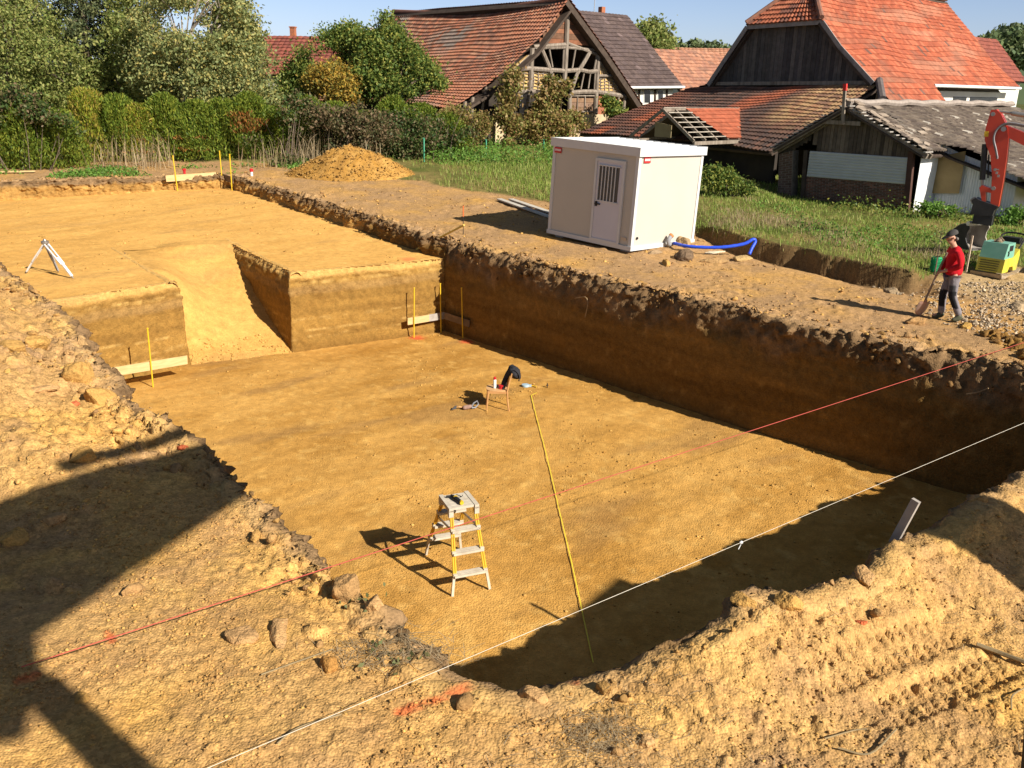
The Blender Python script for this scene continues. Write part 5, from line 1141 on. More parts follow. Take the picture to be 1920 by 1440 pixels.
b_ = PGd(868.5, 439); t = thing("survey_rod", "thin dark rod with an orange tip standing on the bank by the pit corner", "survey rod", b_); h_ = hz(b_, 386)
m = MB(); m.tube([b_ - ZZ * .1, b_ + ZZ * h_ * .62], .012, 6); m.build("rod", M_BLACK, t)
m = MB(); m.tube([b_ + ZZ * h_ * .62, b_ + ZZ * h_], .018, 6); m.build("orange_tip", pm("orange_paint", (.75, .14, .03), (.65, .12, .03)), t)
for (px, y0, y1, lb, w1, w2) in ((472, 329, 316, "small white marker peg with a red top on the bank near the far corner", M_RED, M_WHITEPAINT), (346, 326, 316, "small red marker peg on the bank behind the long far board", M_RED, M_RED)):
    b_ = PG(px, y0); h_ = hz(b_, y1); t = thing("marker_peg", lb, "marker peg", b_)
    m = MB(); m.tube([b_ - ZZ * .05, b_ + ZZ * h_ * .6], .05, 8); m.build("peg", w2, t); m = MB(); m.lathe(b_ + ZZ * h_ * .6, [(.05, 0), (.075, .02), (.075, h_ * .3), (.04, h_ * .4)], 8); m.build("top", w1, t)
a_ = PG(-40, 325); b_ = PG(66, 322); t = thing("loose_board", "pale board lying on the rim at the far left of the terrace", "board", a_)
m = MB(); m.beam(a_ + ZZ * .06, b_ + ZZ * .06, .22, .05); m.build("plank", M_NEWWOOD, t)
for (p0, p1, lb) in (((936, 377), (1034, 411), "nearer of two white planks on the ground left of the cabin"), ((958, 377), (1040, 404), "farther of two white planks on the ground left of the cabin")):
    a_, b_ = PGd(*p0), PGd(*p1); t = thing("plank", lb, "plank", a_); m = MB(); m.beam(a_ + ZZ * .07, b_ + ZZ * .06, .2, .04); m.build("board", pm("whitish_plank", (.55, .51, .44), (.42, .38, .32), sc=4), t)

# ---- strings and tape
def line(name, label, cat, pts, r, mat, sag=0.0, n=30):
    a, b = np.asarray(pts[0], float), np.asarray(pts[-1], float)
    if len(pts) == 2: pts = [a + (b - a) * t - ZZ * sag * 4 * t * (1 - t) for t in np.linspace(0, 1, n)]
    m = MB(); m.tube(pts, r, 6); o = m.build(name, mat, None, loc=a); tag(o, label, cat); return o
s0 = PGd(45, 1279); s1 = PGd(1925, 652)
line("string_line", "thin red string stretched across the pit", "string", [s0 + ZZ * .13, s1 + ZZ * .12], .0042, pm("red_string", (.50, .085, .06), (.42, .07, .05)))
s0 = P(380, 1444, .12); s1 = P(1960, 776, .3)
line("string_line", "white string stretched across the near corner of the pit with a small knot", "string", [s0, s1 + (s1 - s0) * .4], .0021, pm("white_string", (.70, .64, .52), (.6, .54, .44)))
kp = s0 + (s1 - s0) * .5
best = min(np.linspace(0, 1, 400), key=lambda t: abs(960 + F * ((s0 + (s1 - s0) * 1.4 * t - CC) @ RT) / ((s0 + (s1 - s0) * 1.4 * t - CC) @ FW) - 1390)); kp = s0 + (s1 - s0) * 1.4 * best
m = MB(); m.lathe(kp - U * .02, [(.003, 0), (.014, .01), (.014, .03), (.003, .04)], 8, U); m.tube([kp, kp - ZZ * .03 - U * .01, kp - ZZ * .06 - U * .035], .004, 5); o = m.build("knot", M_WHITEPAINT, None, loc=kp); tag(o, "small knot tied on the white string over the shaded pit corner", "knot")
tp = [PF(*q) for q in ((1006, 738), (996, 743))]; _q = [PF(*q) for q in ((996, 743), (1028, 870), (1050, 965), (1080, 1095), (1112, 1245))]
def smooth(pts, n=8):
    pts = np.array(pts); P_ = np.vstack([2 * pts[0] - pts[1], pts, 2 * pts[-1] - pts[-2]]); out = []
    for i in range(1, len(P_) - 2):
        for t in np.linspace(0, 1, n, endpoint=False): out.append(.5 * ((2 * P_[i]) + (-P_[i - 1] + P_[i + 1]) * t + (2 * P_[i - 1] - 5 * P_[i] + 4 * P_[i + 1] - P_[i + 2]) * t * t + (-P_[i - 1] + 3 * P_[i] - 3 * P_[i + 1] + P_[i + 2]) * t ** 3))
    return out + [pts[-1]]
tl_ = [tp[0]] + smooth(_q, 6); m = MB()
for a_, b_ in zip(tl_[:-1], tl_[1:]):
    a_, b_ = np.array(a_), np.array(b_); a_[2] = floor_at(a_[0], a_[1]) + .022; b_[2] = floor_at(b_[0], b_[1]) + .022; m.beam(a_, b_, .015, .003)
o = m.build("measuring_tape", pm("tape_yellow", (.80, .66, .05), (.72, .58, .05), rough=.5), None, loc=tp[0]); tag(o, "long yellow measuring tape laid out along the pit floor", "tape measure")
p = PF(985, 725); t = thing("tape_case", "pale blue tape case lying on the pit floor at the tape's far end", "tape case", p)
m = MB(); m.lathe(p + ZZ * .03, [(.02, -.03), (.085, -.025), (.09, 0), (.085, .025), (.02, .03)], 14); m.box(p + [.09, -.01, .03], (.1, .05, .05)); m.build("case", pm("pale_blue", (.28, .42, .5), (.4, .5, .55), sc=14), t)
m = MB(); m.tube([p + [.1, 0, .03], p + [.2, -.02, .03], p + [.25, -.07, .02]], .012, 6); m.build("handle", M_YEL, t)
p = PF(1026, 727); t = thing("dark_peg", "tiny dark peg sticking out of the pit floor right of the blue case", "peg", p); m = MB(); m.tube([p - ZZ * .03, p + ZZ * .11], .012, 6); m.tube([p + ZZ * .06 - U * .035, p + ZZ * .06 + U * .035], .01, 6); m.build("pin", M_BLACK, t)

ICO = None
def icosphere(sub):
    t = (1 + 5 ** .5) / 2; v = [(-1, t, 0), (1, t, 0), (-1, -t, 0), (1, -t, 0), (0, -1, t), (0, 1, t), (0, -1, -t), (0, 1, -t), (t, 0, -1), (t, 0, 1), (-t, 0, -1), (-t, 0, 1)]
    f = [(0, 11, 5), (0, 5, 1), (0, 1, 7), (0, 7, 10), (0, 10, 11), (1, 5, 9), (5, 11, 4), (11, 10, 2), (10, 7, 6), (7, 1, 8), (3, 9, 4), (3, 4, 2), (3, 2, 6), (3, 6, 8), (3, 8, 9), (4, 9, 5), (2, 4, 11), (6, 2, 10), (8, 6, 7), (9, 8, 1)]
    v = [np.array(q) / np.linalg.norm(q) for q in v]
    for _ in range(sub):
        c = {}; nf = []
        def md(a, b):
            k = (min(a, b), max(a, b))
            if k not in c: q = v[a] + v[b]; v.append(q / np.linalg.norm(q)); c[k] = len(v) - 1
            return c[k]
        for a, b, d in f: x, y, z = md(a, b), md(b, d), md(d, a); nf += [(a, x, z), (b, y, x), (d, z, y), (x, y, z)]
        f = nf
    return np.array(v), np.array(f)
IV3, IF3 = icosphere(4); IV1, IF1 = icosphere(1); IV0, IF0 = icosphere(0)
# ---- chair with things on it
c0, c1 = PF(912, 771), PF(953, 771)
cz = (c0[2] + c1[2]) / 2; ca = (c1 - c0) * [1, 1, 0]; cw = np.linalg.norm(ca); ca /= cw; cbk = np.array([-ca[1], ca[0], 0])
if cbk[1] < 0: cbk = -cbk
def chq(a, b, z): return np.array([c0[0], c0[1], cz]) + ca * a + cbk * b + ZZ * z
M_BEECH = pm("beech_wood", (.52, .29, .12), (.43, .22, .085), sc=6, rough=.5, stretch=(1, 1, .3))
ch = thing("chair", "wooden chair on the pit floor with a black jacket over its back", "chair", chq(0, 0, 0))
seat = [chq(cw / 2 - .01 + .23 * math.copysign(abs(math.cos(k)) ** .6, math.cos(k)), .19 + .21 * math.copysign(abs(math.sin(k)) ** .6, math.sin(k)), .44) for k in np.linspace(0, 6.283, 24, endpoint=False)]
m = MB(); m.prism(seat, ZZ * .025); m.build("seat", pm("beech_seat", (.60, .36, .17), (.52, .30, .13), sc=5, rough=.45), ch)
for b_ in (0.0, .36):
    m = MB(); m.tube([chq(.0, b_, 0), chq(.02, b_ * .97 + .005, .25), chq(.035, b_ * .95 + .01, .44)], [.013, .018, .02], 8); m.build("leg", M_BEECH, ch)
    m = MB(); m.tube([chq(cw + .015, b_, 0), chq(cw - .02, b_, .22), chq(cw - .03, b_, .45), chq(cw + .01, b_, .65), chq(cw + .06, b_, .84)], [.014, .017, .02, .017, .013], 8); m.build("rear_leg", M_BEECH, ch)
m = MB(); 
rails = [(0.02, 0, .42, cw - .03, 0), (0.02, .36, .42, cw - .03, .36)]
for a, b, z, a2, b2 in rails: m.beam(chq(a, b, z), chq(a2, b2, z), .02, .05)
m.beam(chq(.03, 0, .42), chq(.03, .36, .42), .02, .05); m.beam(chq(cw - .03, 0, .42), chq(cw - .03, .36, .42), .02, .05); m.build("seat_frame", M_BEECH, ch)
m = MB(); m.add([chq(cw + .028 + .035 * math.sin(math.pi * i / 8) + .03 * k, -.01 + .38 * i / 8, .70 + .14 * k) for k in (0, 1) for i in range(9)], [(i, i + 1, 10 + i, 9 + i) for i in range(8)])
v_ = m.v[0]; m.add(v_ + ca * .016, [(i + 1, i, 9 + i, 10 + i) for i in range(8)]); m.build("backrest", M_BEECH, ch)
jk = []; NU, NVv = 14, 16
for j in range(NVv):
    for i in range(NU):
        s = i / (NU - 1); t_ = j / (NVv - 1)
        fold = .02 * math.sin(s * 13 + t_ * 4) + .015 * math.sin(s * 23 - t_ * 7)
        if t_ < .55: q_ = t_ / .55; a = cw - .13 + .17 * q_ + fold; z = .47 + .44 * q_ + .03 * math.sin(s * 3.1)
        else: q_ = (t_ - .55) / .45; a = cw + .05 + .17 * math.sin(q_ * 1.7) + fold; z = .92 - .26 * q_ ** 1.5 * (1 - .35 * s)
        jk.append(chq(a, .04 + .40 * s + .04 * math.sin(t_ * 6), z))
m = MB(); fcs = [(j * NU + i, j * NU + i + 1, (j + 1) * NU + i + 1, (j + 1) * NU + i) for j in range(NVv - 1) for i in range(NU - 1)]
m.add(jk, fcs); m.add(np.array(jk) + np.array([.012, .0, -.012]), fcs)
bv_ = IV3 * (1 + .16 * fbm(IV3[:, 0] * 1.0, IV3[:, 1], IV3[:, 2], f=1.6, o=4, g=.6, seed=77))[:, None]; m.add([chq(cw + .13 + q[0] * .12 + .03 * q[2] * -1, .2 + q[1] * .21, .80 + q[2] * .13) for q in bv_], [tuple(q) for q in IF3])
o = m.build("jacket", pm("black_cloth", (.014, .014, .018), (.028, .028, .034), sc=12, rough=.9), None, True, loc=chq(cw, .2, .85)); tag(o, "black jacket hanging over the chair back", "jacket")
p = chq(.17, .16, .465); t = thing("spray_can", "white spray can with a red cap standing on the chair seat", "spray can", p)
m = MB(); m.lathe(p, [(.03, 0), (.034, .004), (.034, .17), (.026, .195)], 16); m.build("can", M_WHITEPAINT, t); m = MB(); m.lathe(p + ZZ * .192, [(.028, 0), (.03, .01), (.03, .045), (.022, .055)], 14); m.build("cap", M_RED, t)
p = chq(.31, .12, .465); t = thing("red_reel", "red string reel lying on the chair seat beside the spray can", "reel", p); m = MB(); m.lathe(p, [(.06, 0), (.062, .015), (.045, .02), (.045, .06), (.062, .065), (.06, .08)], 16); m.build("spool", M_RED, t)
p = PF(852, 769); t = thing("trowel", "trowel with a wooden handle lying left of the chair", "trowel", p)
m = MB(); m.prism([p + [-.06, -.05, .02], p + [.04, -.07, .05], p + [.05, .05, .09], p + [-.02, .07, .05]], ZZ * .006); m.build("blade", M_STEEL, t); m = MB(); m.tube([p + [.05, .03, .06], p + [.09, .03, .07], p + [.2, .06, .035]], [.008, .014, .016], 8); m.build("handle", M_BEECH, t)
p = PF(879, 768); t = thing("hand_tool", "grey and brown hand tool with a curved strap by the chair's front leg", "hand tool", p)
m = MB(); m.lathe(p + [-.05, 0, .05], [(.03, -.08), (.045, -.06), (.05, .02), (.04, .1), (.025, .14)], 12, (.9, .4, .1)); m.build("body", pm("tool_brown", (.22, .13, .1), (.3, .2, .16), sc=15), t)
m = MB(); m.tube([p + [.05, .02, .05], p + [.1, .05, .13], p + [.17, .08, .17], p + [.2, .08, .1], p + [.14, .03, .04], p + [.06, .0, .04]], .018, 7); m.build("strap", pm("tool_grey", (.16, .17, .19), (.22, .23, .25), sc=10, rough=.5), t)

# ---- stepladder
l0, l1 = PF(848, 1118), PF(918, 1106); k0, k1 = PF(818, 1022), PF(880, 1024)
lz = ZF + .0; la = (l1 - l0) * [1, 1, 0]; lw = np.linalg.norm(la); la /= lw; lb_ = np.array([-la[1], la[0], 0])
if lb_[1] < 0: lb_ = -lb_
dep = 1.2
def lq(a, b, z): return np.array([l0[0], l0[1], l0[2]]) + la * a + lb_ * b + ZZ * z
lad = thing("stepladder", "yellow and grey double sided stepladder standing on the pit floor", "stepladder", lq(0, 0, 0))
HL = 1.13; M_LADY = pm("ladder_yellow", (.66, .40, .02), (.56, .33, .03), sc=5, rough=.5); M_LADG = pm("dusty_grey_plastic", (.56, .50, .40), (.44, .38, .29), sc=11, rough=.8)
for sd in (0, 1):
    for a, out in ((.0, -1), (lw, 1)):
        p0 = lq(a - .0 * out, sd * dep, 0); p1 = lq(a - .035 * out, sd * dep + (.035 if not sd else -.035), .26); p2 = lq(a - .085 * out, .33 if not sd else .70, HL - .05)
        m = MB(); m.tube([p1, p1 + (p2 - p1) * 1.0], .013, 8); m.tube([p1 + la * .03 * -out, p2 + la * .03 * -out], .013, 8); m.build("leg", M_LADY, lad)
        m = MB(); m.beam(p0, p1, .035, .03, lb_); m.build("foot", M_LADG, lad)
        for z in (.28, .56, .84):
            tt = (z - .26) / (HL - .31); q_ = p1 + (p2 - p1) * max(tt, 0); m = MB(); m.box(q_ - la * .015 * out, (.055, .06, .06), (la, lb_, ZZ)); m.build("joint", M_LADG, lad)
    for z in (.28, .56, .84):
        tt = (z - .26) / (HL - .31); b = (.035 + (.33 - .035) * tt) if not sd else (dep - .035 + (.70 - dep + .035) * tt); ins = .035 + .05 * tt
        m = MB()
        for k in range(3): m.box(lq(lw / 2, b + (-.035 + .045 * k) * (1 if not sd else -1), z), (lw - 2 * ins, .038, .03), (la, lb_, ZZ))
        m.build("step", M_LADG, lad)
m = MB()
for k in range(5): m.box(lq(lw / 2, .345 + .085 * k, HL), (lw - .2, .075, .03), (la, lb_, ZZ))
for a in (.085, lw - .085): m.box(lq(a, .515, HL - .005), (.06, .46, .055), (la, lb_, ZZ)); m.box(lq(a, .315, HL - .06), (.065, .06, .1), (la, lb_, ZZ)); m.box(lq(a, .715, HL - .06), (.065, .06, .1), (la, lb_, ZZ))
m.build("platform", M_LADG, lad)
m = MB()
for a in (.08, lw - .08): m.beam(lq(a, .22, .85), lq(a, .86, .76), .015, .03)
m.build("brace", M_STEEL, lad)
p = lq(lw * .42, .5, HL + .018); t = thing("hand_drill", "dark cordless tool with yellow bands lying on top of the stepladder", "power tool", p)
m = MB(); m.tube([p + lb_ * .12 + ZZ * .03 - la * .03, p + ZZ * .035, p - lb_ * .12 + la * .03 + ZZ * .03], [.02, .03, .026], 10); m.tube([p + lb_ * .1 + ZZ * .03, p + lb_ * .13 - la * .1 + ZZ * .02], .016, 8); m.build("body", M_BLACK, t)
m = MB(); m.lathe(p + lb_ * .03 + ZZ * .033, [(.032, -.015), (.034, 0), (.032, .015)], 10, lb_); m.lathe(p - lb_ * .13 + la * .032 + ZZ * .03, [(.028, -.02), (.028, .02)], 10, lb_); m.build("band", M_YEL, t)
m = MB(); m.tube([p + lb_ * .1 + ZZ * .02, p + lb_ * .12 + la * .05 + ZZ * .03, p + lb_ * .06 + la * .1 + ZZ * .02, p + lb_ * .1 + la * .13 + ZZ * .02], .006, 5); m.build("cord", M_BLACK, t)

# ---- surveying tripod on the terrace
t0, t1, t2 = PT(48, 513), PT(138, 522), PT(110, 511)
hub = (t0 + t1) / 2; h_ = 1.12; top = PY(84, 452, (t0[1] + t1[1]) / 2 + .25)
trp = thing("tripod", "white and grey surveying tripod standing on the sunny terrace", "tripod", [top[0], top[1], t0[2]])
for q, mt, nm in ((t0, M_PALEMETAL, 0), (t1, M_WHITEPAINT, 1), (t2, pm("tripod_grey", (.3, .3, .31), (.22, .22, .23), rough=.5), 2)):
    d = q - top; sd = np.cross(d, ZZ); sd /= np.linalg.norm(sd); m = MB()
    for s in (-1, 1): m.beam(top - ZZ * .04 + sd * s * .05, top + d * .62 + sd * s * .04, .025, .03)
    m.beam(top + d * .45, top + d * .94, .06, .035); m.build("leg", mt, trp); m = MB(); m.tube([top + d * .93, top + d], [.022, .006], 8); m.build("spike", M_STEEL, trp)
m = MB(); m.lathe(top, [(.07, -.07), (.09, -.05), (.09, 0), (.04, .01), (.03, .05)], 14); m.build("head", M_STEEL, trp)

# ---- soil heap
mc = PG(640, 338); n = 120; TH, RR = np.meshgrid(np.linspace(0, 2 * math.pi, n, endpoint=False), np.linspace(0, 1, 46), indexing='ij'); TH, RR = TH.ravel(), RR.ravel()
ex_, ey_ = 2.45, 1.6; X = mc[0] + .05 + np.cos(TH) * RR * ex_ * (1 + .12 * np.sin(TH * 2 + 1)) ; Y = mc[1] + 1.5 + np.sin(TH) * RR * ey_
prof = np.clip(1 - RR, 0, 1) ** .95 * 1.36 - .14 * np.exp(-(RR / .2) ** 2)
Zm = ground_h(X, Y, False) - .06 + np.minimum(prof, 1.28) * (1 + .2 * vn(np.cos(TH) * 2, np.sin(TH) * 2, seed=9) * RR) + .09 * fbm(X, Y, f=2.6, o=4, g=.6, seed=301) * ss(1, .85, RR) 
i = np.arange(n)[:, None]; j = np.arange(45)[None]; i2 = (i + 1) % n; fq2 = np.stack([i * 46 + j, i * 46 + j + 1, i2 * 46 + j + 1, i2 * 46 + j], -1).reshape(-1, 4)
o = mk("soil_heap", np.stack([X, Y, Zm], 1), fq2, M_FLOOR, None, True, loc=[mc[0], mc[1] + 1.5, mc[2]])
set_point_col(o.data, np.clip(floor_col(X, Y) * .74 + .02 * fbm(X, Y, f=6, o=2)[:, None], 0, 1)); tag(o, "conical heap of loose yellow soil in front of the brambles", "soil heap")

# ---- fence posts
for px, y0, y1, lb in ((795, 303, 259, "green metal fence post nearest the soil heap"), (911, 290, 262, "middle green metal fence post in front of the barn wall"), (1019, 282, 262, "green metal fence post closest to the cabin")):
    b_ = PG(px, y0); t = thing("fence_post", lb, "fence post", b_, "green fence posts along the hedge"); m = MB(); h_ = hz(b_, y1); m.beam(b_ - ZZ * .2, b_ + ZZ * h_, .06, .05, U); m.box(b_ + ZZ * h_, (.08, .07, .03)); m.build("post", pm("green_paint", (.08, .33, .2), (.06, .26, .16), rough=.5), t)
b_ = PG(315, 292); t = thing("fence_post", "old leaning grey wooden fence post among the dry stalks", "fence post", b_); m = MB(); tp_ = b_ + ZZ * hz(b_, 245); tp_ = tp_ + np.array([-.16, 0, 0]); m.beam(b_ - ZZ * .2, tp_, .16, .12, U); m.build("post", M_GREYBEAM, t)

# ---- blue hose, elbow pipe
hp = []
for bx_, by_, ty_ in ((1262, 470, 456), (1290, 477, 462), (1345, 481, 464), (1390, 482, 458), (1408, 482, 449), (1413, 482, 453), (1408, 483, 465), (1404, 484, 477)):
    b_ = P(bx_, by_, .04); hp.append(b_ + ZZ * hz(b_, ty_))
def smooth(pts, n=8):
    pts = np.array(pts); P_ = np.vstack([2 * pts[0] - pts[1], pts, 2 * pts[-1] - pts[-2]]); out = []
    for i in range(1, len(P_) - 2):
        for t in np.linspace(0, 1, n, endpoint=False): out.append(.5 * ((2 * P_[i]) + (-P_[i - 1] + P_[i + 1]) * t + (2 * P_[i - 1] - 5 * P_[i] + 4 * P_[i + 1] - P_[i + 2]) * t * t + (-P_[i - 1] + 3 * P_[i] - 3 * P_[i + 1] + P_[i + 2]) * t ** 3))
    return out + [pts[-1]]
m = MB(); sp_ = smooth(hp); m.tube(sp_, [.043 + .003 * math.sin(k * 2.2) for k in range(len(sp_))], 10); o = m.build("hose", pm("blue_plastic", (.02, .075, .62), (.03, .09, .7), sc=20, rough=.4), None, True, loc=hp[0]); tag(o, "thick bright blue drain hose curving over stones beside the cabin", "hose")
e0 = PGd(1254, 464); t = thing("elbow_pipe", "grey elbow pipe with orange end poking up beside the blue hose", "pipe", e0)
m = MB(); m.tube(smooth([e0 + ZZ * .08 + U * .12, e0 + ZZ * .09, e0 + ZZ * .2 - U * .03, e0 + ZZ * .3 + U * .05]), .06, 12); m.build("elbow", pm("grey_pvc", (.3, .3, .31), (.25, .25, .26), rough=.4), t)
m = MB(); m.lathe(e0 + ZZ * .3 + U * .05, [(.062, -.01), (.068, 0), (.068, .05), (.05, .05)], 12, (.5, .3, .5)); m.build("end", pm("orange_pvc", (.6, .22, .06), (.5, .18, .05), rough=.5), t)

# ---- stones and big clods, each its own
def rock(label, px, py, rpx, col, seed, sq=(1, .85, .7), cat="clod", name="clod", angular=.35, where=None, group=None, lift=.12):
    b = (where or PGd)(px, py); r = rpx * np.linalg.norm(b - CC) / F; rg = np.random.default_rng(seed)
    v = IV3.copy(); n1 = fbm(v[:, 0] + seed, v[:, 1], v[:, 2], f=1.1, o=4, g=.55, seed=seed); v = v * (1 + angular * n1 + .10 * fbm(v[:, 0], v[:, 1], v[:, 2], f=3.5, o=3, seed=seed + 5))[:, None]
    for _ in range(13): d = rg.normal(size=3); d /= np.linalg.norm(d); k = v @ d; lim = rg.uniform(.5, .85); v = v - np.outer(np.maximum(k - lim, 0) * .85, d)
    a = rg.uniform(0, 6.28); Rz = np.array([[math.cos(a), -math.sin(a), 0], [math.sin(a), math.cos(a), 0], [0, 0, 1]]); v = (v * np.array(sq)) @ Rz.T * r
    v = v + v / (np.linalg.norm(v, axis=1)[:, None] + 1e-9) * (fbm(v[:, 0], v[:, 1], v[:, 2], f=2.2 / r, o=4, g=.6, seed=seed + 2)[:, None] * .16 * r)
    o = mk(name, v + b + ZZ * r * sq[2] * lift, IF3, M_CLOD, None, True, loc=b); c = np.array(col)[None] * (1 + .25 * n1)[:, None]; set_point_col(o.data, np.clip(c, 0, 1)); tag(o, label, cat, group); return o
YC, GC, BC = (.48, .31, .115), (.46, .31, .165), (.37, .245, .125)
for i_, (lb, px, py, r, c, sq) in enumerate([
    ("rounded yellow clod at the top of the left spoil bank", 72, 650, 24, YC, (1, .9, .8)), ("tall yellow clod with a dark shadow on the left spoil bank, left of the board", 147, 712, 29, YC, (1, .85, 1.1)),
    ("broad yellow clod just below the tall one on the left spoil bank", 186, 752, 27, YC, (1.1, .9, .8)), ("flat grey slab shaped clod beside the tall yellow clod", 72, 732, 22, GC, (1.5, .8, .35)),
    ("large yellow clod near the upper edge of the dark shadow at left", 155, 862, 28, YC, (1, .9, .8)), ("dull yellow clod at the left frame edge above the spoil slope", 25, 660, 26, YC, (1.2, 1, .7)),
    ("big rounded clod inside the dark shadow at far left", 28, 1012, 27, YC, (1.1, .9, .8)), ("second clod inside the dark shadow, right of the big one", 100, 975, 19, GC, (1.1, .9, .7)),
    ("brown clod on the sunlit strip below the shadow edge, small and dark", 250, 1108, 20, BC, (1.1, .8, .7)), ("single angular orange brown clod lying below the red string", 616, 1252, 22, (.40, .23, .08), (1, .9, .9)),
    ("small yellow clod near the bottom left pole shadows", 155, 1312, 16, YC, (1, .9, .8)), ("broad flat clod below the red string, left of the cracked slab", 455, 1195, 32, GC, (1.3, .8, .4)),
    ("cracked grey slab of topsoil at the near rim under the red string", 522, 1182, 36, GC, (1.5, .6, .35)), ("upright grey lump on the rim left of the stepladder's foot", 655, 1110, 34, BC, (.9, .8, .9)),
    ("grey lump at the rim where the red string leaves the bank", 705, 1140, 28, GC, (.9, .8, .9)), ("pale rounded stone at the bottom edge, right of centre", 1210, 1392, 17, (.45, .31, .17), (1, .9, .9)),
    ("jagged clod on the near rim, centre of the near edge", 1000, 1305, 28, GC, (1.2, .8, .6)), ("yellow clod on the crumbly rim mound right of the pit's near edge", 1475, 1130, 26, YC, (1.1, .9, .7)),
    ("brown rounded clod on the rim mound near the leaning grey post", 1620, 1085, 24, GC, (1.3, .8, .6)), ("protruding yellow clod at the left tip of the rim mound", 1392, 1128, 24, YC, (1.4, .8, .5))]):
    rock(lb, px, py, r, c, 400 + i_, sq)
for i_, (lb, px, py, r, c, sq) in enumerate([("large pale block of stone against the cabin corner", 1282, 458, 22, (.40, .31, .2), (1.3, .8, .7)), ("dark rough lump in front of the blue hose", 1283, 484, 24, (.17, .13, .1), (1.5, .7, .6)),
    ("yellow brick sized stone left of the dark lump", 1248, 495, 13, (.45, .29, .11), (1.5, .7, .6)), ("flat tan stone on edge between lump and pale slab", 1342, 492, 17, (.38, .27, .15), (1.6, .7, .4)),
    ("pale flat slab under the end of the blue hose", 1392, 486, 17, (.48, .37, .2), (1.7, .9, .35)), ("grey rubble beside the cabin's sunlit bottom edge", 1228, 474, 13, (.32, .25, .18), (1.6, .8, .5)), ("white painted scrap under the middle of the hose", 1340, 474, 15, (.6, .57, .5), (2.0, .7, .25)),
    ("brown clod far right by the worker's boots", 1720, 606, 16, BC, (1.3, .9, .7)), ("yellow flat stone right of the worker's back boot", 1812, 612, 13, (.45, .3, .1), (1.6, .9, .45)), ("grey boulder in the cut bank behind the worker", 1672, 548, 15, (.32, .26, .19), (1.3, .9, .8)), ("pale broken concrete slab on the gravel at the right frame edge", 1912, 580, 22, (.45, .37, .27), (1.5, .9, .5))]):
    rock(lb, px, py, r, c, 440 + i_, sq, cat="stone", name="stone")
for i_, (lb, px, py, r) in enumerate([("red brick fragment on the left spoil bank under the broad clod", 140, 757, 8), ("red brick fragment between the two shadow bands at left", 345, 840, 10), ("orange brick fragment on the right foreground soil", 1617, 1168, 9)]):
    rock(lb, px, py, r, (.5, .14, .07), 470 + i_, (1.3, .9, .6), cat="brick fragment", name="brick_fragment")

# ---- leaning post, stick, rod
b_ = PGd(1678, 1000); t = thing("leaning_post", "weathered grey wooden post leaning over the pit at the right rim", "post", b_)
q0 = b_ - ZZ * .1; dist = np.linalg.norm(b_ - CC); q1 = CC + ray(1718, 938) * (dist * .985); m = MB(); m.beam(q0, q1, .075, .05, U); m.build("post", M_GREYWOOD, t)
for lb, pts, r in (("forked dry twig on the right foreground", [(1570, 1408), (1630, 1418), (1680, 1372)], .007), ("curved green twig at the right frame edge", [(1895, 1335), (1897, 1310), (1920, 1295)], .006), ("thin yellow stick lying on the soil left of the near rim", [(490, 1270), (560, 1245), (625, 1222)], .006),
    ("rusty rod half buried at the right frame edge", [(1830, 1213), (1870, 1228), (1930, 1250)], .018), ("dry root lying on the near soil below the white string", [(520, 1400), (560, 1370), (640, 1345)], .006), ("slender twig on soil near the bottom right", [(1545, 1390), (1600, 1375), (1625, 1372)], .005)):
    ps = [PGd(*q) + ZZ * .025 for q in pts]; m = MB(); m.tube(smooth(ps, 5), r, 6); o = m.build("twig" if "rod" not in lb else "rusty_rod", pm("twig_" + str(len(lb)), (.30, .22, .11), (.2, .15, .08)), None, loc=ps[0]); tag(o, lb, "twig" if "rod" not in lb else "rod")
rw = np.array(BR + (0,)); rd_ = np.array([NR[0] - BR[0], NR[1] - BR[1], 0]); rd_ /= np.linalg.norm(rd_); rin = np.array([-rd_[1], rd_[0], 0]) * -1
for lb, pts in (("thin pale root hanging from the shaded wall below the rim", [(1078, 559), (1090, 557), (1099, 558), (1102, 570), (1097, 595)]), ("broken pale root sticking out of the shaded wall at far right", [(1812, 739), (1832, 736), (1853, 728)])):
    ps = [on_plane(x, y, rw + rin * .16, rd_) for x, y in pts]; m = MB(); m.tube(smooth(ps, 4), .012, 6); o = m.build("root", pm("root_bark", (.34, .24, .12), (.25, .17, .09)), None, loc=ps[0]); tag(o, lb, "root")

# ================================================================== WORKER
def skin(name, verts, edges, radii, mat, parent, loc, sub=2, root=0, colf=None):
    me = bpy.data.meshes.new(name); me.from_pydata([tuple(v) for v in verts], edges, []); o = bpy.data.objects.new(name, me); COL.objects.link(o)
    md = o.modifiers.new("s", 'SKIN'); md.use_smooth_shade = True; md.branch_smoothing = .3
    for i, r in enumerate(radii):
        sv = me.skin_vertices[0].data[i]; sv.radius = (r, r) if np.isscalar(r) else r; sv.use_root = (i == root)
    if sub: o.modifiers.new("u", 'SUBSURF').levels = sub
    dg = bpy.context.evaluated_depsgraph_get(); dg.update(); ev = o.evaluated_get(dg); tmp = bpy.data.meshes.new_from_object(ev)
    v = np.zeros(len(tmp.vertices) * 3, np.float32); tmp.vertices.foreach_get("co", v); v = v.reshape(-1, 3); f = [tuple(p.vertices) for p in tmp.polygons]
    bpy.data.objects.remove(o); bpy.data.meshes.remove(tmp)
    Wv = loc(v); o = mk(name, Wv, f, mat, parent, True)
    if colf is not None: set_point_col(o.data, colf(v))
    return o
wf = PGd(1772, 600); wz = wf[2]
f_ = np.array([-.985, .10, 0]); f_ /= np.linalg.norm(f_); r_ = np.array([f_[1], -f_[0], 0])      # forward, right
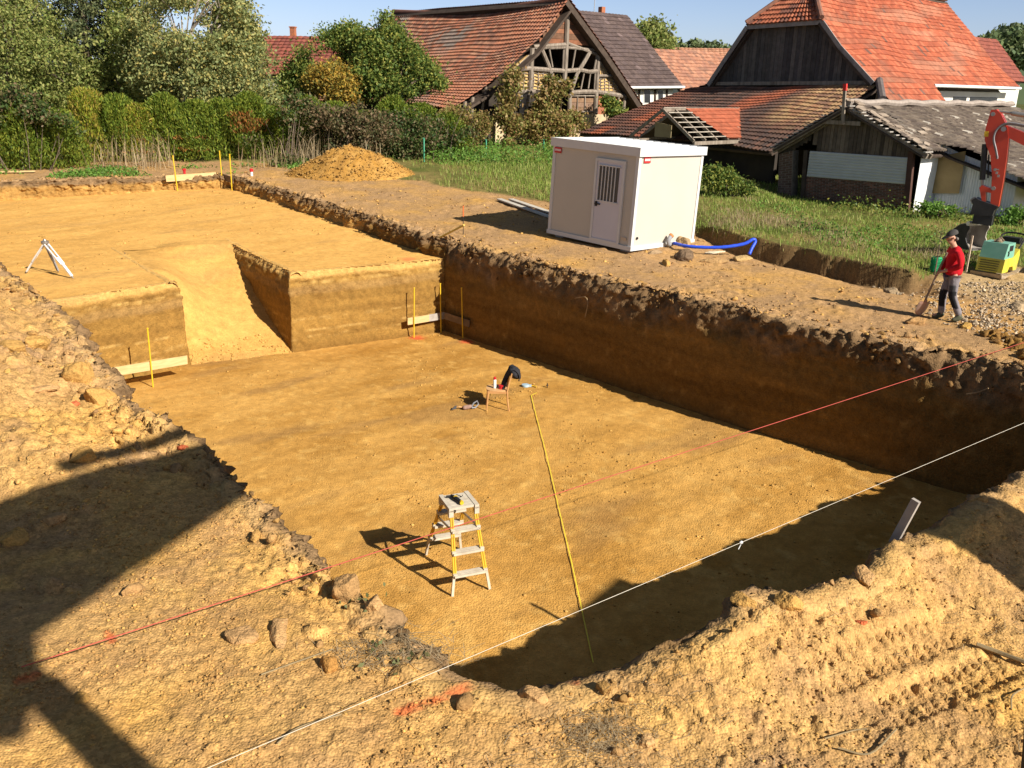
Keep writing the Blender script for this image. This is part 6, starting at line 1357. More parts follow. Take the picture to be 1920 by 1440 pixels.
def WL(v): v = np.asarray(v, float).reshape(-1, 3); return np.array([wf[0], wf[1], wz]) + v[:, :1] * f_ + v[:, 1:2] * r_ + v[:, 2:3] * ZZ
wk = thing("person", "man in red sweater, grey work trousers and dark cap, head bowed, holding a shovel", "person", [wf[0], wf[1], wz])
SKIN = pm("skin", (.50, .27, .18), (.44, .22, .14), sc=20, rough=.55)
bv, be, br = [], [], []
def bn(p, r, par=None):
    bv.append(p); br.append(r); k = len(bv) - 1
    if par is not None: be.append((par, k))
    return k
pel = bn((0, 0, .95), (.10, .075)); sp1 = bn((.0, 0, 1.12), (.10, .07), pel); chs = bn((.03, 0, 1.28), (.11, .075), sp1); nk0 = bn((.07, 0, 1.43), .07, chs); nk1 = bn((.105, 0, 1.50), .056, nk0)
hd0 = bn((.14, 0, 1.56), (.072, .085), nk1); hd1 = bn((.165, 0, 1.63), (.078, .095), hd0); hd2 = bn((.16, 0, 1.70), (.065, .08), hd1)
bn((.245, 0, 1.585), .02, hd0); bn((.262, 0, 1.61), .014, hd1)
for s_, elb, wr, hd in ((-1, (.0, -.265, 1.12), (.2, -.12, .985), (.27, -.05, .95)), (1, (.07, .25, 1.13), (.24, .09, .93), (.29, .02, .885))):
    sh = bn((.03, .17 * s_, 1.36), .042, chs); e = bn(elb, .036, sh); w_ = bn(wr, .03, e); pm_ = bn(hd, (.038, .022), w_)
    fd = np.array(hd) - np.array(wr); fd /= np.linalg.norm(fd)
    for k in range(4):
        o1 = np.array(hd) + fd * .035 + np.array([0, 0, .027 - .018 * k]); o2 = o1 + np.array([.012, -.03 * s_ * -1 * .6, -.012]) + fd * .018; o3 = o2 + np.array([-.03, -.022 * s_ * -1, -.006])
        a = bn(tuple(o1), .0095, pm_); b = bn(tuple(o2), .009, a); bn(tuple(o3), .0075, b)
    tq = np.array(hd) + np.array([-.012, -.026 * s_, .02]); a = bn(tuple(tq), .011, pm_); bn(tuple(tq + np.array([.03, -.008 * s_, .018])), .009, a)
for s_, kn, an, to in ((1, (.085, .1, .5), (.06, .1, .09), (.22, .11, .05)), (-1, (-.015, -.11, .5), (-.21, -.14, .1), (-.07, -.16, .05))):
    hp_ = bn((0, .085 * s_, .86), .06, pel); k = bn(kn, .056, hp_); a = bn(an, .042, k); bn(to, .034, a)
skin("body", bv, be, br, SKIN, wk, WL)
# clothing
sv_, se_, sr_ = [], [], []
def cn(p, r, par=None):
    sv_.append(p); sr_.append(r); k = len(sv_) - 1
    if par is not None: se_.append((par, k))
    return k
a0c = cn((-.005, 0, .875), (.15, .12)); a = cn((-.005, 0, .94), (.168, .13), a0c); b = cn((.0, 0, 1.02), (.175, .14), a); c = cn((.015, 0, 1.18), (.175, .135), b); d = cn((.03, 0, 1.33), (.20, .145), c); cn((.07, 0, 1.44), (.085, .075), d)
for s_, elb, wr in ((-1, (-.015, -.275, 1.125), (.17, -.14, .995)), (1, (.065, .26, 1.135), (.215, .11, .945))):
    q = cn((.03, .19 * s_, 1.37), .087, d); m1 = cn((np.array((.03, .2 * s_, 1.37)) + np.array(elb)) / 2 + [0, .01 * s_, 0], .075, q); e = cn(elb, .068, m1); m2 = cn((np.array(elb) + np.array(wr)) / 2, .058, e); cn(wr, .046, m2)
RED = am("red_sweater", rough=.95, var=.12, sc=9, bump=.012, bsc=14)
skin("sweater", [tuple(p) for p in sv_], se_, sr_, RED, wk, WL, colf=lambda v: np.tile([.50, .012, .02], (len(v), 1)) * (1 + .18 * fbm(v[:, 0], v[:, 1], v[:, 2], f=9, o=2, seed=3))[:, None])
sv_, se_, sr_ = [], [], []
a = cn((-.005, 0, .95), (.155, .12))
for s_, kn, an in ((1, (.085, .1, .5), (.06, .1, .1)), (-1, (-.015, -.11, .5), (-.2, -.14, .12))):
    h = cn((-.005, .085 * s_, .86), (.1, .105), a); t1 = cn((np.array((0, .09 * s_, .86)) * .5 + np.array(kn) * .5), .098, h); k = cn(kn, .08, t1); m_ = cn((np.array(kn) + np.array(an)) / 2, .074, k); cn(an, .068, m_)
def trc(v):
    c = np.tile([.20, .18, .19], (len(v), 1)) * (1 + .2 * fbm(v[:, 0], v[:, 1], v[:, 2], f=8, o=2, seed=4))[:, None]
    front = v[:, 0] > np.where(v[:, 1] > 0, .045, np.interp(v[:, 2], [.12, .5], [-.22, -.05])) ; kn = front & (v[:, 2] < .60) & (v[:, 2] > .27)
    c[kn] = [.018, .018, .02]; pk = (v[:, 1] < -.13) & (v[:, 2] > .6) & (v[:, 2] < .72) & (v[:, 0] > -.04); c[pk] = [.05, .05, .055]; return c
skin("trousers", [tuple(p) for p in sv_], se_, sr_, am("grey_workwear", rough=.95, var=.12, sc=12, bump=.01, bsc=16), wk, WL, colf=trc)
for nm, an, to in (("boot", (.06, .1, .09), (.23, .11, .04)), ("boot", (-.2, -.14, .11), (-.05, -.16, .045))):
    an = np.array(an); to = np.array(to); heel = an + [-.04, 0, -.055]
    skin(nm, [tuple(an + [0, 0, .06]), tuple(an), tuple(heel), tuple((an + to) / 2 + [0, 0, -.03]), tuple(to)], [(0, 1), (1, 2), (1, 3), (3, 4)], [.058, .055, .042, .05, .042], pm("boot_green", (.05, .06, .035), (.09, .085, .05), sc=9, rough=.6), wk, WL, root=1)
cap = []; cf_ = []
nk_, mk_ = 18, 8
for j in range(mk_):
    ph = j / (mk_ - 1) * 1.62
    for i in range(nk_): th = 2 * math.pi * i / nk_; cap.append((.15 + .108 * math.cos(th) * math.sin(ph) + .0, .09 * math.sin(th) * math.sin(ph), 1.665 + .095 * math.cos(ph) - .035 * math.cos(th) * math.sin(ph)))
cf_ = [(j * nk_ + i, j * nk_ + (i + 1) % nk_, (j + 1) * nk_ + (i + 1) % nk_, (j + 1) * nk_ + i) for j in range(mk_ - 1) for i in range(nk_)]
b0_ = len(cap)
for k in range(2):
    for i in range(9): u_ = (i / 8 - .5) * 2; cap.append((.235 + .10 * (1 - u_ * u_) * .9 + (0 if k else .0), .085 * u_, 1.628 - .055 * (1 - u_ * u_) - .012 * k))
    for i in range(9): u_ = (i / 8 - .5) * 2; cap.append((.15 + .10 * math.cos(u_ * 1.1), .092 * math.sin(u_ * 1.25), 1.64 - .015 * math.cos(u_) - .012 * k))
for k in range(2): cf_ += [(b0_ + k * 18 + i, b0_ + k * 18 + i + 1, b0_ + k * 18 + 9 + i + 1, b0_ + k * 18 + 9 + i) for i in range(8)]
mk("cap", WL(np.array(cap)), cf_, pm("dark_cap", (.045, .042, .04), (.065, .06, .055), sc=14, rough=.9), wk, True)
hr_ = MB(); hr_.tube(WL(np.array([(.07, -.07, 1.60), (.055, -.03, 1.585), (.05, .03, 1.585), (.07, .07, 1.60)])), .03, 8); hr_.build("hair", pm("grey_hair", (.12, .1, .09), (.2, .18, .16), sc=30), wk, True)
er = MB()
for s_ in (-1, 1): er.lathe(WL(np.array([(.13, .085 * s_, 1.61)]))[0] , [(.004, -.008), (.026, -.004), (.028, .004), (.01, .01)], 10, r_)
er.build("ear", SKIN, wk, True)
ey = MB()
for s_ in (-1, 1): ey.lathe(WL(np.array([(.24, .032 * s_, 1.622)]))[0], [(.002, -.004), (.012, 0), (.002, .006)], 8, f_)
ey.build("eyes", M_BLACK, wk)
# shovel
bl = PGd(1726, 593); gr = WL(np.array([(.30, -.015, .93)]))[0]; d = gr - (bl + ZZ * .06); L = np.linalg.norm(d); d /= L
shv = thing("shovel", "long handled shovel held by the man in the red sweater", "shovel", bl)
m = MB(); m.tube([bl + ZZ * .16 + d * .1, gr, gr + d * .42 - f_ * .03], .02, 8); m.build("handle", pm("shovel_handle", (.16, .11, .08), (.24, .17, .12), sc=9, rough=.7), shv)
sd = np.cross(d, ZZ); sd /= np.linalg.norm(sd); nn = np.cross(sd, d); m = MB(); vs_ = []
for j in range(9):
    t = j / 8; wd = .14 * math.sqrt(max(0, 1 - (max(t - .45, 0) / .55) ** 2.2)) * (1 if t > .08 else .8)
    for i in range(9): u_ = (i / 8 - .5) * 2; vs_.append(bl + ZZ * .05 + d * (.28 - .34 * t) + sd * wd * u_ + nn * (.045 * u_ * u_ - .02 + .03 * t))
fq_ = [(j * 9 + i, j * 9 + i + 1, (j + 1) * 9 + i + 1, (j + 1) * 9 + i) for j in range(8) for i in range(8)]
m.add(vs_, fq_); m.add(np.array(vs_) - nn * .006, [q[::-1] for q in fq_]); m.tube([bl + ZZ * .05 + d * .08, bl + ZZ * .08 + d * .28], [.012, .026], 8); m.build("blade", pm("shovel_blade", (.42, .24, .18), (.36, .30, .25), sc=4, rough=.5, metal=.3), shv)
b_ = PGd(1799, 516); t = thing("wooden_stake", "pale wooden stake standing behind the man's back", "stake", b_); b2 = b_ + U * .35; b2[2] = ground_at(b2[0], b2[1]); h_ = hz(b2, 442); m = MB(); m.beam(b2 - ZZ * .1, b2 + ZZ * h_, .04, .03, U); m.build("stake", pm("pale_stake", (.62, .48, .36), (.5, .38, .28), sc=5), t)

# ---- roll of green netting
p = PGd(1749, 511) + U * .1; p[2] = ground_at(p[0], p[1]); t = thing("netting_roll", "upright roll of bright green plastic netting at the grass edge behind the man", "netting", p); h_ = .36; m = MB(); prof_ = [(.11, 0), (.12, .03), (.11, h_ * .5), (.125, h_ * .8), (.10, h_), (.08, h_), (.075, .05)]
m.lathe(p, prof_, 16); 
for k in range(9): m.tube([p + ZZ * (.03 + .036 * k) + np.array([math.cos(q), math.sin(q), .02 * math.sin(q * 3)]) * [.128, .128, 1] for q in np.linspace(0, 6.283, 15)], .008, 5)
m.build("roll", pm("green_plastic", (.01, .34, .13), (.01, .26, .1), sc=30, rough=.5), t)

# ---- vibrating plate compactor
cp_ = PGd(1876, 523); X_, Y_ = V, U                        # front face runs along V, depth along U
def kq(a, b, z): return cp_ + X_ * a + Y_ * b + ZZ * z
M_KY = pm("dusty_yellow_paint", (.60, .52, .04), (.45, .38, .08), sc=7, rough=.5); M_KT = pm("teal_paint", (.15, .36, .27), (.19, .40, .31), sc=5, rough=.45); M_DIRTY = pm("dirty_steel", (.42, .33, .22), (.26, .2, .14), sc=7, rough=.8)
cmp_ = thing("plate_compactor", "yellow and teal vibrating plate compactor standing on the gravel", "compactor", cp_)
m = MB(); m.prism([kq(-.06, -.1, .02), kq(-.06, .15, -.0), kq(-.06, .8, .0), kq(-.06, .98, .12), kq(-.06, .95, .15), kq(-.06, .78, .05), kq(-.06, .1, .06), kq(-.06, -.14, .12)], X_ * .74); m.build("base_plate", M_DIRTY, cmp_)
m = MB(); m.prism([kq(.0, .0, .13), kq(0, .34, .13), kq(0, .40, .24), kq(0, .6, .24), kq(0, .66, .13), kq(0, .86, .13), kq(0, .92, .5), kq(0, .86, .64), kq(0, .55, .46), kq(0, .06, .46)], X_ * .62); m.build("body", M_KY, cmp_)
m = MB()
for k in range(5): z = .17 + .055 * k; m.box(kq(.33, -.005 + .06 * (z - .13) / .33, z), (.46, .03, .018), (X_, Y_, ZZ))
m.build("louvre", pm("dark_slot", (.09, .075, .02), (.13, .1, .03)), cmp_)
m = MB(); hb = [kq(.02, .04, .455), kq(.02, .6, .455), kq(.02, .58, .82), kq(.02, .16, .82)]; m.prism(hb, X_ * .58); ho = m.build("hood", M_KT, cmp_)
sl2 = (kq(0, .16, .82) - kq(0, .04, .455)); sl2 /= np.linalg.norm(sl2); no_ = np.cross(X_, sl2); no_ = no_ if no_ @ (-Y_) > 0 else -no_
m = MB(); c_ = kq(.31, .125, .665) ; m.box(c_ + no_ * .004, (.46, .24, .012), (X_, sl2, no_)); m.build("front_opening", M_BLACK, ho)  # black plate stands in for the unlit inside of the hood
m = MB(); m.box(c_ - sl2 * .135 + no_ * .006, (.40, .03, .02), (X_, sl2, no_)); m.build("trim", M_KT, ho)
m = MB(); m.box(kq(.016, .36, .70), (.012, .2, .13), (X_, Y_, ZZ)); m.build("side_opening", M_BLACK, ho)  # black plate in place of the shaded side window
m = MB(); m.tube([kq(.005, .22, .52), kq(.005, .24, .60), kq(.005, .2, .64)], .012, 6); m.build("latch", M_BLACK, ho)
m = MB(); m.lathe(kq(.3, .3, .82), [(.08, 0), (.09, .03), (.06, .06), (.03, .09)], 12); m.tube([kq(.4, .25, .83), kq(.3, .35, .93), kq(.2, .3, .86)], .025, 7); m.build("engine_top", pm("engine_brown", (.28, .2, .12), (.16, .12, .08), sc=12), cmp_)
m = MB(); m.tube(smooth([kq(.05, .8, .55), kq(.03, 1.0, .75), kq(.05, 1.2, .92), kq(.3, 1.25, .96), kq(.55, 1.2, .92), kq(.57, 1.0, .75), kq(.55, .8, .55)]), .022, 8); m.box(kq(.3, 1.12, .80), (.4, .22, .14), (X_, Y_, ZZ)); m.build("handle_bar", M_BLACK, cmp_)

# ---- excavator: its stick, bucket and boom are in view, the machine stands out of frame
XD = np.array([.80, -.60, 0]); XN = np.array([.60, .80, 0]); E0 = PY(1862, 387, 23.0)
def xq(px, py, o=0.0): return on_plane(px, py, E0 + XN * o, XD)
exc = thing("excavator", "orange red excavator reaching in from the right edge, bucket resting on the grass", "excavator", [E0[0] + 4.2, E0[1] - 3.2, .1])
M_XR = pm("excavator_red", (.56, .055, .02), (.48, .045, .02), sc=3, rough=.38, spec=.5); M_XB = pm("excavator_black", (.02, .02, .022), (.035, .034, .034), sc=6, rough=.5); M_XG = pm("worn_bucket", (.44, .40, .35), (.28, .25, .22), sc=4, rough=.5, metal=0.0)
def ppr(px_, o0, th, name, mat, par):
    m = MB(); m.prism([xq(x, y, o0) for x, y in px_], XN * th); return m.build(name, mat, par)
stick = ppr([(1858, 206), (1868, 205), (1876, 212), (1884, 228), (1889, 240), (1891, 262), (1887, 300), (1880, 345), (1872, 388), (1862, 388), (1857, 380), (1860, 330), (1857, 292), (1850, 275), (1846, 262), (1848, 240)], 0, .24, "stick", M_XR, exc)
for (a, b, r, o_) in (((1862, 214), None, .05, 0), ((1882, 242), None, .06, 0), ((1863, 353), None, .05, 0)):
    m = MB(); p = xq(*a); m.lathe(p - XN * .03, [(r, 0), (r, .3)], 12, XN); m.build("pin", M_STEEL, stick)
m = MB(); m.prism([xq(1846, 246, -.004), xq(1854, 246, -.004), xq(1853, 256, -.004), xq(1845, 256, -.004)], -XN * .004); m.build("warning_sticker", M_YEL, stick)
bp1 = xq(1882, 242); nx = xq(1920, 262); bdir = (nx - bp1) / np.linalg.norm(nx - bp1)
bm = [bp1 - ZZ * .10 - XD * .1, bp1 + ZZ * .12 - XD * .05, bp1 + bdir * 1.2 + ZZ * .22, bp1 + bdir * 2.1 - ZZ * .05, bp1 + XD * 3.4 - ZZ * 1.15, bp1 + XD * 3.3 - ZZ * 1.45, bp1 + bdir * 1.9 - ZZ * .42, bp1 + bdir * 1.0 - ZZ * .12]
m = MB(); m.prism([q + XN * .02 for q in bm], XN * .2); m.build("boom", M_XR, exc)
a0 = xq(1868, 209, .1); m = MB(); m.tube([a0, a0 + (nx - bp1) * .75 + ZZ * .14], .03, 10); m.tube([a0 + (nx - bp1) * .72 + ZZ * .135, a0 + (nx - bp1) * 2.6 + ZZ * .45], .055, 12); m.build("arm_cylinder", M_STEEL, exc)
c0_, c1_, c2_ = xq(1847, 270, .08), xq(1842, 337, .08), xq(1841, 352, .08); m = MB(); m.tube([c0_, c1_], .07, 12); m.tube([c0_ + XD * .13 + ZZ * -.25, c1_ + XD * .12 + ZZ * .05], .02, 7); m.build("bucket_cylinder", M_XB, exc)
m = MB(); m.tube([c1_, c2_], .03, 10); m.build("piston_rod", M_STEEL, exc)
ppr([(1836, 352), (1841, 347), (1848, 350), (1860, 354), (1858, 362), (1848, 360), (1848, 378), (1841, 378)], .0, .22, "link", M_XR, exc)
ho_ = [smooth([xq(*q, -.03 - .03 * k) + ZZ * .03 * k for q in ((1925, 238), (1895, 233), (1880, 236), (1868, 246), (1863, 262), (1867, 282), (1870, 298))]) for k in range(2)]
m = MB()
for q in ho_: m.tube(q, .022, 7)
m.build("hoses", pm("hose_grey", (.16, .15, .16), (.24, .23, .24), rough=.4), exc)
m = MB()
for k in range(3): m.box(xq(1866 + 3 * k, 318 + 6 * k, -.02), (.05, .03, .06), (XD, XN, ZZ))
m.tube([xq(1862, 318, -.02), xq(1873, 318, -.02)], .015, 6); m.build("fitting", M_STEEL, exc)
ppr([(1821, 376), (1829, 371), (1834, 374), (1838, 376), (1862, 384), (1872, 388), (1864, 395), (1860, 406), (1840, 404), (1826, 402), (1818, 403), (1824, 383)], -.06, .36, "quick_coupler", M_XB, exc)
m = MB(); m.tube(smooth([xq(1824, 382, .1), xq(1821, 375, .1), xq(1828, 371, .1), xq(1833, 375, .1)]), .022, 7); m.build("coupler_hook", M_STEEL, exc)
# bucket: turned on the coupler so that its mouth faces the camera; two side plates and a curved shell
BD = np.array([.37, -.93, 0]); BN = np.array([.93, .37, 0])
side = [(1816, 419), (1800, 421), (1787, 430), (1780, 441), (1781, 452), (1789, 460), (1800, 465), (1812, 468), (1818, 468.5), (1812, 455), (1810, 446), (1812, 437), (1817, 429)]
Sp = [on_plane(x, y, xq(1816, 420, .1) + BN * .02, BD) for x, y in side]; bw = .70
m = MB(); m.prism(Sp, BN * .025); m.build("bucket_side", M_XB, exc); m = MB(); m.prism([q + BN * bw for q in Sp], BN * .025); m.build("bucket_side", M_XG, exc)
m = MB(); back = Sp[0:9]
for k in range(8): m.prism([back[k] + BN * .026, back[k + 1] + BN * .026, back[k + 1] + BN * (bw - .001), back[k] + BN * (bw - .001)], np.cross(BN, back[k + 1] - back[k]) / np.linalg.norm(back[k + 1] - back[k]) * .022)
m.build("bucket_shell", M_XG, exc)
m = MB(); m.tube([Sp[0] - BN * .02, Sp[0] + BN * (bw + .04)], .06, 12); m.build("bucket_bar", M_PALEMETAL, exc)
m = MB(); m.beam(Sp[8] + BN * 0, Sp[8] + BN * bw, .14, .025, np.array([0, 0, 1.])); m.build("cutting_edge", M_STEEL, exc)
ppr([(1826, 402), (1862, 405), (1858, 424), (1838, 421), (1822, 419)], -.02, .3, "bucket_bracket", M_XB, exc)
XB = np.array([E0[0] + 4.2, E0[1] - 3.2, .05])
def xb(a, b, z): return XB + XD * a + XN * b + ZZ * z
for s in (-.75, .75):
    m = MB(); m.prism([xb(-1.1, s - .2, .25), xb(-.9, s - .2, .02), xb(.9, s - .2, .02), xb(1.1, s - .2, .25), xb(.95, s - .2, .5), xb(-.95, s - .2, .5)], XN * .4); m.build("track", M_XB, exc)
m = MB(); m.box(xb(.2, 0, .85), (1.9, 1.5, .55), (XD, XN, ZZ)); m.build("upper_body", M_XR, exc)
m = MB(); m.box(xb(-.1, -.35, 1.75), (1.2, .8, 1.3), (XD, XN, ZZ)); m.build("cab", M_GLASS, exc); m = MB(); m.box(xb(-.1, -.35, 2.43), (1.3, .9, .08), (XD, XN, ZZ)); m.build("cab_roof", M_XR, exc)

# ---- sapling with thin bare twigs, rim tufts
b_ = PGd(1734, 520) + U * .5; b_[2] = ground_at(b_[0], b_[1]); t = thing("sapling", "thin half bare sapling on the grass edge left of the man", "sapling", b_); rg = np.random.default_rng(77); m = MB(); H_ = 1.15; m.tube([b_, b_ + ZZ * H_ * .5 + U * .02, b_ + ZZ * H_], [.018, .013, .004], 6); pts = []
for k in range(26):
    z = rg.uniform(.2, .95) * H_; a = rg.uniform(0, 6.28); d = np.array([math.cos(a), math.sin(a), .6]); L = .42 * (1.15 - z / H_); e = b_ + ZZ * z + d * L; m.tube([b_ + ZZ * z, e], [.006, .002], 4); pts += [b_ + ZZ * z + d * L * q + rg.normal(size=3) * .025 for q in rg.uniform(.3, 1, 12)]
m.build("stem", M_BARK, t); v, f = leaf_mesh(np.array(pts), .022, .5, rg); mk("leaves", v, f, LF_GREY, t)

# ================================================================== THE HOUSE BEHIND THE CAMERA (it casts the foreground shadows)
KS = np.array([math.sin(SUN_AZ), math.cos(SUN_AZ)]) / math.tan(SUN_EL)
def lift(p, h): return np.array([p[0] + KS[0] * h, p[1] + KS[1] * h, h + .05])
hs_ = thing("house", "dark window frame edge at the lower right corner, part of the photographer's house", "house", [2, -4, 0])
M_HW = pm("house_render", (.55, .5, .42), (.48, .43, .36), sc=1, rough=.9)
SH = lambda px, py: P(px, py, .05)[:2]
rp1 = [lift(q, 7.0) for q in [(-2.1, 10.4), SH(75, 1190), SH(80, 1275), SH(48, 1385), SH(-150, 1430), (-8.5, 3.0), (-5.12, 8.1), (-4.2, 9.2), (-3.5, 9.95)]]
m = MB(); m.prism(rp1, ZZ * .14); m.build("shadow_overhang", M_DARKBEAM, hs_)  # unseen slab, outline shaped to cast the left foreground shadow
m = MB(); m.tube([lift(q, 7.0) for q in ((-5.0, 8.95), (-4.02, 10.42))], .1, 8); m.build("gutter", M_WHITEPAINT, hs_)  # unseen bar added for the thin band beside that shadow
for (px, py, r, hh) in ((185, 1400, .13, 7.0), (260, 1418, .045, 5.9)):
    b0 = SH(px, py); base = np.array([b0[0] + SUNV[0] / math.hypot(*SUNV[:2]) * 7.4, b0[1] + SUNV[1] / math.hypot(*SUNV[:2]) * 7.4, -.05]); m = MB(); m.tube([base, base + ZZ * hh], r, 10); m.build("post", M_GREYBEAM, hs_)
q = np.array([4.55, 7.3, 0]) + np.array([.8, -.6, 0]) * 6.4; m = MB(); m.box(q + ZZ * 2.35, (1.2, 1.2, 4.8), (np.array([.6, .8, 0]), np.array([.8, -.6, 0]), ZZ)); m.build("shadow_block", M_HW, hs_)  # unseen block added to cast the right foreground shadow
m = MB(); m.prism([np.array([-1.2, -.75, 3.0]), np.array([7.5, -.75, 3.0]), np.array([7.5, -.75, -.1]), np.array([-1.2, -.75, -.1])], np.array([0, -.3, 0])); m.build("wall", M_HW, hs_)
a_, b_ = PY(1990, 1190, .42), PY(1966, 1440, .42); d = (b_ - a_); m = MB(); m.beam(a_ - d * .3 + RT * .012, b_ + d * 1.2 + RT * .012, .026, .05, (0, 1, 0)); m.build("window_frame", M_BLACK, hs_)

# ================================================================== LOOSE SOIL, GRAVEL, STRAW (uncountable)
def scatter_clods(name, pos, rad, base_iv, base_if, cols, seed, squash=.7, sink=.25, mat=M_CLOD):
    rg = np.random.default_rng(seed); n = len(pos); nvv = len(base_iv); V_ = np.repeat(base_iv[None], 1, 0)
    q = rg.normal(size=(n, 4)); q /= np.linalg.norm(q, axis=1)[:, None]; w_, x, y, z = q.T
    Rm = np.stack([1 - 2 * (y * y + z * z), 2 * (x * y - z * w_), 2 * (x * z + y * w_), 2 * (x * y + z * w_), 1 - 2 * (x * x + z * z), 2 * (y * z - x * w_), 2 * (x * z - y * w_), 2 * (y * z + x * w_), 1 - 2 * (x * x + y * y)], 1).reshape(n, 3, 3)
    jit = 1 + rg.uniform(-.28, .28, (n, nvv)); sc = rg.uniform(.65, 1.25, (n, 1, 3))
    v = base_iv[None] * jit[:, :, None] * sc
    for _ in range(4 if nvv > 12 else 1):                  # broken faces
        d = rg.normal(size=(n, 3)); d /= np.linalg.norm(d, axis=1)[:, None]; kk = np.einsum('nvj,nj->nv', v, d); lim = rg.uniform(.25, .75, (n, 1)); v = v - np.maximum(kk - lim, 0)[:, :, None] * d[:, None, :]
    v = np.einsum('nij,nvj->nvi', Rm, v) * rad[:, None, None]; v[:, :, 2] *= squash
    v = v + pos[:, None, :]; v[:, :, 2] += (rad * squash * (1 - 2 * sink) * .6)[:, None]
    f = (base_if[None] + (np.arange(n) * nvv)[:, None, None]).reshape(-1, 3)
    o = mk(name, v.reshape(-1, 3), f, mat); set_point_col(o.data, np.repeat(np.clip(cols, 0, 1), nvv, 0)); kind(o, 'stuff'); return o
rg = np.random.default_rng(88)
def ring(n, r0, r1, a0=-40, a1=40, pw=1.0):
    r = np.exp(rg.uniform(math.log(r0), math.log(r1), n)); a = np.radians(rg.uniform(a0, a1, n)); return r * np.sin(a), r * np.cos(a)
def put(x, y, keep): k = rg.random(len(x)) < keep; return x[k], y[k]
# crumbs and clods on the open ground
x, y = ring(80000, 3.6, 34); od, lf, nr = zones(x, y); clus = fbm(x, y, f=1.1, o=3, seed=311)
edge = ss(1.0, .12, od); trk = field_side(x, y) < -.1
keep = (od > np.where(np.hypot(x, y) < 14, .3, .16)) * trk * np.clip(.10 + .9 * ss(-.05, .4, clus) * (.35 + .65 * lf) + .55 * edge * ss(-.3, .3, clus) , 0, 1)
x, y = put(x, y, keep); od, lf, nr = zones(x, y); r = np.hypot(x, y)
rad = np.minimum(.0065 * np.exp(rg.exponential(.5, len(x))) * (.55 + r / 12), .016 + .03 * ss(8, 11, r)) * (1 + .35 * lf * ss(8.5, 10, y)); z = ground_h(x, y)
c = ground_col(x, y) * rg.uniform(.75, 1.15, (len(x), 1)); yl = rg.random(len(x)) < .2; c[yl] = PALE * rg.uniform(.75, 1.05, (yl.sum(), 1))
big_ = rad > .022
scatter_clods("soil_crumbs", np.column_stack([x, y, z])[~big_], rad[~big_], IV0, IF0, c[~big_], 1); scatter_clods("soil_clods", np.column_stack([x, y, z])[big_], rad[big_], IV1, IF1, c[big_], 2)
# heavier clods along the rims and on the spoil bank
pr_ = resample(OUTER, .05, True); k = rg.integers(0, len(pr_), 5600); off = rg.normal(.2, .28, len(k)); cen = np.array([-3.5, 17.0])
dd = np.roll(pr_, -1, 0) - np.roll(pr_, 1, 0); dd /= np.linalg.norm(dd, axis=1)[:, None]; nn_ = np.stack([-dd[:, 1], dd[:, 0]], 1)
sgn = np.sign(sdist(pr_[:, 0] + nn_[:, 0] * .1, pr_[:, 1] + nn_[:, 1] * .1, OUTER))[:, None]; nn_ = nn_ * np.where(sgn == 0, 1, sgn)
xy = pr_[k] + nn_[k] * off[:, None]; cl = fbm(xy[:, 0], xy[:, 1], f=1.6, o=2, seed=321); kk = (sdist(xy[:, 0], xy[:, 1], OUTER) > .17) & (rg.random(len(k)) < np.clip(.35 + cl * 1.4, .05, 1)); xy = xy[kk]
rad = np.minimum(.012 * np.exp(rg.exponential(.62, len(xy))) * (.7 + np.hypot(xy[:, 0], xy[:, 1]) / 40), .075); z = ground_h(xy[:, 0], xy[:, 1]) + .01
c = mixc(np.array([.32, .215, .12]), np.array([.48, .31, .12]), rg.random(len(xy))) * rg.uniform(.7, 1.15, (len(xy), 1)); scatter_clods("rim_clods", np.column_stack([xy, z]), rad, IV1, IF1, c, 3, squash=.8, sink=.35)
# clods that stick out of the upper wall
k = rg.integers(0, len(pr_), 2600); bl_ = np.abs(rg.normal(0, .26, len(k))); xy = pr_[k] + nn_[k] * (.03 + .02 * rg.normal(size=len(k)))[:, None]; z = ground_h(pr_[k, 0], pr_[k, 1]) - bl_
ok = (pr_[k, 1] > 12.6) & (pr_[k, 0] > -11.5) & ((pr_[k, 0] + .4) * .79 + (pr_[k, 1] - 5.9) * .61 > 2) & (fbm(pr_[k, 0], pr_[k, 1], z, f=1.4, o=2, seed=331) > -.05) & ~((sdist(pr_[k, 0], pr_[k, 1], DEEP) > .3) & (bl_ > .3)); xy, z, bl_ = xy[ok], z[ok], bl_[ok]; rad = np.minimum(.018 * np.exp(rg.exponential(.5, len(xy))), .07)
c = mixc(np.array([.15, .095, .05]), np.array([.27, .175, .08]), rg.random(len(xy))) * rg.uniform(.7, 1.1, (len(xy), 1)); scatter_clods("wall_clods", np.column_stack([xy, z]), rad, IV1, IF1, c, 4, squash=1.0, sink=.5)
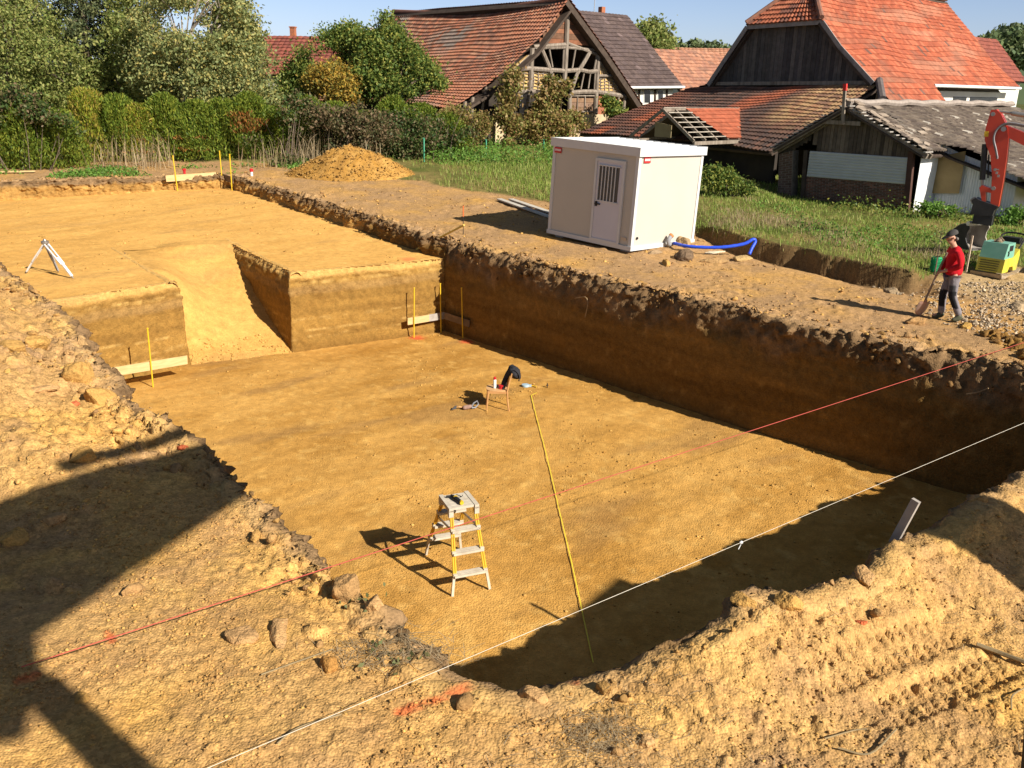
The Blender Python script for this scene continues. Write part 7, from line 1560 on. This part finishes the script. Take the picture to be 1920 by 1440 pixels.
# crumbs on the pit floor and terrace
x, y = ring(42000, 8.5, 40); cl = fbm(x, y, f=.8, o=4, g=.6, seed=341); dp_ = sdist(x, y, DEEP); foot = ss(-.7, -.05, dp_)
kp_ = (dp_ < -.02) * np.clip(.05 + 1.6 * ss(.05, .5, cl) + .5 * foot * ss(-.2, .3, cl), 0, 1); xx, yy = put(x, y, kp_)
rad = np.minimum(.006 * np.exp(rg.exponential(.42, len(xx))) * (.5 + np.hypot(xx, yy) / 18), .03); c = mixc(np.array([.40, .24, .07]), PALE, rg.random(len(xx))) * rg.uniform(.7, 1.1, (len(xx), 1)); scatter_clods("floor_crumbs", np.column_stack([xx, yy, floor_z(xx, yy)]), rad, IV0, IF0, c, 5)
td = sdist(x, y, TERR); kt_ = (td < -.05) * (dp_ > .05) * (sdist(x, y, ramp_poly) > .1) * np.clip(.04 + 1.4 * ss(.1, .5, cl) + .5 * ss(.5, .05, dp_) * ss(-.2, .3, cl), 0, 1); xx, yy = put(x, y, kt_)
rad = np.minimum(.010 * np.exp(rg.exponential(.45, len(xx))), .04) * (.6 + np.hypot(xx, yy) / 45); c = mixc(np.array([.44, .28, .09]), PALE, rg.random(len(xx))) * rg.uniform(.7, 1.1, (len(xx), 1)); scatter_clods("floor_crumbs", np.column_stack([xx, yy, terrace_zz(xx, yy)]), rad, IV0, IF0, c, 6)
# crumbs spilled at the foot of the ramp
S_ = -.06 + .22 * rg.random(900) ** 2; T_ = rg.uniform(0, 1, 900); pp = (a0_r := np.array(LB)) * 0
qx = (np.array(LB) + (np.array(LE) - np.array(LB)) * S_[:, None]) * (1 - T_[:, None]) + (np.array(RB) + (np.array(RE) - np.array(RB)) * S_[:, None]) * T_[:, None]
scatter_clods("ramp_crumbs", np.column_stack([qx, ramp_zz(S_, T_) + .05 * fbm(qx[:, 0], qx[:, 1], f=1.5, o=4, seed=131)]), np.minimum(.009 * np.exp(rg.exponential(.5, 900)), .04), IV0, IF0, mixc(np.array([.44, .28, .09]), PALE, rg.random(900)), 7)
# crumbs on the heap
th = rg.uniform(0, 6.283, 2600); rr_ = np.sqrt(rg.uniform(0, 1.1, 2600)); kx = np.argmin(np.abs(TH[None] - th[:, None]) + np.abs(RR[None] - np.minimum(rr_, 1)[:, None]) * 6, axis=1)
hx = X[kx] + rg.normal(0, .05, 2600); hy = Y[kx] + rg.normal(0, .05, 2600); scatter_clods("heap_crumbs", np.column_stack([hx, hy, Zm[kx] + .01]), np.minimum(.016 * np.exp(rg.exponential(.5, 2600)), .06), IV0, IF0, mixc(np.array([.33, .20, .07]), PALE * .72, rg.random(2600)) * rg.uniform(.75, 1.05, (2600, 1)), 8)
# gravel by the worker
x = rg.uniform(8.0, 16, 26000); y = rg.uniform(15.0, 21, 26000); n1 = fbm(x, y, f=.8, o=3, seed=351); fs = field_side(x, y); od = sdist(x, y, OUTER)
gvz = ss(8.2, 9.4, x - .8 * n1) * ss(15.2, 16.4, y - .3 * n1) * ss(.3, -.3, fs) * (.25 + .75 * ss(18.9, 17.8, y - .25 * (x - 10))); x, y = put(x, y, gvz * np.clip(.75 + n1, .15, 1))
rad = .022 * np.exp(rg.normal(0, .4, len(x))); tone = rg.random((len(x), 1)); c = np.array([.42, .37, .31]) * (.55 + .75 * tone) + np.array([.12, .1, .08]) * (tone > .8); scatter_clods("gravel", np.column_stack([x, y, ground_h(x, y)]), rad, IV1, IF1, c, 9, squash=.8, sink=.1)
x = rg.uniform(8.6, 12, 2600); y = rg.uniform(13.9, 16.2, 2600); od = sdist(x, y, OUTER); x, y = put(x, y, (od > .15) * (od < 2.2) * np.clip(.6 + fbm(x, y, f=1.3, o=2, seed=361) * 1.5, 0, 1)); rad = np.minimum(.022 * np.exp(rg.exponential(.6, len(x))), .11); c = mixc(np.array([.2, .12, .05]), np.array([.36, .22, .06]), rg.random(len(x))); scatter_clods("soil_clods", np.column_stack([x, y, ground_h(x, y)]), rad, IV1, IF1, c, 10, squash=.85, sink=.15)
# straw and plant litter
def straw(name, x, y, L, r, mat, seed):
    rg = np.random.default_rng(seed); n = len(x); a = rg.uniform(0, 6.283, n); d = np.stack([np.cos(a), np.sin(a), rg.normal(0, .2, n)], 1) * (L * rg.uniform(.4, 1.3, n))[:, None]; c = np.column_stack([x, y, ground_h(x, y) + .012]); s = np.stack([-np.sin(a), np.cos(a), np.zeros(n)], 1) * r
    md_ = c + ZZ * (rg.uniform(0, .25, n) * L * .5)[:, None]; v = np.stack([c - d / 2 - s, c - d / 2 + s, md_ + s, md_ - s, c + d / 2 + s, c + d / 2 - s], 1).reshape(-1, 3); i = np.arange(n)[:, None] * 6
    kind(mk(name, v, np.vstack([i + [0, 1, 2, 3], i + [3, 2, 4, 5]]), mat), 'stuff')
x, y = ring(5000, 4.2, 11, -2, 36); k = (sdist(x, y, OUTER) > .32) & (y < 12) & (rg.random(len(x)) < np.clip(.12 + .8 * fbm(x, y, f=.8, o=2, seed=371), 0, 1)); straw("straw", x[k], y[k], .10, .0022, LF_DRY, 91)
x, y = P(740, 1225)[:2]; n = 420; gx_ = rg.normal(P(740, 1222)[0], .22, n); gy_ = rg.normal(P(740, 1222)[1], .13, n); straw("straw", gx_, gy_, .16, .0022, LF_DRY, 92)
n = 300; gx_ = rg.normal(P(1120, 1385)[0], .14, n); gy_ = rg.normal(P(1120, 1385)[1], .12, n); straw("straw", gx_, gy_, .14, .002, LF_DRY, 93)
n = 46; ang = rg.uniform(0, 6.28, n); gx_ = np.r_[rg.normal(P(720, 1235)[0], .18, 26), rg.normal(P(672, 1135)[0], .1, 20)]; gy_ = np.r_[rg.normal(P(720, 1235)[1], .12, 26), rg.normal(P(672, 1135)[1], .12, 20)]
v, f = leaf_mesh(np.column_stack([gx_, gy_, ground_h(gx_, gy_) + .04]), .024, .6, rg, upbias=0); kind(mk("wilted_leaves", v, f, leafm("wilted", [(.10, .13, .05), (.17, .17, .07), (.08, .09, .035)], gain=1.3)), 'stuff')
